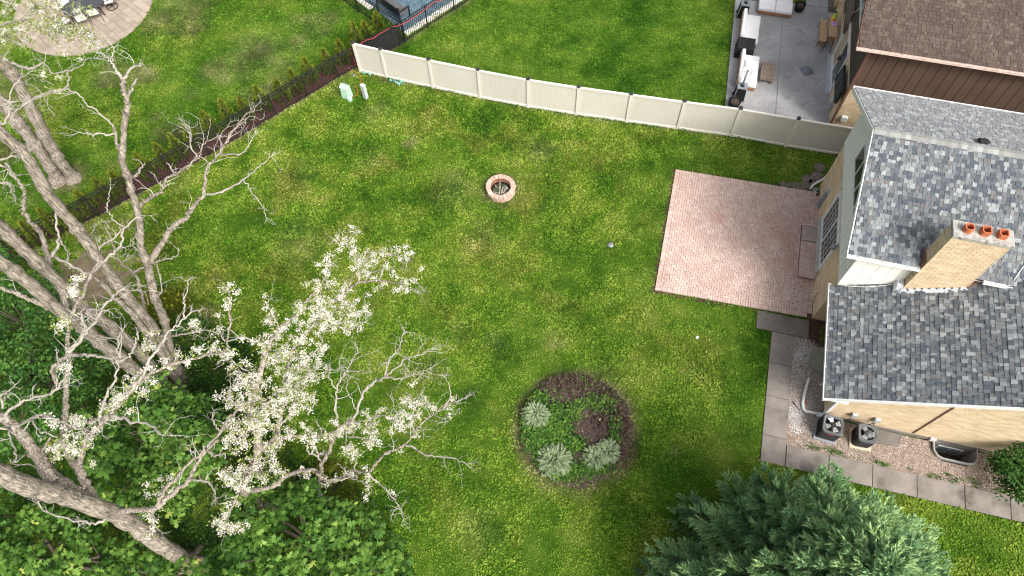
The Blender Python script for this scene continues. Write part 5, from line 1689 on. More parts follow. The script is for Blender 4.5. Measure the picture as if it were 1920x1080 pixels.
# ================================================================== neighbour's concrete patio and its furniture
cb = MB()
cpoly = [tuple(p)[:2] for p in CONC]
cb.prism(cpoly, -.05, .02)
conc = struct(cb, 'concrete_patio', m_stamped)
j1, j2 = at(1468, 5), at(1449, 262)
slab(conc, None, .05, m_stamped, 'slab', [tuple(p)[:2] for p in (CONC[0], CONC[1], CONC[2], at(1468.5, 6), at(1449, 268))], .004)
slab(conc, None, .05, m_stamped, 'slab', [tuple(p)[:2] for p in (at(1450, 268), at(1469.5, 6), at(1482, 7), at(1511, 11.5), at(1564, 18.5), at(1563, 110), at(1552, 285))], .004)
slab(conc, None, .05, m_stamped, 'slab', [tuple(p)[:2] for p in (at(1511, 10.5), at(1514, -70), at(1568, -70), at(1565, 17.5))], .004)
HV = HA
def sofa(p, z, L, D, rot, label, group):
    o = thing('outdoor_sofa', label, 'sofa', at(*p, z) - Vector((0, 0, z - .05)), HV + rot, group)
    # local: y along the length, back on the -x side
    b = MB(); b.cbox(-D / 2, D / 2, -L / 2, L / 2, .06, .24, .015)
    for sx in (-1, 1):
        for sy in (-1, 1):
            b.box(sx * (D / 2 - .06) - .03, sx * (D / 2 - .06) + .03, sy * (L / 2 - .08) - .03, sy * (L / 2 - .08) + .03, 0, .06)
    b.box(-D / 2 - .03, -D / 2 + .03, -L / 2, L / 2, .241, .56)
    b.build('wood_frame', m_teak, o)
    for k in (-1, 1):
        b = MB(); b.cbox(-D / 2 + .10, D / 2 + .01, min(k * .01, k * L / 2), max(k * .01, k * L / 2), .245, .40, .035); b.build('seat_cushion', m_cushion, o)
        b = MB()
        Mx = Matrix.Translation((-D / 2 + .16, k * L / 4, .38)) @ Matrix.Rotation(-.22, 4, 'Y')
        b.cbox(-.09, .09, -L / 4 + .02, L / 4 - .02, .0, .42, .05, 0, Mx); b.build('back_cushion', m_cushion, o)
        b = MB(); b.cbox(-D / 2 - .0, -D / 2 + .075, k * L / 4 - L / 4 + .03, k * L / 4 + L / 4 - .03, .42, .70, .03); b.build('back_pad', m_cushion, o)
    return o
sg = 'white cushioned sofas on the concrete patio'
sofa((1406, 53), .42, 1.95, .92, 0, 'white cushioned outdoor sofa above the black covered box', sg)
sofa((1403, 131), .42, 2.0, .92, 0, 'white cushioned outdoor sofa between the black covered box and the lower heater', sg)
sofa((1455, 8), .42, 1.7, .95, -PI / 2, 'white cushioned outdoor sofa at the far edge of the concrete patio', sg)
o = thing('covered_table', 'black cloth cover over a low square table between two white sofas', 'covered table', at(1399.5, 83, .6) - Vector((0, 0, .55)), HV)
b = MB()
b.hexa([(-.46, -.46, .02), (.46, -.46, .02), (.46, .46, .02), (-.46, .46, .02)], [(-.41, -.41, .60), (.41, -.41, .60), (.41, .41, .60), (-.41, .41, .60)])
b.build('cloth', m_cover, o)
b = MB(); b.add([(-.41, -.41, .602), (.41, -.41, .602), (.41, .41, .602), (-.41, .41, .602), (0, 0, .66)], [(0, 1, 4), (1, 2, 4), (2, 3, 4), (3, 0, 4)]); b.build('cloth_top', m_cover, o)
def heater(p, label):
    o = thing('patio_heater', label, 'patio heater', at(*p, .05), HV + .05, 'pyramid patio heaters on the concrete patio')
    h0, h1, h2 = .26, .215, .16
    def ring(h, z):
        return [(-h, -h, z), (h, -h, z), (h, h, z), (-h, h, z)]
    b = MB(); b.hexa(ring(h0, .03), ring(h1, .78)); b.build('base_box', m_blk, o)
    for z, h in ((.0, h0 + .015), (.78, h1 + .012), (2.05, h2 + .01)):
        b = MB(); b.hexa(ring(h, z), ring(h, z + .028)); b.build('trim_frame', m_grey, o)
    for sx in (-1, 1):
        for sy in (-1, 1):
            q = MB(); q.tube([(sx * h0, sy * h0, .02), (sx * h1, sy * h1, .8), (sx * h2, sy * h2, 2.06)], .014, 4, smooth=False); q.build('strut', m_ltgrey, o)
    b = MB(); b.lathe([(.055, .81), (.055, 2.04)], 14); b.build('glass_tube', m_ltgrey, o)
    b = MB(); b.lathe([(.10, .805), (.08, .86)], 14); b.build('burner', m_blk, o)
    b = MB(); b.hexa(ring(h2 + .13, 2.09), ring(h2 + .03, 2.20)); b.build('reflector_hood', m_offwhite, o)
    for k in (-1, 1):
        b = MB(); b.lathe([(.06, -.02), (.06, .02)], 12); 
        b.v = [(-h0 - .03 + v[2] * 1.0, k * .18 + v[0], .06 + v[1]) for v in b.v]
        b.build('wheel', m_blk, o)
heater((1384, 183), 'pyramid patio heater near the round planter at the lower end of the concrete patio')
heater((1391, 29), 'pyramid patio heater at the top left of the concrete patio, cut by the frame')
def planter(p, z, r, label):
    o = thing('planter_pot', label, 'planter', at(*p, z) - Vector((0, 0, z - .05)), 0, 'round planters on the concrete patio')
    b = MB(); b.lathe([(r * .72, 0), (r * .9, .15), (r, z - .06), (r * 1.03, z - .02), (r * .93, z - .018), (r * .90, z - .07)], 24); b.build('pot', m_blk, o)
    b = MB(); b.lathe([(r * .90, z - .068), (r * .5, z - .05), (.01, z - .045)], 20); b.build('soil', m_mulch, o)
    b = MB(); b.tube([(.04, 0, z - .05), (.05, .02, z - .0)], [.02, .01], 6); b.build('stub', m_bark_p, o)
planter((1378, 189.5), .42, .29, 'round dark planter of bare soil behind the tan fence, below the heater')
planter((1501, 9), .40, .27, 'round dark planter of bare soil at the far edge of the concrete patio')
o = thing('coffee_table', 'weathered wooden slatted coffee table on the grey concrete patio', 'coffee table', at(1439.5, 133.5, .40) - Vector((0, 0, .35)), HV)
for k in range(5):
    b = MB(); b.cbox(-.33 + k * .133, -.33 + k * .133 + .124, -.54, .54, .36, .40, .006); b.build('plank', m_oldwood, o)
b = MB(); b.box(-.32, .32, -.53, -.49, .24, .358); b.box(-.32, .32, .49, .53, .24, .358); b.box(-.32, -.28, -.488, .488, .24, .358); b.box(.28, .32, -.488, .488, .24, .358); b.build('apron', m_oldwood, o)
for sx in (-1, 1):
    for sy in (-1, 1):
        b = MB(); b.box(sx * .26 - .035, sx * .26 + .035, sy * .44 - .035, sy * .44 + .035, 0, .239); b.build('leg', m_oldwood, o)
o = thing('grey_cushion', 'grey square cushion dropped on the concrete patio', 'cushion', at(1512, 133.5, .05), HV + .62)
b = MB()
N_ = 9
vs = []
for i in range(N_):
    for j in range(N_):
        x, y = i / (N_ - 1) * 2 - 1, j / (N_ - 1) * 2 - 1
        pinch = 1 - .10 * (1 - (x * x) * (y * y)) * max(abs(x), abs(y)) ** 6
        vs.append((x * .24 * pinch, y * .24 * pinch, .06 + .075 * ((1 - x * x) * (1 - y * y)) ** .45))
vs += [(v[0], v[1], .12 - v[2]) for v in vs]
fs = []
for i in range(N_ - 1):
    for j in range(N_ - 1):
        k = i * N_ + j
        fs.append((k, k + N_, k + N_ + 1, k + 1)); m_ = N_ * N_
        fs.append((k + 1 + m_, k + N_ + 1 + m_, k + N_ + m_, k + m_))
b.add(vs, fs, 0, True); b.build('cushion_body', m_grey_cush, o)
b = MB(); b.tube([(-.235, -.235, .06), (.235, -.235, .06), (.235, .235, .06), (-.235, .235, .06), (-.235, -.235, .06)], .008, 5); b.build('piping', m_grey_cush, o)
def benchstack(p, z, L, label, lay):
    o = thing('slatted_bench', label, 'bench', at(*p, z) - Vector((0, 0, z - .05)), HV, 'tan topped benches by the brown house')
    b = MB(); b.cbox(-.17, .17, -L / 2, L / 2, z - .05, z, .006); b.build('seat_top', m_card, o)
    for k in range(lay):
        b = MB(); zz = z - .055 - k * .065; b.box(-.16 + .012 * k, .16 - .012 * k, -L / 2 + .02, L / 2 - .03 - .02 * k, zz - .045, zz); b.build('slat_layer', m_teak, o)
    for sx in (-1, 1):
        for sy in (-1, 1):
            b = MB(); b.tube([(sx * .14, sy * (L / 2 - .1), z - .06), (sx * .20, sy * (L / 2 - .02), .0)], .014, 5); b.build('leg', m_blk, o)
benchstack((1544, 57.5), .50, 1.55, 'tan topped slatted bench standing out on the concrete, away from the brown house', 4)
benchstack((1562, 49), 1.10, 1.5, 'higher tan topped slatted bench nearer the brown house wall, with toys on it', 5)
ob = at(1566, 28, 1.18)
o = thing('toy_bat', 'lime foam toy bat with an orange tip lying on the higher bench', 'toy', ob, math.radians(62))
b = MB(); b.tube([(-.36, 0, 0), (-.30, 0, 0), (.10, 0, 0)], [.075, .08, .06], 10); b.build('foam_barrel', m_lime, o)
b = MB(); b.tube([(-.46, 0, 0), (-.43, 0, 0), (-.362, 0, 0)], [.04, .07, .075], 10); b.build('tip', m_orange, o)
b = MB(); b.tube([(.101, 0, 0), (.22, 0, 0)], [.065, .065], 10); b.build('band', m_navy, o)
b = MB(); b.tube([(.221, 0, 0), (.34, 0, .0)], [.05, .05], 10); b.build('collar', m_lime, o)
b = MB(); b.tube([(.341, 0, 0), (.95, -.02, .05)], [.022, .022], 8); b.build('handle', m_card, o)
o = thing('purple_toy', 'crumpled purple toy lying on the higher tan bench', 'toy', at(1564, 46, 1.105), .4)
for k in range(5):
    b = MB(); a = k * 1.3; b.lathe([(.01, .0), (.075, .03), (.08, .06), (.04, .10), (.005, .11)], 9, (.09 * math.cos(a), .09 * math.sin(a))); b.build('petal_lobe', m_purple, o)
o = thing('wall_screen', 'ribbed grey brown screen fixed to the brown house wall above the tan benches', 'screen', hw(.2, 15.7, 1.75), HA)
b = MB(); b.box(-.10, -.06, -1.05, 1.1, .0, 1.3); b.build('panel', m_wicker, o)
for k in range(14):
    y = -1.0 + k * .155
    b = MB(); b.tube([(-.115, y, .02), (-.115, y, 1.28)], .045, 6); b.build('rib', m_wicker, o)
mp = M('pale_weave', (.50, .47, .33), (.58, .55, .42), 9)
for k in range(7):
    b = MB(); b.cbox(-.19, -.155, -1.02 + k * .15, -.95 + k * .15, .02 + .04 * k, .14 + .04 * k, .01); b.build('pale_tie', mp, o)
o = thing('box_crate', 'dark open crate with a black roll on it at the top of the concrete patio', 'crate', at(1561, 8, .05), HV)
b = MB(); b.cbox(-.22, .22, -.6, .7, 0, .28, .02); b.build('crate_body', m_wicker, o)
b = MB(); b.tube([(-.25, .25, .38), (.45, .25, .38)], .10, 10); b.build('roll', m_blk, o)
b = MB(); b.cbox(.0, .30, -.5, .9, .281, .62, .01); b.build('carton', m_card, o)
o = thing('covered_television', 'wide black covered television hung on the brick wall beside the sliding door', 'television', hw(.2, 11.15, 1.55), HA)
b = MB(); b.hexa([(-.30, -.82, .0), (-.16, -.82, .0), (-.16, .72, .0), (-.30, .72, .0)], [(-.24, -.80, .88), (-.12, -.80, .88), (-.12, .70, .88), (-.24, .70, .88)]); b.build('cloth_cover', m_cover, o)
b = MB(); b.box(-.159, -.004, -.25, .15, .25, .6); b.build('wall_bracket', m_blk, o)
for y in (-.3, .25):
    b = MB(); b.hexa([(-.312, y - .02, .02), (-.302, y - .02, .02), (-.302, y + .02, .02), (-.312, y + .02, .02)], [(-.252, y - .02, .86), (-.242, y - .02, .86), (-.242, y + .02, .86), (-.252, y + .02, .86)]); b.build('strap', m_grey_cush, o)

# ================================================================== pool
b = MB(); b.add([(*tuple(p)[:2], .022) for p in POOL], [tuple(range(len(POOL)))])
struct(b, 'pool_water', m_water)
def strip(par, a, b_, w, z0, z1, mat, name, seg=.6):
    d = b_ - a; L = d.length; d = d / L
    nrm = Vector((d.y, -d.x, 0))
    k = 0.0
    while k < L - .05:
        e = min(k + seg, L)
        m = MB()
        p, q = a + d * (k + .006), a + d * (e - .006)
        m.hexa([p + Vector((0, 0, z0)), p + nrm * w + Vector((0, 0, z0)), q + nrm * w + Vector((0, 0, z0)), q + Vector((0, 0, z0))], [p + Vector((0, 0, z1)), p + nrm * w + Vector((0, 0, z1)), q + nrm * w + Vector((0, 0, z1)), q + Vector((0, 0, z1))])
        m.build(name, mat, par)
        k += seg
cp_ = struct(MB().prism([tuple(at(*p))[:2] for p in ((752, 63), (757, 67.5), (856, 5), (850, 0))], -.05, .012), 'pool_coping', m_joint)
strip(cp_, at(757, 61.5), at(862, -6), .32, -.02, .055, m_coping, 'coping_stone')
strip(cp_, at(666, -12), at(700, 14), .30, -.02, .055, m_coping, 'coping_stone')
o = thing('pool_bench', 'black slatted storage bench at the near corner of the pool', 'bench', at(737, 31), 0)
A_, B_ = at(712, 9), at(757, 41)
d = (B_ - A_); ang = math.atan2(d.y, d.x); L = d.length
o.location = (A_ + B_) / 2; o.rotation_euler = (0, 0, ang)
WM[o.name] = Matrix.Translation((A_ + B_) / 2) @ Matrix.Rotation(ang, 4, 'Z')
b = MB(); b.cbox(-L / 2 + .08, L / 2 - .08, -.08, .50, .36, .44, .01); b.build('seat', M('bench_seat', (.075, .075, .08), (.10, .10, .105), 4, .6), o)
for k in range(6):
    b = MB(); b.box(-L / 2 + .05, L / 2 - .05, -.17 - .012 * k, -.14 - .012 * k, .42 + k * .09, .49 + k * .09); b.build('back_slat', m_black, o)
for sx in (-1, 1):
    b = MB(); x = sx * (L / 2 - .04); b.box(x - .035, x + .035, -.20, -.13, 0, .95); b.box(x - .035, x + .035, .46, .52, 0, .66); b.box(x - .045, x + .045, -.12, .53, .661, .70); b.build('arm_frame', m_black, o)

# ================================================================== round paved terrace, top left
base = MB(); base.prism([(CIRC_C.x + (CIRC_R - .04) * math.cos(a * PI / 36), CIRC_C.y + (CIRC_R - .04) * math.sin(a * PI / 36)) for a in range(72)], -.05, .028)
circ = struct(base, 'round_terrace', m_stone_j)
da = at(175, 96) - at(130, 60)
tang = math.atan2(da.y, da.x)
def clip_circle(x0, x1, y0, y1, R):
    poly = [(x0, y0), (x1, y0), (x1, y1), (x0, y1)]
    # keep what lies inside a fine polygon of the circle
    for k in range(64):
        a = 2 * PI * (k + .5) / 64
        nx_, ny_ = math.cos(a), math.sin(a)
        dd = R * math.cos(PI / 64)
        out = []
        for i in range(len(poly)):
            p, q = poly[i], poly[(i + 1) % len(poly)]
            sp, sq = p[0] * nx_ + p[1] * ny_ - dd, q[0] * nx_ + q[1] * ny_ - dd
            if sp <= 0: out.append(p)
            if sp * sq < 0:
                t = sp / (sp - sq); out.append((p[0] + (q[0] - p[0]) * t, p[1] + (q[1] - p[1]) * t))
        poly = out
        if len(poly) < 3: return None
    return poly
TM = Matrix.Translation((CIRC_C.x, CIRC_C.y, 0)) @ Matrix.Rotation(tang, 4, 'Z')
y = -CIRC_R
widths = [.46, .30, .46, .46, .30, .46, .30]
ri_ = 0
cnt = 0
while y < CIRC_R:
    hgt = widths[ri_ % 7]; ri_ += 1
    x = -CIRC_R - random.random() * .4
    while x < CIRC_R:
        w = random.choice((.30, .46, .46, .61))
        pl = clip_circle(x + .011, x + w - .011, y + .011, y + hgt - .011, CIRC_R)
        if pl:
            ar = abs(sum(pl[i][0] * pl[(i + 1) % len(pl)][1] - pl[(i + 1) % len(pl)][0] * pl[i][1] for i in range(len(pl)))) / 2
            wp = TM @ Vector((sum(p[0] for p in pl) / len(pl), sum(p[1] for p in pl) / len(pl), 0))
            pxl = project(wp)
            if ar > .012 and -40 < pxl[0] and -40 < pxl[1]:
                m = MB(); m.prism(pl, -.02, .055 + random.gauss(0, .0025), 0, TM)
                o = m.build('paver', m_stone_pav, circ)
                a_ = o.data.attributes.new('rnd', 'FLOAT', 'POINT'); a_.data.foreach_set('value', [random.random()] * len(o.data.vertices))
                cnt += 1
        x += w
    y += hgt
tab = thing('patio_table', 'oval charcoal table on the round paved terrace', 'table', at(154, 9, .72) - Vector((0, 0, .665)), math.radians(22))
b = MB()
el = [(1.05 * math.copysign(abs(math.cos(2 * PI * k / 40)) ** .8, math.cos(2 * PI * k / 40)), .60 * math.copysign(abs(math.sin(2 * PI * k / 40)) ** .8, math.sin(2 * PI * k / 40))) for k in range(40)]
b.prism(el, .625, .665); tp = b.build('tabletop', m_table, tab)
b = MB(); b.prism([(x * .9, y * .86) for x, y in el], .666, .670); b.build('inlay', m_table, tp)
for sx in (-1, 1):
    for sy in (-1, 1):
        b = MB(); b.tube([(sx * .72, sy * .34, .624), (sx * .80, sy * .40, 0)], .028, 8); b.build('leg', m_bronze, tab)
cg = 'chairs round the oval table'
def sling_chair(p, rot, label, swivel=False):
    o = thing('patio_chair', label, 'chair', at(*p, .05), rot, cg)
    b = MB(); b.cbox(-.25, .25, -.24, .24, .40, .44, .015); b.build('seat', m_chair_fab, o)
    b = MB(); b.hexa([(-.24, -.26, .45), (.24, -.26, .45), (.24, -.23, .45), (-.24, -.23, .45)], [(-.23, -.40, .90), (.23, -.40, .90), (.23, -.37, .90), (-.23, -.37, .90)]); b.build('backrest', m_chair_fab, o)
    for s in (-1, 1):
        b = MB(); b.tube([(s * .26, -.42, .93), (s * .27, -.25, .45), (s * .27, .25, .42)], .018, 6)
        b.tube([(s * .29, .24, .42), (s * .30, .22, .64), (s * .30, -.28, .66)], .018, 6)
        b.build('arm_frame', m_bronze, o)
        if not swivel:
            b = MB(); b.tube([(s * .27, .22, .42), (s * .29, .30, 0)], .016, 6); b.build('leg', m_bronze, o)
            b = MB(); b.tube([(s * .27, -.25, .44), (s * .29, -.42, 0)], .016, 6); b.build('leg', m_bronze, o)
    b = MB(); b.tube([(-.26, -.42, .93), (.26, -.42, .93)], .018, 6); b.build('top_rail', m_bronze, o)
    if swivel:
        b = MB(); b.tube([(.30 * math.cos(2 * PI * k / 24), .30 * math.sin(2 * PI * k / 24), .03) for k in range(25)], .022, 6)
        for k in range(4):
            a = k * PI / 2 + .5; b.tube([(.30 * math.cos(a), .30 * math.sin(a), .03), (0, 0, .08)], .016, 6)
        b.tube([(0, 0, .05), (0, 0, .39)], .04, 8)
        b.build('swivel_base', m_bronze, o)
sling_chair((184, 34), math.radians(20), 'four legged chair with a pale seat tucked under the right half of the oval table')
sling_chair((160, 45), math.radians(28), 'four legged chair half behind blossom at the lower side of the oval table')
sling_chair((211, 13), math.radians(110), 'pale swivel chair on a round base at the right end of the oval table', True)
sling_chair((130, 18), math.radians(205), 'pale chair on the upper left side of the oval table')
sling_chair((128, 52), math.radians(330), 'pale swivel chair behind the blossom, left of the oval table', True)

# ================================================================== plants
def spray_points(n, h, r, prof):
    """points on the outer shell of an upright plant; prof(t) = radius share at height share t"""
    t = rng.random(n) ** .9
    a = rng.uniform(0, 2 * PI, n)
    rr = r * prof(t) * rng.uniform(.62, 1.05, n)
    return np.column_stack([rr * np.cos(a), rr * np.sin(a), h * t]), a, t

SPRAY_V = [(-.22, 0, 0), (0, .5, .05), (-.32, .55, .0), (-.1, .62, .04), (0, 1.05, .0), (.1, .62, .04), (.32, .55, 0), (.22, 0, 0)]
SPRAY_F = [(0, 1, 2), (0, 7, 1), (1, 4, 3), (1, 5, 4), (7, 6, 1), (1, 3, 2), (1, 6, 5)]
def upright(name, label, p, h, r, mat, n, group, cat, prof, size=(.08, .15), tip=0.0, stems=True):
    o = thing(name, label, cat, p, random.uniform(0, 6), group)
    P, a, t = spray_points(n, h, r, prof)
    out = np.column_stack([np.cos(a), np.sin(a), np.full(n, .9) + t]) + rng.normal(0, .35, (n, 3))
    up = np.column_stack([np.cos(a + 1.57), np.sin(a + 1.57), np.zeros(n)]) + rng.normal(0, .5, (n, 3))
    rnd = np.clip(rng.random(n) * .6 + tip * (t - .3) + .1, 0, 1)
    scatter('foliage', SPRAY_V, SPRAY_F, P + np.array(p), frames_y(out, up), rng.uniform(*size, n), mat, {'rnd': rnd}, o)
    b = MB(); b.tube([(0, 0, 0), (0, 0, h * .8)], [.03, .012], 6); b.build('trunk', m_bark_d, o)
    return o
thuja_px = [(714, 66), (692, 83), (676, 99), (648, 124), (622, 142), (588, 159), (562, 179), (536, 196), (501, 213), (470, 229), (440, 241), (407, 261), (372, 281), (347, 301), (322, 319), (288, 338), (240, 366), (214, 383), (180, 404), (150, 424), (120, 441), (85, 462), (52, 480)]
ORD = ['first', 'second', 'third', 'fourth', 'fifth', 'sixth', 'seventh', 'eighth', 'ninth', 'tenth', 'eleventh', 'twelfth']
THL = [f'{ORD[k]} young arborvitae along the black fence, counting from the pool end' for k in range(12)] + [f'{ORD[10 - k]} young arborvitae along the black fence, counting from the left end' for k in range(11)]
for k, (x, y) in enumerate(thuja_px):
    h = random.uniform(1.5, 1.85)
    if k in (0, 1): h = 1.3
    upright('arborvitae', THL[k], at(x - 2, y - 5), h, random.uniform(.36, .46), m_thuja, 620, 'young arborvitae along the long black fence', 'shrub', lambda t: (1 - t) ** .75 * (.55 + 1.1 * np.minimum(t * 4, 1) * .5), (.09, .16), .5)

def dome(name, label, p, h, r, mat, n, cat, size, group=None, tv=SPRAY_V, tf=SPRAY_F, flat=.35, squash=1.0, rot=0, tip=.3):
    o = thing(name, label, cat, p, rot, group)
    a = rng.uniform(0, 2 * PI, n); cz = rng.uniform(-.1, 1, n)
    sr = np.sqrt(1 - np.clip(cz, 0, 1) ** 2)
    lump = 1 + .16 * np.sin(3 * a + 5 * cz) + .12 * np.sin(7 * a - 3 * cz + 1)
    k = rng.uniform(.7, 1.03, n) * lump
    L = np.column_stack([r * k * sr * np.cos(a), r * k * sr * np.sin(a) * squash, .1 + (h - .1) * k * np.clip(cz, 0, 1)])
    c_, s_ = math.cos(rot), math.sin(rot)
    L = np.column_stack([L[:, 0] * c_ - L[:, 1] * s_, L[:, 0] * s_ + L[:, 1] * c_, L[:, 2]])
    out = np.column_stack([sr * np.cos(a + rot), sr * np.sin(a + rot), np.clip(cz, 0, 1) * 1.0 + flat]) + rng.normal(0, .35, (n, 3))
    up = np.column_stack([-np.cos(a + rot) * .4, -np.sin(a + rot) * .4, np.ones(n)]) + rng.normal(0, .45, (n, 3))
    scatter('foliage', tv, tf, L + np.array(p), frames_y(out, up), rng.uniform(*size, n), mat, {'rnd': np.clip(rng.random(n) * .7 + tip * (cz - .4) + .12, 0, 1)}, o)
    b = MB()
    for q in range(5):
        w = q * 1.3
        b.tube([(0, 0, 0), (r * .3 * math.cos(w), r * .3 * math.sin(w), h * .4), (r * .6 * math.cos(w), r * .6 * math.sin(w), h * .7)], [.03, .022, .01], 5)
    b.build('stems', m_bark_d, o)
    return o
dome('yew_shrub', 'yellow green feathery shrub on the lawn edge behind the bare trunks', at(318, 592), 1.25, 1.0, m_yew, 2600, 'shrub', (.10, .20), squash=1.2, rot=.9)
dome('dark_shrub', 'dark brownish green shrub under the blossoming branches left of the lawn', at(415, 690), 1.5, 1.25, m_darkleaf, 2600, 'shrub', (.09, .17))
dome('dark_shrub', 'low dark shrub between the bare trunks and the blossoming tree', at(470, 790), 1.4, 1.2, m_darkleaf, 2400, 'shrub', (.09, .17))
dome('dark_shrub', 'small dull green shrub at the lawn edge below the blossoming limb', at(628, 915), .9, .95, m_yew, 1300, 'shrub', (.08, .15))
dome('dark_shrub', 'dull shrub beside the bare trunks above the first maple', at(362, 640), 1.1, .95, m_bushleaf, 1500, 'shrub', (.08, .15))

LEAF_V = [(0, 0, 0), (.42, .0, .0), (.16, .24, .04), (.62, .42, -.08), (.17, .48, .03), (.30, .78, -.03), (.0, 1.08, -.12), (-.30, .78, -.03), (-.17, .48, .03), (-.62, .42, -.08), (-.16, .24, .04), (-.42, .0, .0), (0, .40, .06)]
LEAF_F = [(12, i, i + 1) for i in range(0, 11)] + [(12, 11, 0)]
OVAL_V = [(0, 0, 0), (.28, .35, .04), (.22, .75, .0), (0, 1.05, -.1), (-.22, .75, 0), (-.28, .35, .04), (0, .5, -.03)]
OVAL_F = [(6, i, (i + 1)) for i in range(0, 5)] + [(6, 5, 0)]

def broadleaf(name, label, base, blobs, mat, tv, tf, size, nper, cat='tree', group=None, ros=7, bark=None, tilt=.55):
    """blobs: (centre, rx, rz) in the world; leaves sit in rosettes on twig ends through each blob's outer shell"""
    o = thing(name, label, cat, base, 0, group)
    PP, YD, UP, SC, RN = [], [], [], [], []
    tw = MB()
    for (c, rx, rz) in blobs:
        c = np.array(c)
        ns = max(7, int(9 * rx))
        sa = rng.uniform(0, 2 * PI, ns); sz = rng.uniform(-.25, .95, ns)
        ssr = np.sqrt(1 - sz ** 2)
        SCN = np.column_stack([rx * .72 * ssr * np.cos(sa), rx * .72 * ssr * np.sin(sa), rz * .75 * sz]) + c
        SRD = rng.uniform(.24, .46, ns) * (.5 + .5 * rx)
        n = int(nper * rx * rx)
        w = SRD ** 2 / np.sum(SRD ** 2)
        pick = rng.choice(ns, n, p=w)
        a = rng.uniform(0, 2 * PI, n); cz = rng.uniform(-.25, 1, n)
        sr = np.sqrt(np.clip(1 - cz ** 2, 0, 1))
        k = rng.uniform(.75, 1.08, n)
        O = np.column_stack([sr * np.cos(a), sr * np.sin(a), cz])
        T = SCN[pick] + O * (SRD[pick] * k)[:, None] * np.array([1, 1, .72])
        toner = rng.normal(0, .10, ns)[pick]
        for m in range(n):
            kk = ros + rng.integers(-2, 3)
            th = rng.uniform(0, 2 * PI) + np.arange(kk) * 2.4
            lean = O[m] * .35 + np.array([0, 0, 1.])
            lean /= np.linalg.norm(lean)
            X = np.cross(lean, [1., 0, 0]); X /= np.linalg.norm(X); Y = np.cross(lean, X)
            dirs = np.cos(th)[:, None] * X + np.sin(th)[:, None] * Y + lean * rng.normal(-.12, .28, kk)[:, None]
            PP.append(T[m] + dirs * rng.uniform(.04, .13, kk)[:, None] + np.array([0, 0, 1]) * rng.normal(0, .06, kk)[:, None])
            YD.append(dirs)
            UP.append(lean + rng.normal(0, tilt, (kk, 3)))
            SC.append(rng.uniform(*size, kk))
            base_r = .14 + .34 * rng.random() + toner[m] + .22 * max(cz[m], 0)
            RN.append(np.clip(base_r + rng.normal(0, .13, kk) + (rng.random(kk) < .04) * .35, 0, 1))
            if m % 22 == 0:
                tw.tube([tuple(c + (T[m] - c) * .15 - np.array([0, 0, rz * .3])), tuple(c + (T[m] - c) * .6), tuple(T[m])], [.022, .014, .006], 4)
    PP, YD, UP, SC, RN = np.vstack(PP), np.vstack(YD), np.vstack(UP), np.concatenate(SC), np.concatenate(RN)
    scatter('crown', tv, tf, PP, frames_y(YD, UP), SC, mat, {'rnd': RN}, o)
    tk = MB()
    bx = Vector(base)
    for (c, rx, rz) in blobs:
        c = Vector(c)
        tk.tube([bx, bx.lerp(c, .5) + Vector((.1, .05, .0)), c - Vector((0, 0, rz * .5))], [.08, .05, .02], 7)
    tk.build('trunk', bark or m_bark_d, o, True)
    tag(tw.build('branches', bark or m_bark_d, o, True), kind='stuff')
    return o
def A(x, y, z):
    return tuple(at(x, y, z))
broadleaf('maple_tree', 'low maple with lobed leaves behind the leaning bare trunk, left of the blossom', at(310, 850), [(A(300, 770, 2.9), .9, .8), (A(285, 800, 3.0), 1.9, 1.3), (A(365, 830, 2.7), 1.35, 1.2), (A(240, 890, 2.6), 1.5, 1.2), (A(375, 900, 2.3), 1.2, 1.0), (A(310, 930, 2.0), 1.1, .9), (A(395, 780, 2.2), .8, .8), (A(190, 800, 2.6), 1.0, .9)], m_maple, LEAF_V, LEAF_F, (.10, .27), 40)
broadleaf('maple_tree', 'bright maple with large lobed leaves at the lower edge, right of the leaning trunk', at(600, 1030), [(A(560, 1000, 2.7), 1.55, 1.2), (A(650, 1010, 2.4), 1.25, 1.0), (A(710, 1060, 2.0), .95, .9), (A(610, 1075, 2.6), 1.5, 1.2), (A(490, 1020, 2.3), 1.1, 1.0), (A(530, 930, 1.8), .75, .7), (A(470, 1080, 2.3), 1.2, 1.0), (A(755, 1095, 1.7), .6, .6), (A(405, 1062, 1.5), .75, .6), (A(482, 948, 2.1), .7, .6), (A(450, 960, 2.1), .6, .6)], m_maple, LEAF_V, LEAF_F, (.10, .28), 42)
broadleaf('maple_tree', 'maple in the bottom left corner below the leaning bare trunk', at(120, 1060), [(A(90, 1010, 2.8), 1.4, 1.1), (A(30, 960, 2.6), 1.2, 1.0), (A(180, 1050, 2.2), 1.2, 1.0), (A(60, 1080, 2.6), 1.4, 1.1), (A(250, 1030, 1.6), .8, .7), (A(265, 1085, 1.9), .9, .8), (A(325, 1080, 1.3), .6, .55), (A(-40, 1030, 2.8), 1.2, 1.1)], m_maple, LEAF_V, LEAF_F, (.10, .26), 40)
broadleaf('small_leaved_tree', 'dense green small leaved tree at the left edge behind the bare trunks', at(60, 700), [(A(35, 600, 3.2), 1.8, 1.5), (A(110, 650, 2.8), 1.4, 1.2), (A(20, 700, 3.0), 1.6, 1.3), (A(110, 720, 2.4), 1.3, 1.1), (A(60, 540, 2.6), 1.1, 1.1), (A(20, 500, 2.4), 1.0, 1.0), (A(150, 690, 2.0), 1.0, .9), (A(20, 790, 2.6), 1.3, 1.1), (A(90, 790, 2.2), 1.1, 1.0), (A(150, 760, 1.8), .9, .8)], m_bushleaf, OVAL_V, OVAL_F, (.10, .18), 58, ros=8)
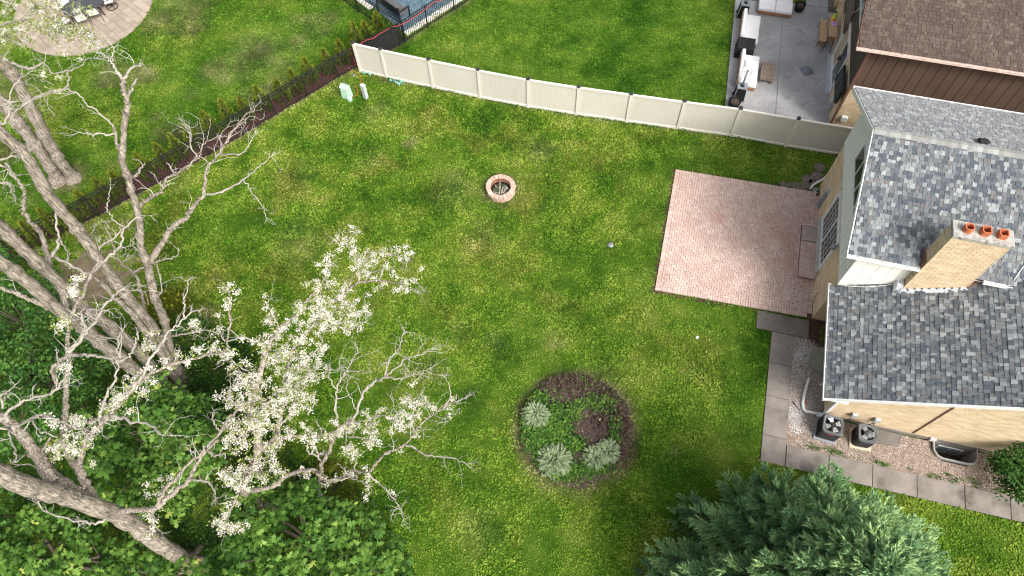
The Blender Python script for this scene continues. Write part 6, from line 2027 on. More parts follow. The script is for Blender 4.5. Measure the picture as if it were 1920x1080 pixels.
broadleaf('leafy_bush', 'rounded green bush on the right edge against the tan brick wall', at(1915, 905), [(A(1905, 875, 1.2), .62, .7), (A(1935, 905, 1.2), .75, .8), (A(1930, 850, 1.3), .6, .7), (A(1890, 915, .7), .4, .5), (A(1870, 880, .6), .25, .3)], m_bushleaf, OVAL_V, OVAL_F, (.07, .13), 330, 'shrub', ros=8)

# ---- the big spruce at the lower right
SPB = at(1452, 1128)
spr = thing('spruce_tree', 'large blue green spruce with tufted boughs at the lower right, over the concrete walk', 'tree', SPB)
SH_H, SH_R = 8.8, 5.0
PP, YD, UP, SC, RN = [], [], [], [], []
boughs = MB()
z = .35
wi = 0
while z < SH_H - .15:
    t = z / SH_H
    Lm = SH_R * (1 - t) ** .80 * (1.0 if z > .9 else .92)
    nb = int(6 + 6 * (1 - t))
    for k in range(nb):
        az = 2 * PI * (k + .5 * (wi % 2)) / nb + random.gauss(0, .14)
        L = Lm * random.uniform(.78, 1.08) * (1 + .12 * math.sin(2 * az + .6))
        if L < .25: continue
        rise = (-.10 + .55 * t) + random.gauss(0, .05)
        o0 = Vector((SPB.x, SPB.y, z))
        hd = Vector((math.cos(az), math.sin(az), 0))
        side = Vector((-hd.y, hd.x, 0))
        def bp(s):
            return o0 + hd * (L * s) + Vector((0, 0, L * (rise * s - .28 * s * s * (1 - t) + .20 * s ** 3)))
        boughs.tube([bp(s) for s in (0, .3, .6, .95)], [.045 * (.05 + L / SH_R * .95), .03 * (.15 + L / SH_R * .85), .012, .004], 4)
        s = .32 * max(0, 1 - t * 1.6) + .03
        bright = random.gauss(0, .15)
        while s < 1.0:
            p0 = bp(s)
            bl_ = max(.14, L * .27 * (1.04 - s) ** .75 + .12)
            for sg in ((-1, 1) if s < .95 else (0,)):
                if s < .75 and random.random() < .16: continue
                bri = bright + random.gauss(0, .13)
                bd = (hd * (.75 + .3 * random.random()) + side * sg * (.8 + .25 * random.random())).normalized() if sg else hd
                dr = -.10 - .18 * random.random()
                m = max(1, int(bl_ / .12))
                if m > 2 and random.random() < .5:
                    boughs.tube([p0, p0 + bd * bl_ * .8 + Vector((0, 0, dr * bl_ * .8))], [.010, .004], 3)
                for i in range(m):
                    f = (i + 1) / m
                    if f < .45 and random.random() < .55 and L > 1.2 and s < .8: continue
                    q = p0 + bd * bl_ * f + Vector((0, 0, dr * bl_ * f + .05 * f * f))
                    for j in (-1, 1, 0, .5):
                        if j and random.random() < .25: continue
                        dd = bd + (hd * .3) + Vector((-bd.y, bd.x, 0)) * j * .75 + Vector((random.gauss(0, .15), random.gauss(0, .15), .20 + random.gauss(0, .22)))
                        PP.append(q); YD.append(dd); SC.append(random.uniform(.21, .34))
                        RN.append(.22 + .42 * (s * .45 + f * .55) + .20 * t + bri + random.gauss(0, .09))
            s += (.165 / L + .010) * (1 if t < .6 else 1 - 1.3 * (t - .6))
    wi += 1
    z += .40 * (1 - .45 * t)
for k in range(420):        # the dense new growth round the leader
    zz = SH_H * random.uniform(.84, 1.0)
    a = random.uniform(0, 2 * PI)
    rr = (SH_H - zz) * random.uniform(.1, .75) + .04
    PP.append(Vector((SPB.x + rr * math.cos(a), SPB.y + rr * math.sin(a), zz + .12)))
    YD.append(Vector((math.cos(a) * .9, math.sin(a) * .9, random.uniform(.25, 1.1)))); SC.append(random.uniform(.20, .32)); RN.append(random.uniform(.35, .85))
PP = np.array([tuple(p) for p in PP]); YD = np.array([tuple(p) for p in YD])
n = len(PP)
sv, sf = [], []
for k in range(9):          # a shoot: short needles set round a twig, pointing forward
    a = k * 2.4
    y = .08 + .10 * k
    r = .36 * (1 - .45 * k / 9)
    w = .10
    c_, s_ = math.cos(a), math.sin(a)
    b0 = len(sv)
    sv += [(-s_ * w, y - .05, c_ * w), (s_ * w, y - .05, -c_ * w), (c_ * r, y + .30, s_ * r)]
    sf.append((b0, b0 + 1, b0 + 2))
b0 = len(sv)
sv += [(-.10, 0, 0), (.10, 0, 0), (0, 1.15, 0), (0, 0, -.10), (0, .0, .10), (0, 1.0, 0.02)]
sf += [(b0, b0 + 1, b0 + 2), (b0 + 3, b0 + 4, b0 + 5)]
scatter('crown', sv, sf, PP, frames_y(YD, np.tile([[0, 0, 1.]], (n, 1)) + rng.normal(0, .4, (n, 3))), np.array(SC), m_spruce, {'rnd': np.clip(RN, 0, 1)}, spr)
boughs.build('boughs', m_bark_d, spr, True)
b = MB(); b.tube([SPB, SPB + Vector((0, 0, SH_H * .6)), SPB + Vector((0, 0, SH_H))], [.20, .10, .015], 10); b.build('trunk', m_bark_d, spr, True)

# ================================================================== the bare and blossoming trees
def catmull(pts, per=5):
    P = [np.array(p, float) for p in pts]
    P = [2 * P[0] - P[1]] + P + [2 * P[-1] - P[-2]]
    out = []
    for i in range(1, len(P) - 2):
        for t in np.linspace(0, 1, per, endpoint=False):
            out.append(.5 * (2 * P[i] + (P[i + 1] - P[i - 1]) * t + (2 * P[i - 1] - 5 * P[i] + 4 * P[i + 1] - P[i + 2]) * t * t + (3 * P[i] - P[i - 1] - 3 * P[i + 1] + P[i + 2]) * t ** 3))
    out.append(P[-2])
    return out

class Tree:
    def __init__(s, name, label, base):
        s.base = Vector(base)
        s.o = thing(name, label, 'tree', base)
        s.reg = []            # px, py, z, radius of everything grown so far
        s.tw = MB()
        s.bl = []             # blossom centres
        s.n = 0
    def _tube(s, W, R, name, mat):
        W = [Vector(w) for w in W]
        J = [w + Vector((random.gauss(0, 1), random.gauss(0, 1), random.gauss(0, 1))) * r * (.035 if r > .07 else .10) for w, r in zip(W, R)]
        K = [Vector((0, 0, 0))] + [Vector((random.gauss(0, 1), random.gauss(0, 1), random.gauss(0, .6))) * (.022 if R[i] < .07 else .012) for i in range(1, len(W) - 1)] + [Vector((0, 0, 0))]
        J = [j + k for j, k in zip(J, K)]
        kn = [1 + (random.uniform(.15, .4) if random.random() < .10 else random.uniform(-.10, .10)) for r in R]
        b = MB(); b.tube(J, [r * k for r, k in zip(R, kn)], 12 if max(R) > .08 else 6)
        b.build(name, mat, s.o, True)
        for w, r in zip(W, R):
            x, y = project(w)
            s.reg.append((x, y, w.z, r))
    def trunk(s, pts, r0, r1, vertical=True, name='trunk', zs=None, mat=None, flare=1.5):
        W = [s.base.copy()]
        for i, (x, y) in enumerate(pts):
            d = ray(x, y)
            if zs: z = zs[i]
            else:
                t = (s.base.x * d.x + s.base.y * d.y) / (d.x * d.x + d.y * d.y)
                z = (C0 + d * t).z
            W.append(at(x, y, z))
        W = [Vector(w) for w in catmull(W, 5)]
        W.insert(0, W[0] - (W[1] - W[0]).normalized() * .5 - Vector((0, 0, .35)))
        n = len(W)
        R = [r0 + (r1 - r0) * i / (n - 1) for i in range(n)]
        R[0] *= flare * 1.15; R[1] *= flare; R[2] *= 1 + (flare - 1) * .45; R[3] *= 1 + (flare - 1) * .15
        s._tube(W, R, name, mat or m_bark)
    def limb(s, pts, r1=.02, gain=.008, r0=None, bloom=0.0, twig=.0, z0=None, z1=None, mat=None, ratio=.62, name='branch'):
        x, y = pts[0]
        k = min(range(len(s.reg)), key=lambda i: (s.reg[i][0] - x) ** 2 + (s.reg[i][1] - y) ** 2)
        g = s.reg[k]
        if r0 is None: r0 = min(g[3] * ratio + .006, .2)
        if z0 is None: z0 = g[2]
        r1 = min(r1, r0 * .7)
        L = [0]
        for p, q in zip(pts[:-1], pts[1:]):
            L.append(L[-1] + math.hypot(q[0] - p[0], q[1] - p[1]))
        if z1 is None: z1 = z0 + gain * L[-1]
        first = at(g[0], g[1], g[2]) if (g[0] - x) ** 2 + (g[1] - y) ** 2 < 400 and z0 == g[2] else at(x, y, z0)
        W = [first] + [at(p[0], p[1], z0 + (z1 - z0) * l / L[-1] + random.gauss(0, .04)) for p, l in zip(pts[1:], L[1:])]
        W = [Vector(w) for w in catmull(W, 5)]
        n = len(W)
        R = [r0 + (r1 - r0) * (i / (n - 1)) ** .8 for i in range(n)]
        s._tube(W, R, name, mat or (m_bark if r0 > .055 else m_bark_p))
        for i in range(1, n):
            seg = (W[i] - W[i - 1])
            c = W[i].lerp(W[i - 1], random.random())
            far = i / n
            if far > .15 and random.random() < min(.9, (twig + .12) * (.35 + far) * seg.length * 7):
                s.twig(c, seg.normalized(), random.uniform(.22, .85) * (.6 + .5 * far), .004 + min(R[i], .04) * .26)
            if bloom and far > .06:
                m = np.random.default_rng(len(s.bl) * 7 + i).poisson(bloom * seg.length * 8.0)
                for q in range(m):
                    s.bl.append(W[i].lerp(W[i - 1], random.random()) + Vector((random.gauss(0, .15), random.gauss(0, .15), random.gauss(.05, .13))))
        if twig:
            for q in range(3):
                s.twig(W[-1], (W[-1] - W[-3]).normalized(), random.uniform(.15, .45), .006)
    def twig(s, c, d, L, r, depth=0):
        ax = d.orthogonal().normalized()
        ax.rotate(Matrix.Rotation(random.uniform(0, 2 * PI), 3, d))
        v = (d * random.uniform(.25, .95) + ax * random.uniform(.45, 1) + Vector((0, 0, .15))).normalized()
        pts = [c]
        k = 4 if depth == 0 else 3
        for i in range(k):
            v = (v + Vector((random.gauss(0, .32), random.gauss(0, .32), random.gauss(0.04, .28)))).normalized()
            pts.append(pts[-1] + v * L / k)
        s.tw.tube(pts, [r * (1 - .75 * i / k) for i in range(k + 1)], 4, cap=False)
        if depth < 2:
            for i in range(1, k + 1):
                if random.random() < (.55 if depth == 0 else .35):
                    s.twig(pts[i], v, L * random.uniform(.3, .6), r * .62, depth + 1)
    def finish(s, leaf=.12, dens=.85, leafy=11):
        if s.tw.v: tag(s.tw.build('twigs', m_twig, s.o, True), kind='stuff')
        if s.bl:
            C = np.array([tuple(c) for c in s.bl])
            n = len(C)
            C = C[rng.random(n) < dens]
            n = len(C)
            per = 48
            P = np.repeat(C, per, 0)
            N = len(P)
            dirv = rng.normal(0, 1, (n, 3)); dirv[:, 2] *= .5
            dirv /= np.linalg.norm(dirv, axis=1, keepdims=True)
            tl = rng.uniform(-1, 1, N)
            P = P + np.repeat(dirv, per, 0) * (tl * .085)[:, None] + rng.normal(0, .048, (N, 3))
            Z = rng.normal(0, .75, (N, 3)) + np.array([0, 0, 1.])
            scatter('blossom', [(-.5, -.2, 0), (.05, -.55, .12), (.6, .0, -.05), (.05, .55, .12)], [(0, 1, 2, 3)], P, frames(Z), rng.uniform(.021, .046, N), m_petal, {'rnd': np.clip(np.repeat(rng.random(n), per) * .5 + rng.random(N) * .5, 0, 1)}, s.o)
            pick = rng.random(n) < leaf * 6
            C2 = C[pick]
            per = leafy
            P = np.repeat(C2, per, 0) + rng.normal(0, .13, (len(C2) * per, 3))
            N = len(P)
            YD = rng.normal(0, 1, (N, 3)); YD[:, 2] *= .4
            scatter('young_leaves', OVAL_V, OVAL_F, P, frames_y(YD, np.tile([[0, 0, 1.]], (N, 1)) + rng.normal(0, .3, (N, 3))), rng.uniform(.05, .10, N), m_locleaf, {'rnd': rng.random(N)}, s.o)

# the clump of tall bare trunks left of the lawn
T = Tree('bare_tree', 'clump of tall bare grey trunks with leafless upper limbs left of the lawn', at(342, 745))
T.base = at(328, 748); T.trunk([(300, 710), (267, 668), (233, 634), (187, 600), (157, 574), (133, 551), (100, 520), (67, 490), (33, 457), (0, 424), (-60, 372)], .20, .15)
T.base = at(352, 722); T.trunk([(310, 662), (283, 610), (247, 567), (217, 530), (193, 497), (167, 460), (143, 427), (113, 393), (87, 360), (53, 300), (27, 270), (0, 246), (-40, 205)], .19, .12)
T.base = at(345, 768); T.trunk([(260, 700), (227, 673), (193, 647), (160, 617), (133, 597), (100, 573), (67, 541), (33, 514), (0, 490), (-60, 450)], .21, .15)
T.base = at(352, 716); T.trunk([(330, 680), (317, 647), (310, 607), (300, 580), (290, 557), (283, 527), (278, 500), (270, 480), (263, 457), (263, 427), (257, 393), (247, 360), (240, 333), (230, 307), (230, 273), (233, 233), (238, 200), (237, 183), (230, 167), (230, 150)], .16, .055)
tr_main = T
T.limb([(230, 150), (217, 130), (207, 115), (197, 103)], .02, twig=.35)
T.limb([(230, 150), (240, 133), (257, 123), (263, 118)], .02, twig=.35)
T.limb([(207, 117), (211, 103), (213, 90)], .012, twig=.25)
T.limb([(238, 185), (246, 170), (250, 160), (257, 148)], .02)
T.limb([(232, 312), (226, 290), (220, 267), (215, 245), (213, 240)], .03, r0=.06)
T.limb([(213, 240), (193, 220), (167, 197), (150, 182), (127, 167), (107, 172), (73, 182), (20, 193)], .012, twig=.4)
T.limb([(214, 252), (190, 251), (167, 252), (147, 248)], .012, twig=.5)
T.limb([(240, 333), (255, 328), (265, 315), (272, 306)], .014)
T.limb([(278, 496), (300, 463), (310, 447), (317, 433), (330, 420), (350, 407), (360, 393), (367, 380), (380, 367), (383, 345), (387, 320), (398, 303), (410, 290), (433, 253), (460, 217), (477, 207)], .022, twig=.32, r0=.10)
T.limb([(380, 367), (417, 360), (447, 343), (470, 327), (490, 308), (510, 292)], .014, twig=.3)
T.limb([(455, 336), (468, 355), (480, 370), (492, 388), (498, 407)], .012, gain=-.004, twig=.35)
T.limb([(410, 291), (440, 290), (460, 283), (477, 253)], .012, twig=.35)
T.limb([(258, 392), (266, 382), (280, 372), (303, 358), (308, 345), (317, 333), (350, 313), (370, 297), (378, 283), (383, 268), (413, 255)], .016, twig=.45, r0=.065)
T.limb([(370, 297), (360, 275), (357, 255), (356, 240)], .01, twig=.5)
T.base = at(345, 735)
T.trunk([(293, 647), (277, 627), (257, 600), (247, 587), (230, 570), (213, 557), (187, 527), (163, 513)], .13, .06, mat=m_bark)
T.limb([(163, 513), (133, 497), (100, 480), (83, 470)], .02, twig=.3)
T.limb([(277, 627), (272, 600), (267, 560), (260, 527), (247, 507), (227, 493), (217, 473), (207, 443), (200, 432)], .02, r0=.075, twig=.15)
T.limb([(163, 522), (187, 497), (213, 473), (228, 457), (230, 440), (235, 425), (257, 407)], .02, r0=.05, twig=.3)
T.limb([(183, 497), (183, 470), (200, 455), (213, 447), (228, 430)], .02, r0=.04, twig=.3)
T.limb([(232, 422), (213, 412), (203, 395), (203, 380), (206, 358)], .012, twig=.2)
T.limb([(185, 470), (175, 455), (172, 440), (177, 428)], .012, twig=.2)
T.limb([(134, 580), (118, 550), (103, 527), (90, 487), (85, 465), (80, 443), (70, 428), (60, 420), (50, 405), (43, 393), (44, 375), (47, 360), (33, 340), (20, 320), (0, 307)], .03, r0=.10)
T.limb([(93, 487), (103, 470), (110, 453), (107, 430), (104, 400), (100, 377)], .02, r0=.05)
T.limb([(111, 450), (120, 460), (127, 475), (128, 488)], .012)
T.limb([(130, 592), (110, 585), (83, 573), (60, 563), (27, 548), (-10, 536)], .05, r0=.085)
T.limb([(285, 640), (300, 630), (333, 628), (377, 620), (400, 622)], .02, r0=.06, twig=.3)
T.limb([(300, 557), (303, 545), (300, 520), (294, 490)], .012, r0=.03)
T.limb([(270, 480), (262, 470), (252, 462), (249, 450), (258, 440)], .012, r0=.03, twig=.2)
T.limb([(260, 503), (280, 497), (310, 487), (332, 480), (335, 465)], .012, r0=.035)
T.finish()

# leaning big trunk, bottom left, pale limbs reaching over the maples
B = Tree('leaning_tree', 'thick leaning grey trunk rising from the lower left with bleached bare limbs', at(362, 1056))
B.trunk([(340, 1045), (320, 1033), (283, 1010), (250, 983), (200, 957), (150, 940), (107, 926), (60, 914), (27, 900), (0, 887), (-50, 868)], .27, .20, flare=1.35)
for k in range(7):
    a = k * .9 + .3
    hd = Vector((math.cos(a), math.sin(a), 0))
    B._tube([B.base + Vector((-.05, .02, .75)), B.base + hd * .26 + Vector((0, 0, .25)), B.base + hd * .55 + Vector((0, 0, .03)), B.base + hd * .95 + Vector((0, 0, -.08))], [.16, .15, .10, .03], 'root', m_bark_d)
q = np.column_stack([rng.normal(B.base.x, .75, 900), rng.normal(B.base.y, .65, 900)])
q = q[np.linalg.norm(q - np.array([B.base.x, B.base.y]), axis=1) > .3]
leaf_patch('foot_weeds', m_darkleaf, q, (.07, .14), (.03, .30), .7)
B.limb([(107, 924), (98, 908), (90, 893), (73, 860), (50, 827), (20, 793), (0, 780), (-30, 765)], .10, r0=.18)
B.limb([(160, 938), (148, 925), (133, 913), (100, 887), (85, 868), (73, 853)], .08, r0=.15)
B.limb([(180, 945), (170, 925), (163, 913), (155, 895), (147, 880), (127, 853), (120, 813), (122, 790), (123, 763), (125, 720), (127, 673), (127, 633), (133, 593), (157, 547), (173, 507), (190, 488)], .03, r0=.14, gain=.007, bloom=.0)
B.limb([(147, 878), (155, 845), (163, 817), (185, 800), (207, 778), (233, 747), (260, 720), (283, 702), (333, 680), (383, 667), (420, 660), (427, 627), (433, 577), (430, 545)], .016, r0=.085, gain=.005, bloom=.85, twig=.25)
B.limb([(233, 747), (252, 722), (267, 703), (280, 678), (293, 657), (310, 632), (327, 613), (345, 596), (367, 582), (374, 584)], .014, r0=.055, twig=.15)
B.limb([(343, 597), (345, 575), (347, 557), (352, 527)], .010, r0=.03, twig=.1)
B.limb([(124, 805), (150, 797), (173, 790), (207, 779)], .03, r0=.06)
B.limb([(207, 779), (240, 787), (283, 798), (297, 813), (323, 818)], .012, r0=.05, twig=.25)
B.limb([(186, 785), (193, 760), (200, 740), (213, 720), (218, 700), (222, 680), (229, 622)], .014, r0=.045, twig=.3)
B.limb([(110, 790), (80, 780), (40, 797), (0, 803)], .03, r0=.035, gain=.012, z0=10.5)
B.limb([(80, 780), (110, 787), (130, 795), (150, 803), (173, 808)], .012, r0=.03, twig=.3)
B.limb([(57, 797), (75, 808), (87, 813), (107, 820)], .012, r0=.026)
B.limb([(20, 803), (22, 825), (30, 850), (27, 867)], .012, r0=.028, twig=.2)
B.limb([(0, 790), (20, 768), (50, 750), (93, 740), (117, 718), (130, 700)], .014, r0=.04, z0=11.0, twig=.4)
B.limb([(5, 765), (0, 745), (15, 733), (28, 722)], .012, r0=.03, z0=11.0, twig=.4)
B.limb([(107, 720), (100, 690), (127, 665)], .05, r0=.06, z0=9.6, z1=10.0)
B.limb([(127, 668), (140, 650), (157, 627), (175, 607), (187, 590), (207, 560), (220, 548), (236, 538)], .016, r0=.05, twig=.55)
B.limb([(130, 668), (148, 665), (167, 665), (190, 669), (207, 673), (240, 673), (250, 650), (257, 633), (258, 625)], .016, r0=.045, twig=.25)
B.limb([(224, 670), (222, 650), (226, 625), (229, 618)], .012, r0=.03)
B.limb([(155, 608), (150, 585), (165, 580), (200, 582)], .012, r0=.025, twig=.8)
B.limb([(207, 955), (195, 975), (167, 982), (120, 970), (83, 957), (70, 943)], .012, r0=.045, gain=-.003, twig=.3)
B.limb([(72, 882), (85, 862), (80, 845), (95, 820)], .02, r0=.06)
B.limb([(213, 957), (250, 956), (287, 955), (310, 937), (335, 915), (350, 903), (362, 883), (373, 863), (400, 827), (420, 800), (427, 787), (445, 770), (467, 753)], .03, r0=.085, gain=.004, twig=.12)
B.limb([(293, 950), (305, 925), (320, 907), (347, 877), (387, 843), (410, 825)], .03, r0=.065, gain=.004)
B.limb([(353, 902), (375, 901), (393, 905), (400, 918), (405, 935)], .012, r0=.032, twig=.25)
B.limb([(388, 845), (405, 855), (420, 850), (422, 860)], .012, r0=.025)
B.limb([(283, 950), (284, 975), (283, 1000)], .03, r0=.05, z1=2.0)
B.limb([(412, 812), (405, 800), (400, 790), (398, 775)], .012, r0=.025, twig=.3)
for cx, cy, zz, m in ((133, 545, 10.5, 12), (145, 520, 10.5, 6), (125, 605, 10, 4), (118, 690, 9.5, 5), (113, 620, 9.8, 3), (110, 835, 9, 9), (135, 838, 9, 7), (103, 850, 9, 5), (98, 792, 9.4, 5), (140, 790, 9, 7), (130, 815, 9, 5), (215, 745, 8.6, 10), (237, 765, 8.5, 5), (205, 760, 8.5, 5), (245, 738, 8.5, 4), (130, 920, 8, 4), (285, 918, 6, 5), (293, 930, 6, 3), (282, 968, 5, 5), (290, 998, 4.5, 4), (310, 900, 5.6, 6), (278, 645, 8.3, 4), (283, 655, 8.3, 3), (420, 575, 7, 3)):
    for q in range(m):
        B.bl.append(at(cx + random.gauss(0, 7), cy + random.gauss(0, 7), zz + random.gauss(0, .15)))
B.finish(.08)

# the blossoming tree leaning out over the lawn
L = Tree('blossom_tree', 'tree leaning over the lawn with limbs crowded with white blossom', at(453, 920, 3.0) - Vector((0, 0, 3.0)))
L.trunk([(453, 917), (462, 896), (470, 880), (483, 853), (482, 815), (470, 778), (474, 750), (480, 723), (490, 690), (501, 657)], .15, .075, zs=[3.0, 3.5, 4.0, 4.8, 5.5, 6.1, 6.4, 6.7, 6.9, 7.1])
L.limb([(501, 657), (512, 635), (525, 615), (553, 594), (570, 572), (583, 555), (598, 539), (615, 511), (620, 500), (622, 494)], .016, r0=.06, bloom=.8, twig=.3)
L.limb([(484, 848), (500, 835), (520, 815), (525, 780), (535, 735), (546, 664), (562, 640), (580, 615), (594, 601), (622, 567), (643, 560), (657, 539), (678, 530), (712, 525), (747, 532), (765, 540), (782, 549)], .014, r0=.085, gain=.005, bloom=.75, twig=.25)
L.limb([(671, 530), (672, 510), (674, 494), (662, 475), (650, 462), (640, 452), (630, 450)], .012, r0=.035, bloom=1.1, twig=.3)
L.limb([(650, 462), (655, 448), (665, 436)], .012, r0=.02, bloom=1.2)
L.limb([(674, 494), (705, 475), (735, 478), (765, 485)], .010, r0=.025, bloom=1.1, twig=.25)
L.limb([(712, 525), (716, 505), (722, 488), (712, 470)], .010, r0=.022, bloom=1.1)
L.limb([(745, 532), (770, 525), (790, 540), (797, 548)], .008, r0=.02, bloom=1.0)
L.limb([(622, 494), (612, 480), (605, 492)], .01, r0=.02, bloom=1.0)
L.limb([(600, 605), (615, 622), (632, 610), (650, 598), (678, 584), (690, 590)], .012, r0=.035, bloom=.9, twig=.3)
L.limb([(632, 612), (656, 619), (672, 606), (684, 604)], .012, r0=.025, bloom=.7, twig=.2)
L.limb([(590, 600), (620, 590), (650, 570), (680, 590)], .01, r0=.03, bloom=1.2)
L.limb([(500, 657), (480, 640), (450, 632), (425, 640), (412, 625)], .012, r0=.035, bloom=.7, twig=.3)
L.limb([(525, 615), (512, 595), (500, 570), (508, 560)], .012, r0=.03, bloom=.9, twig=.2)
L.limb([(545, 670), (530, 650), (510, 645), (500, 640)], .01, r0=.03, bloom=1.0)
L.limb([(470, 775), (450, 765), (435, 755), (430, 735), (440, 715)], .012, r0=.04, bloom=1.0, twig=.4)
L.limb([(480, 723), (470, 700), (455, 690), (440, 680)], .012, r0=.035, bloom=.9, twig=.3)
L.limb([(530, 760), (560, 740), (575, 720), (600, 700), (640, 690)], .01, r0=.03, bloom=.4, twig=.3)
L.limb([(522, 800), (545, 775), (555, 760), (575, 762)], .012, r0=.03, bloom=.6, twig=.3)
L.limb([(535, 735), (550, 715), (580, 700), (575, 680)], .012, r0=.03, bloom=1.3, twig=.2)
L.limb([(540, 700), (560, 690), (590, 660), (605, 640)], .012, r0=.03, bloom=1.2, twig=.2)
L.limb([(500, 835), (523, 826), (547, 817), (587, 820), (627, 810), (653, 797), (687, 787), (710, 780), (733, 783), (755, 770), (785, 755)], .014, r0=.07, gain=.004, bloom=1.05, twig=.25)
L.limb([(627, 810), (645, 797), (663, 783), (672, 765), (677, 747), (683, 735), (692, 723), (706, 714), (719, 709), (726, 681), (735, 668), (747, 657), (752, 640), (758, 622)], .012, r0=.05, twig=.5)
L.limb([(719, 709), (740, 692), (761, 674), (790, 665), (813, 653)], .010, r0=.03, twig=.5)
L.limb([(722, 709), (745, 710), (765, 706), (785, 700), (806, 692)], .010, r0=.028, twig=.6)
L.limb([(632, 805), (631, 775), (631, 730), (640, 712), (650, 695), (660, 675), (671, 657)], .010, r0=.035, twig=.6)
L.limb([(631, 732), (617, 708), (622, 690), (600, 692), (580, 694)], .008, r0=.02, twig=.4)
L.limb([(652, 695), (672, 695), (685, 700), (692, 697)], .008, r0=.018, twig=.5)
L.limb([(667, 768), (655, 745), (650, 725), (655, 710)], .008, r0=.018, twig=.3)
L.limb([(687, 787), (700, 800), (692, 815), (697, 830)], .008, r0=.025, bloom=1.1)
L.limb([(655, 800), (648, 830), (652, 850)], .008, r0=.025, bloom=1.2)
L.limb([(668, 818), (690, 822), (703, 836)], .010, r0=.022)
L.limb([(733, 783), (755, 800), (750, 810)], .010, r0=.025, bloom=.9)
L.limb([(765, 760), (770, 745), (760, 735)], .010, r0=.02, bloom=1.2)
L.limb([(453, 922), (480, 918), (507, 913), (525, 902), (540, 890), (560, 883), (580, 880), (592, 884), (600, 890)], .05, r0=.085, z0=3.2, gain=.006, bloom=.15)
L.limb([(482, 850), (472, 880), (455, 905), (440, 940), (425, 970), (413, 1000)], .02, r0=.06, gain=-.004, bloom=1.6, z0=4.8)
L.limb([(470, 880), (490, 890), (500, 905)], .012, r0=.03, bloom=1.5)
L.limb([(460, 840), (440, 815), (430, 800), (418, 795)], .012, r0=.03, bloom=1.4, z0=5.7)
L.limb([(484, 850), (500, 865), (515, 855), (520, 845)], .012, r0=.03, bloom=.7)
for cx, cy, zz, m, sp in ((470, 800, 6.2, 22, 12), (500, 770, 6.6, 26, 18), (545, 745, 6.9, 24, 18), (450, 905, 5, 14, 12), (425, 890, 5, 10, 10), (440, 820, 6, 12, 12), (520, 680, 7, 20, 18), (560, 640, 7.2, 20, 18), (600, 570, 7.6, 12, 14), (450, 760, 6.4, 12, 12), (515, 880, 5, 6, 8), (450, 985, 4.2, 6, 8), (610, 585, 7.5, 14, 14), (480, 740, 6.6, 16, 16), (465, 715, 6.8, 10, 12), (430, 990, 4, 6, 8), (400, 665, 7.2, 8, 10), (365, 607, 7.4, 6, 7)):
    for q in range(m):
        L.bl.append(at(cx + random.gauss(0, sp), cy + random.gauss(0, sp), zz + random.gauss(0, .25)))
L.finish(.10)

# smaller tree on the lawn edge whose bare limbs reach right
Q = Tree('lawn_edge_tree', 'slender tree at the lawn edge with bare grey limbs reaching right over the grass', at(597, 923, 1.3) - Vector((0, 0, 1.3)))
Q.trunk([(597, 923), (600, 905), (601, 888), (604, 870), (617, 847), (627, 820), (640, 806)], .09, .045, zs=[1.3, 1.9, 2.5, 3.1, 3.8, 4.5, 4.9])
Q.limb([(604, 872), (597, 852), (590, 837), (582, 828)], .02, r0=.035, bloom=.4)
Q.limb([(590, 860), (578, 848), (578, 830)], .015, r0=.03)
Q.limb([(602, 896), (620, 903), (640, 895), (660, 883), (677, 885), (693, 883), (707, 868), (720, 853), (740, 843), (760, 833), (777, 810), (790, 795), (810, 780), (828, 768), (840, 758), (860, 753)], .016, r0=.07, gain=.003, bloom=.15, twig=.4)
Q.limb([(763, 833), (780, 843), (800, 853), (820, 856), (843, 857), (860, 863), (877, 870)], .010, r0=.035, twig=.35)
Q.limb([(778, 811), (772, 790), (778, 765), (785, 755)], .012, r0=.03, bloom=1.2, twig=.3)
Q.limb([(612, 902), (640, 899), (660, 897), (680, 905), (690, 912)], .012, r0=.04, bloom=.4, twig=.2)
Q.limb([(685, 886), (700, 897), (713, 907), (725, 918), (733, 930), (750, 950), (757, 973)], .012, r0=.04, gain=.001, bloom=.1, twig=.75)
Q.limb([(664, 880), (668, 865), (670, 850)], .016, r0=.026)
Q.limb([(832, 765), (845, 740), (840, 720), (835, 707)], .010, r0=.025, twig=.9)
Q.limb([(815, 777), (840, 790), (827, 792)], .010, r0=.02, twig=.5)
Q.limb([(820, 772), (800, 752), (790, 740)], .010, r0=.02, bloom=.6, twig=.5)
Q.limb([(850, 756), (870, 748), (880, 742)], .008, r0=.02, twig=.6)
Q.finish(.10)

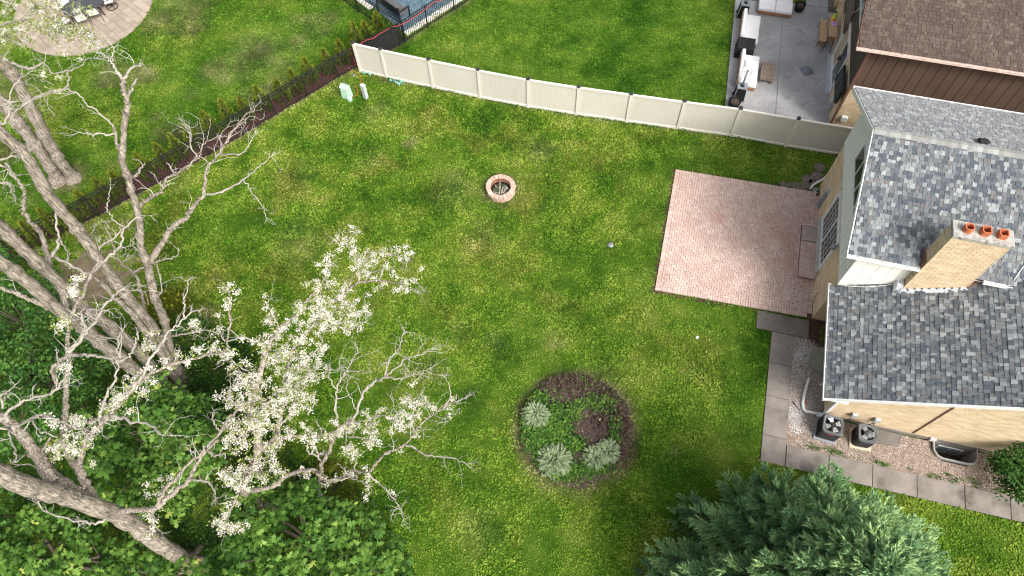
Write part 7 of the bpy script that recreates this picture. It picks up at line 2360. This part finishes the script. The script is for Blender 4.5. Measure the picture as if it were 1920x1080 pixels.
# the tree on the neighbour's lawn, top left, its trunks forking from one foot
D = Tree('twin_trunk_tree', 'twin trunked tree on the lawn below the round terrace with blossom over the paving', at(130, 336))
D.base = at(138, 334); D.trunk([(125, 318), (110, 298), (97, 275), (83, 253), (66, 218), (50, 187), (33, 155), (20, 133), (0, 112), (-30, 80)], .26, .20, flare=1.7)
D.base = at(108, 340); D.trunk([(100, 322), (88, 305), (77, 287), (64, 268), (50, 250), (35, 232), (20, 213), (0, 190), (-30, 160)], .27, .22, flare=1.6)
D.limb([(22, 118), (40, 125), (60, 128), (78, 118), (88, 125), (100, 138), (125, 133), (150, 125), (165, 110), (195, 110)], .012, r0=.05, z0=8.0, gain=.006, bloom=.25, twig=.5)
D.limb([(125, 135), (128, 150), (122, 165), (100, 170), (75, 178), (50, 193), (30, 210), (17, 230)], .05, r0=.03, z0=9.2, gain=-.004, bloom=.15, twig=.4)
D.limb([(-10, 52), (15, 42), (48, 36), (58, 22), (70, 8)], .014, r0=.05, z0=9, bloom=.5, twig=.4)
D.limb([(48, 36), (30, 15), (5, 2), (-10, -5)], .02, r0=.035, bloom=.3, twig=.4)
D.limb([(48, 36), (80, 48), (110, 55), (140, 70), (165, 62), (180, 78)], .010, r0=.03, bloom=1.3, twig=.4)
D.limb([(80, 48), (95, 65), (120, 80), (125, 92)], .010, r0=.02, bloom=1.1, twig=.3)
D.limb([(55, 30), (85, 15), (115, 20), (140, 30), (150, 22)], .010, r0=.025, bloom=1.5, twig=.3)
D.limb([(30, 45), (35, 65), (50, 78), (45, 88)], .010, r0=.02, bloom=.9, twig=.3)
D.limb([(0, 60), (20, 75), (35, 80)], .010, r0=.02, bloom=.9, twig=.3)
D.limb([(-10, 100), (5, 105), (15, 98)], .010, r0=.03, bloom=1.2, twig=.6, z0=7.5)
D.limb([(75, 150), (90, 155), (100, 158)], .010, r0=.02, bloom=.7, z0=9)
D.limb([(-15, 215), (0, 235), (15, 215), (17, 195), (22, 165), (55, 135)], .012, r0=.05, z0=9, twig=.3)
D.limb([(10, 305), (20, 325), (35, 340), (45, 360)], .014, r0=.04, z0=9.5, gain=-.004, twig=.3)
D.limb([(-10, 303), (10, 298), (25, 292), (50, 298), (55, 285), (52, 265)], .014, r0=.035, z0=10, twig=.7)
D.limb([(-10, 345), (5, 342), (18, 345), (22, 360), (30, 375)], .014, r0=.03, z0=10, twig=.5)
D.limb([(-10, 28), (15, 20), (30, 8)], .01, r0=.02, bloom=1.6, z0=9, twig=.2)
D.finish(.5, .40, 34)
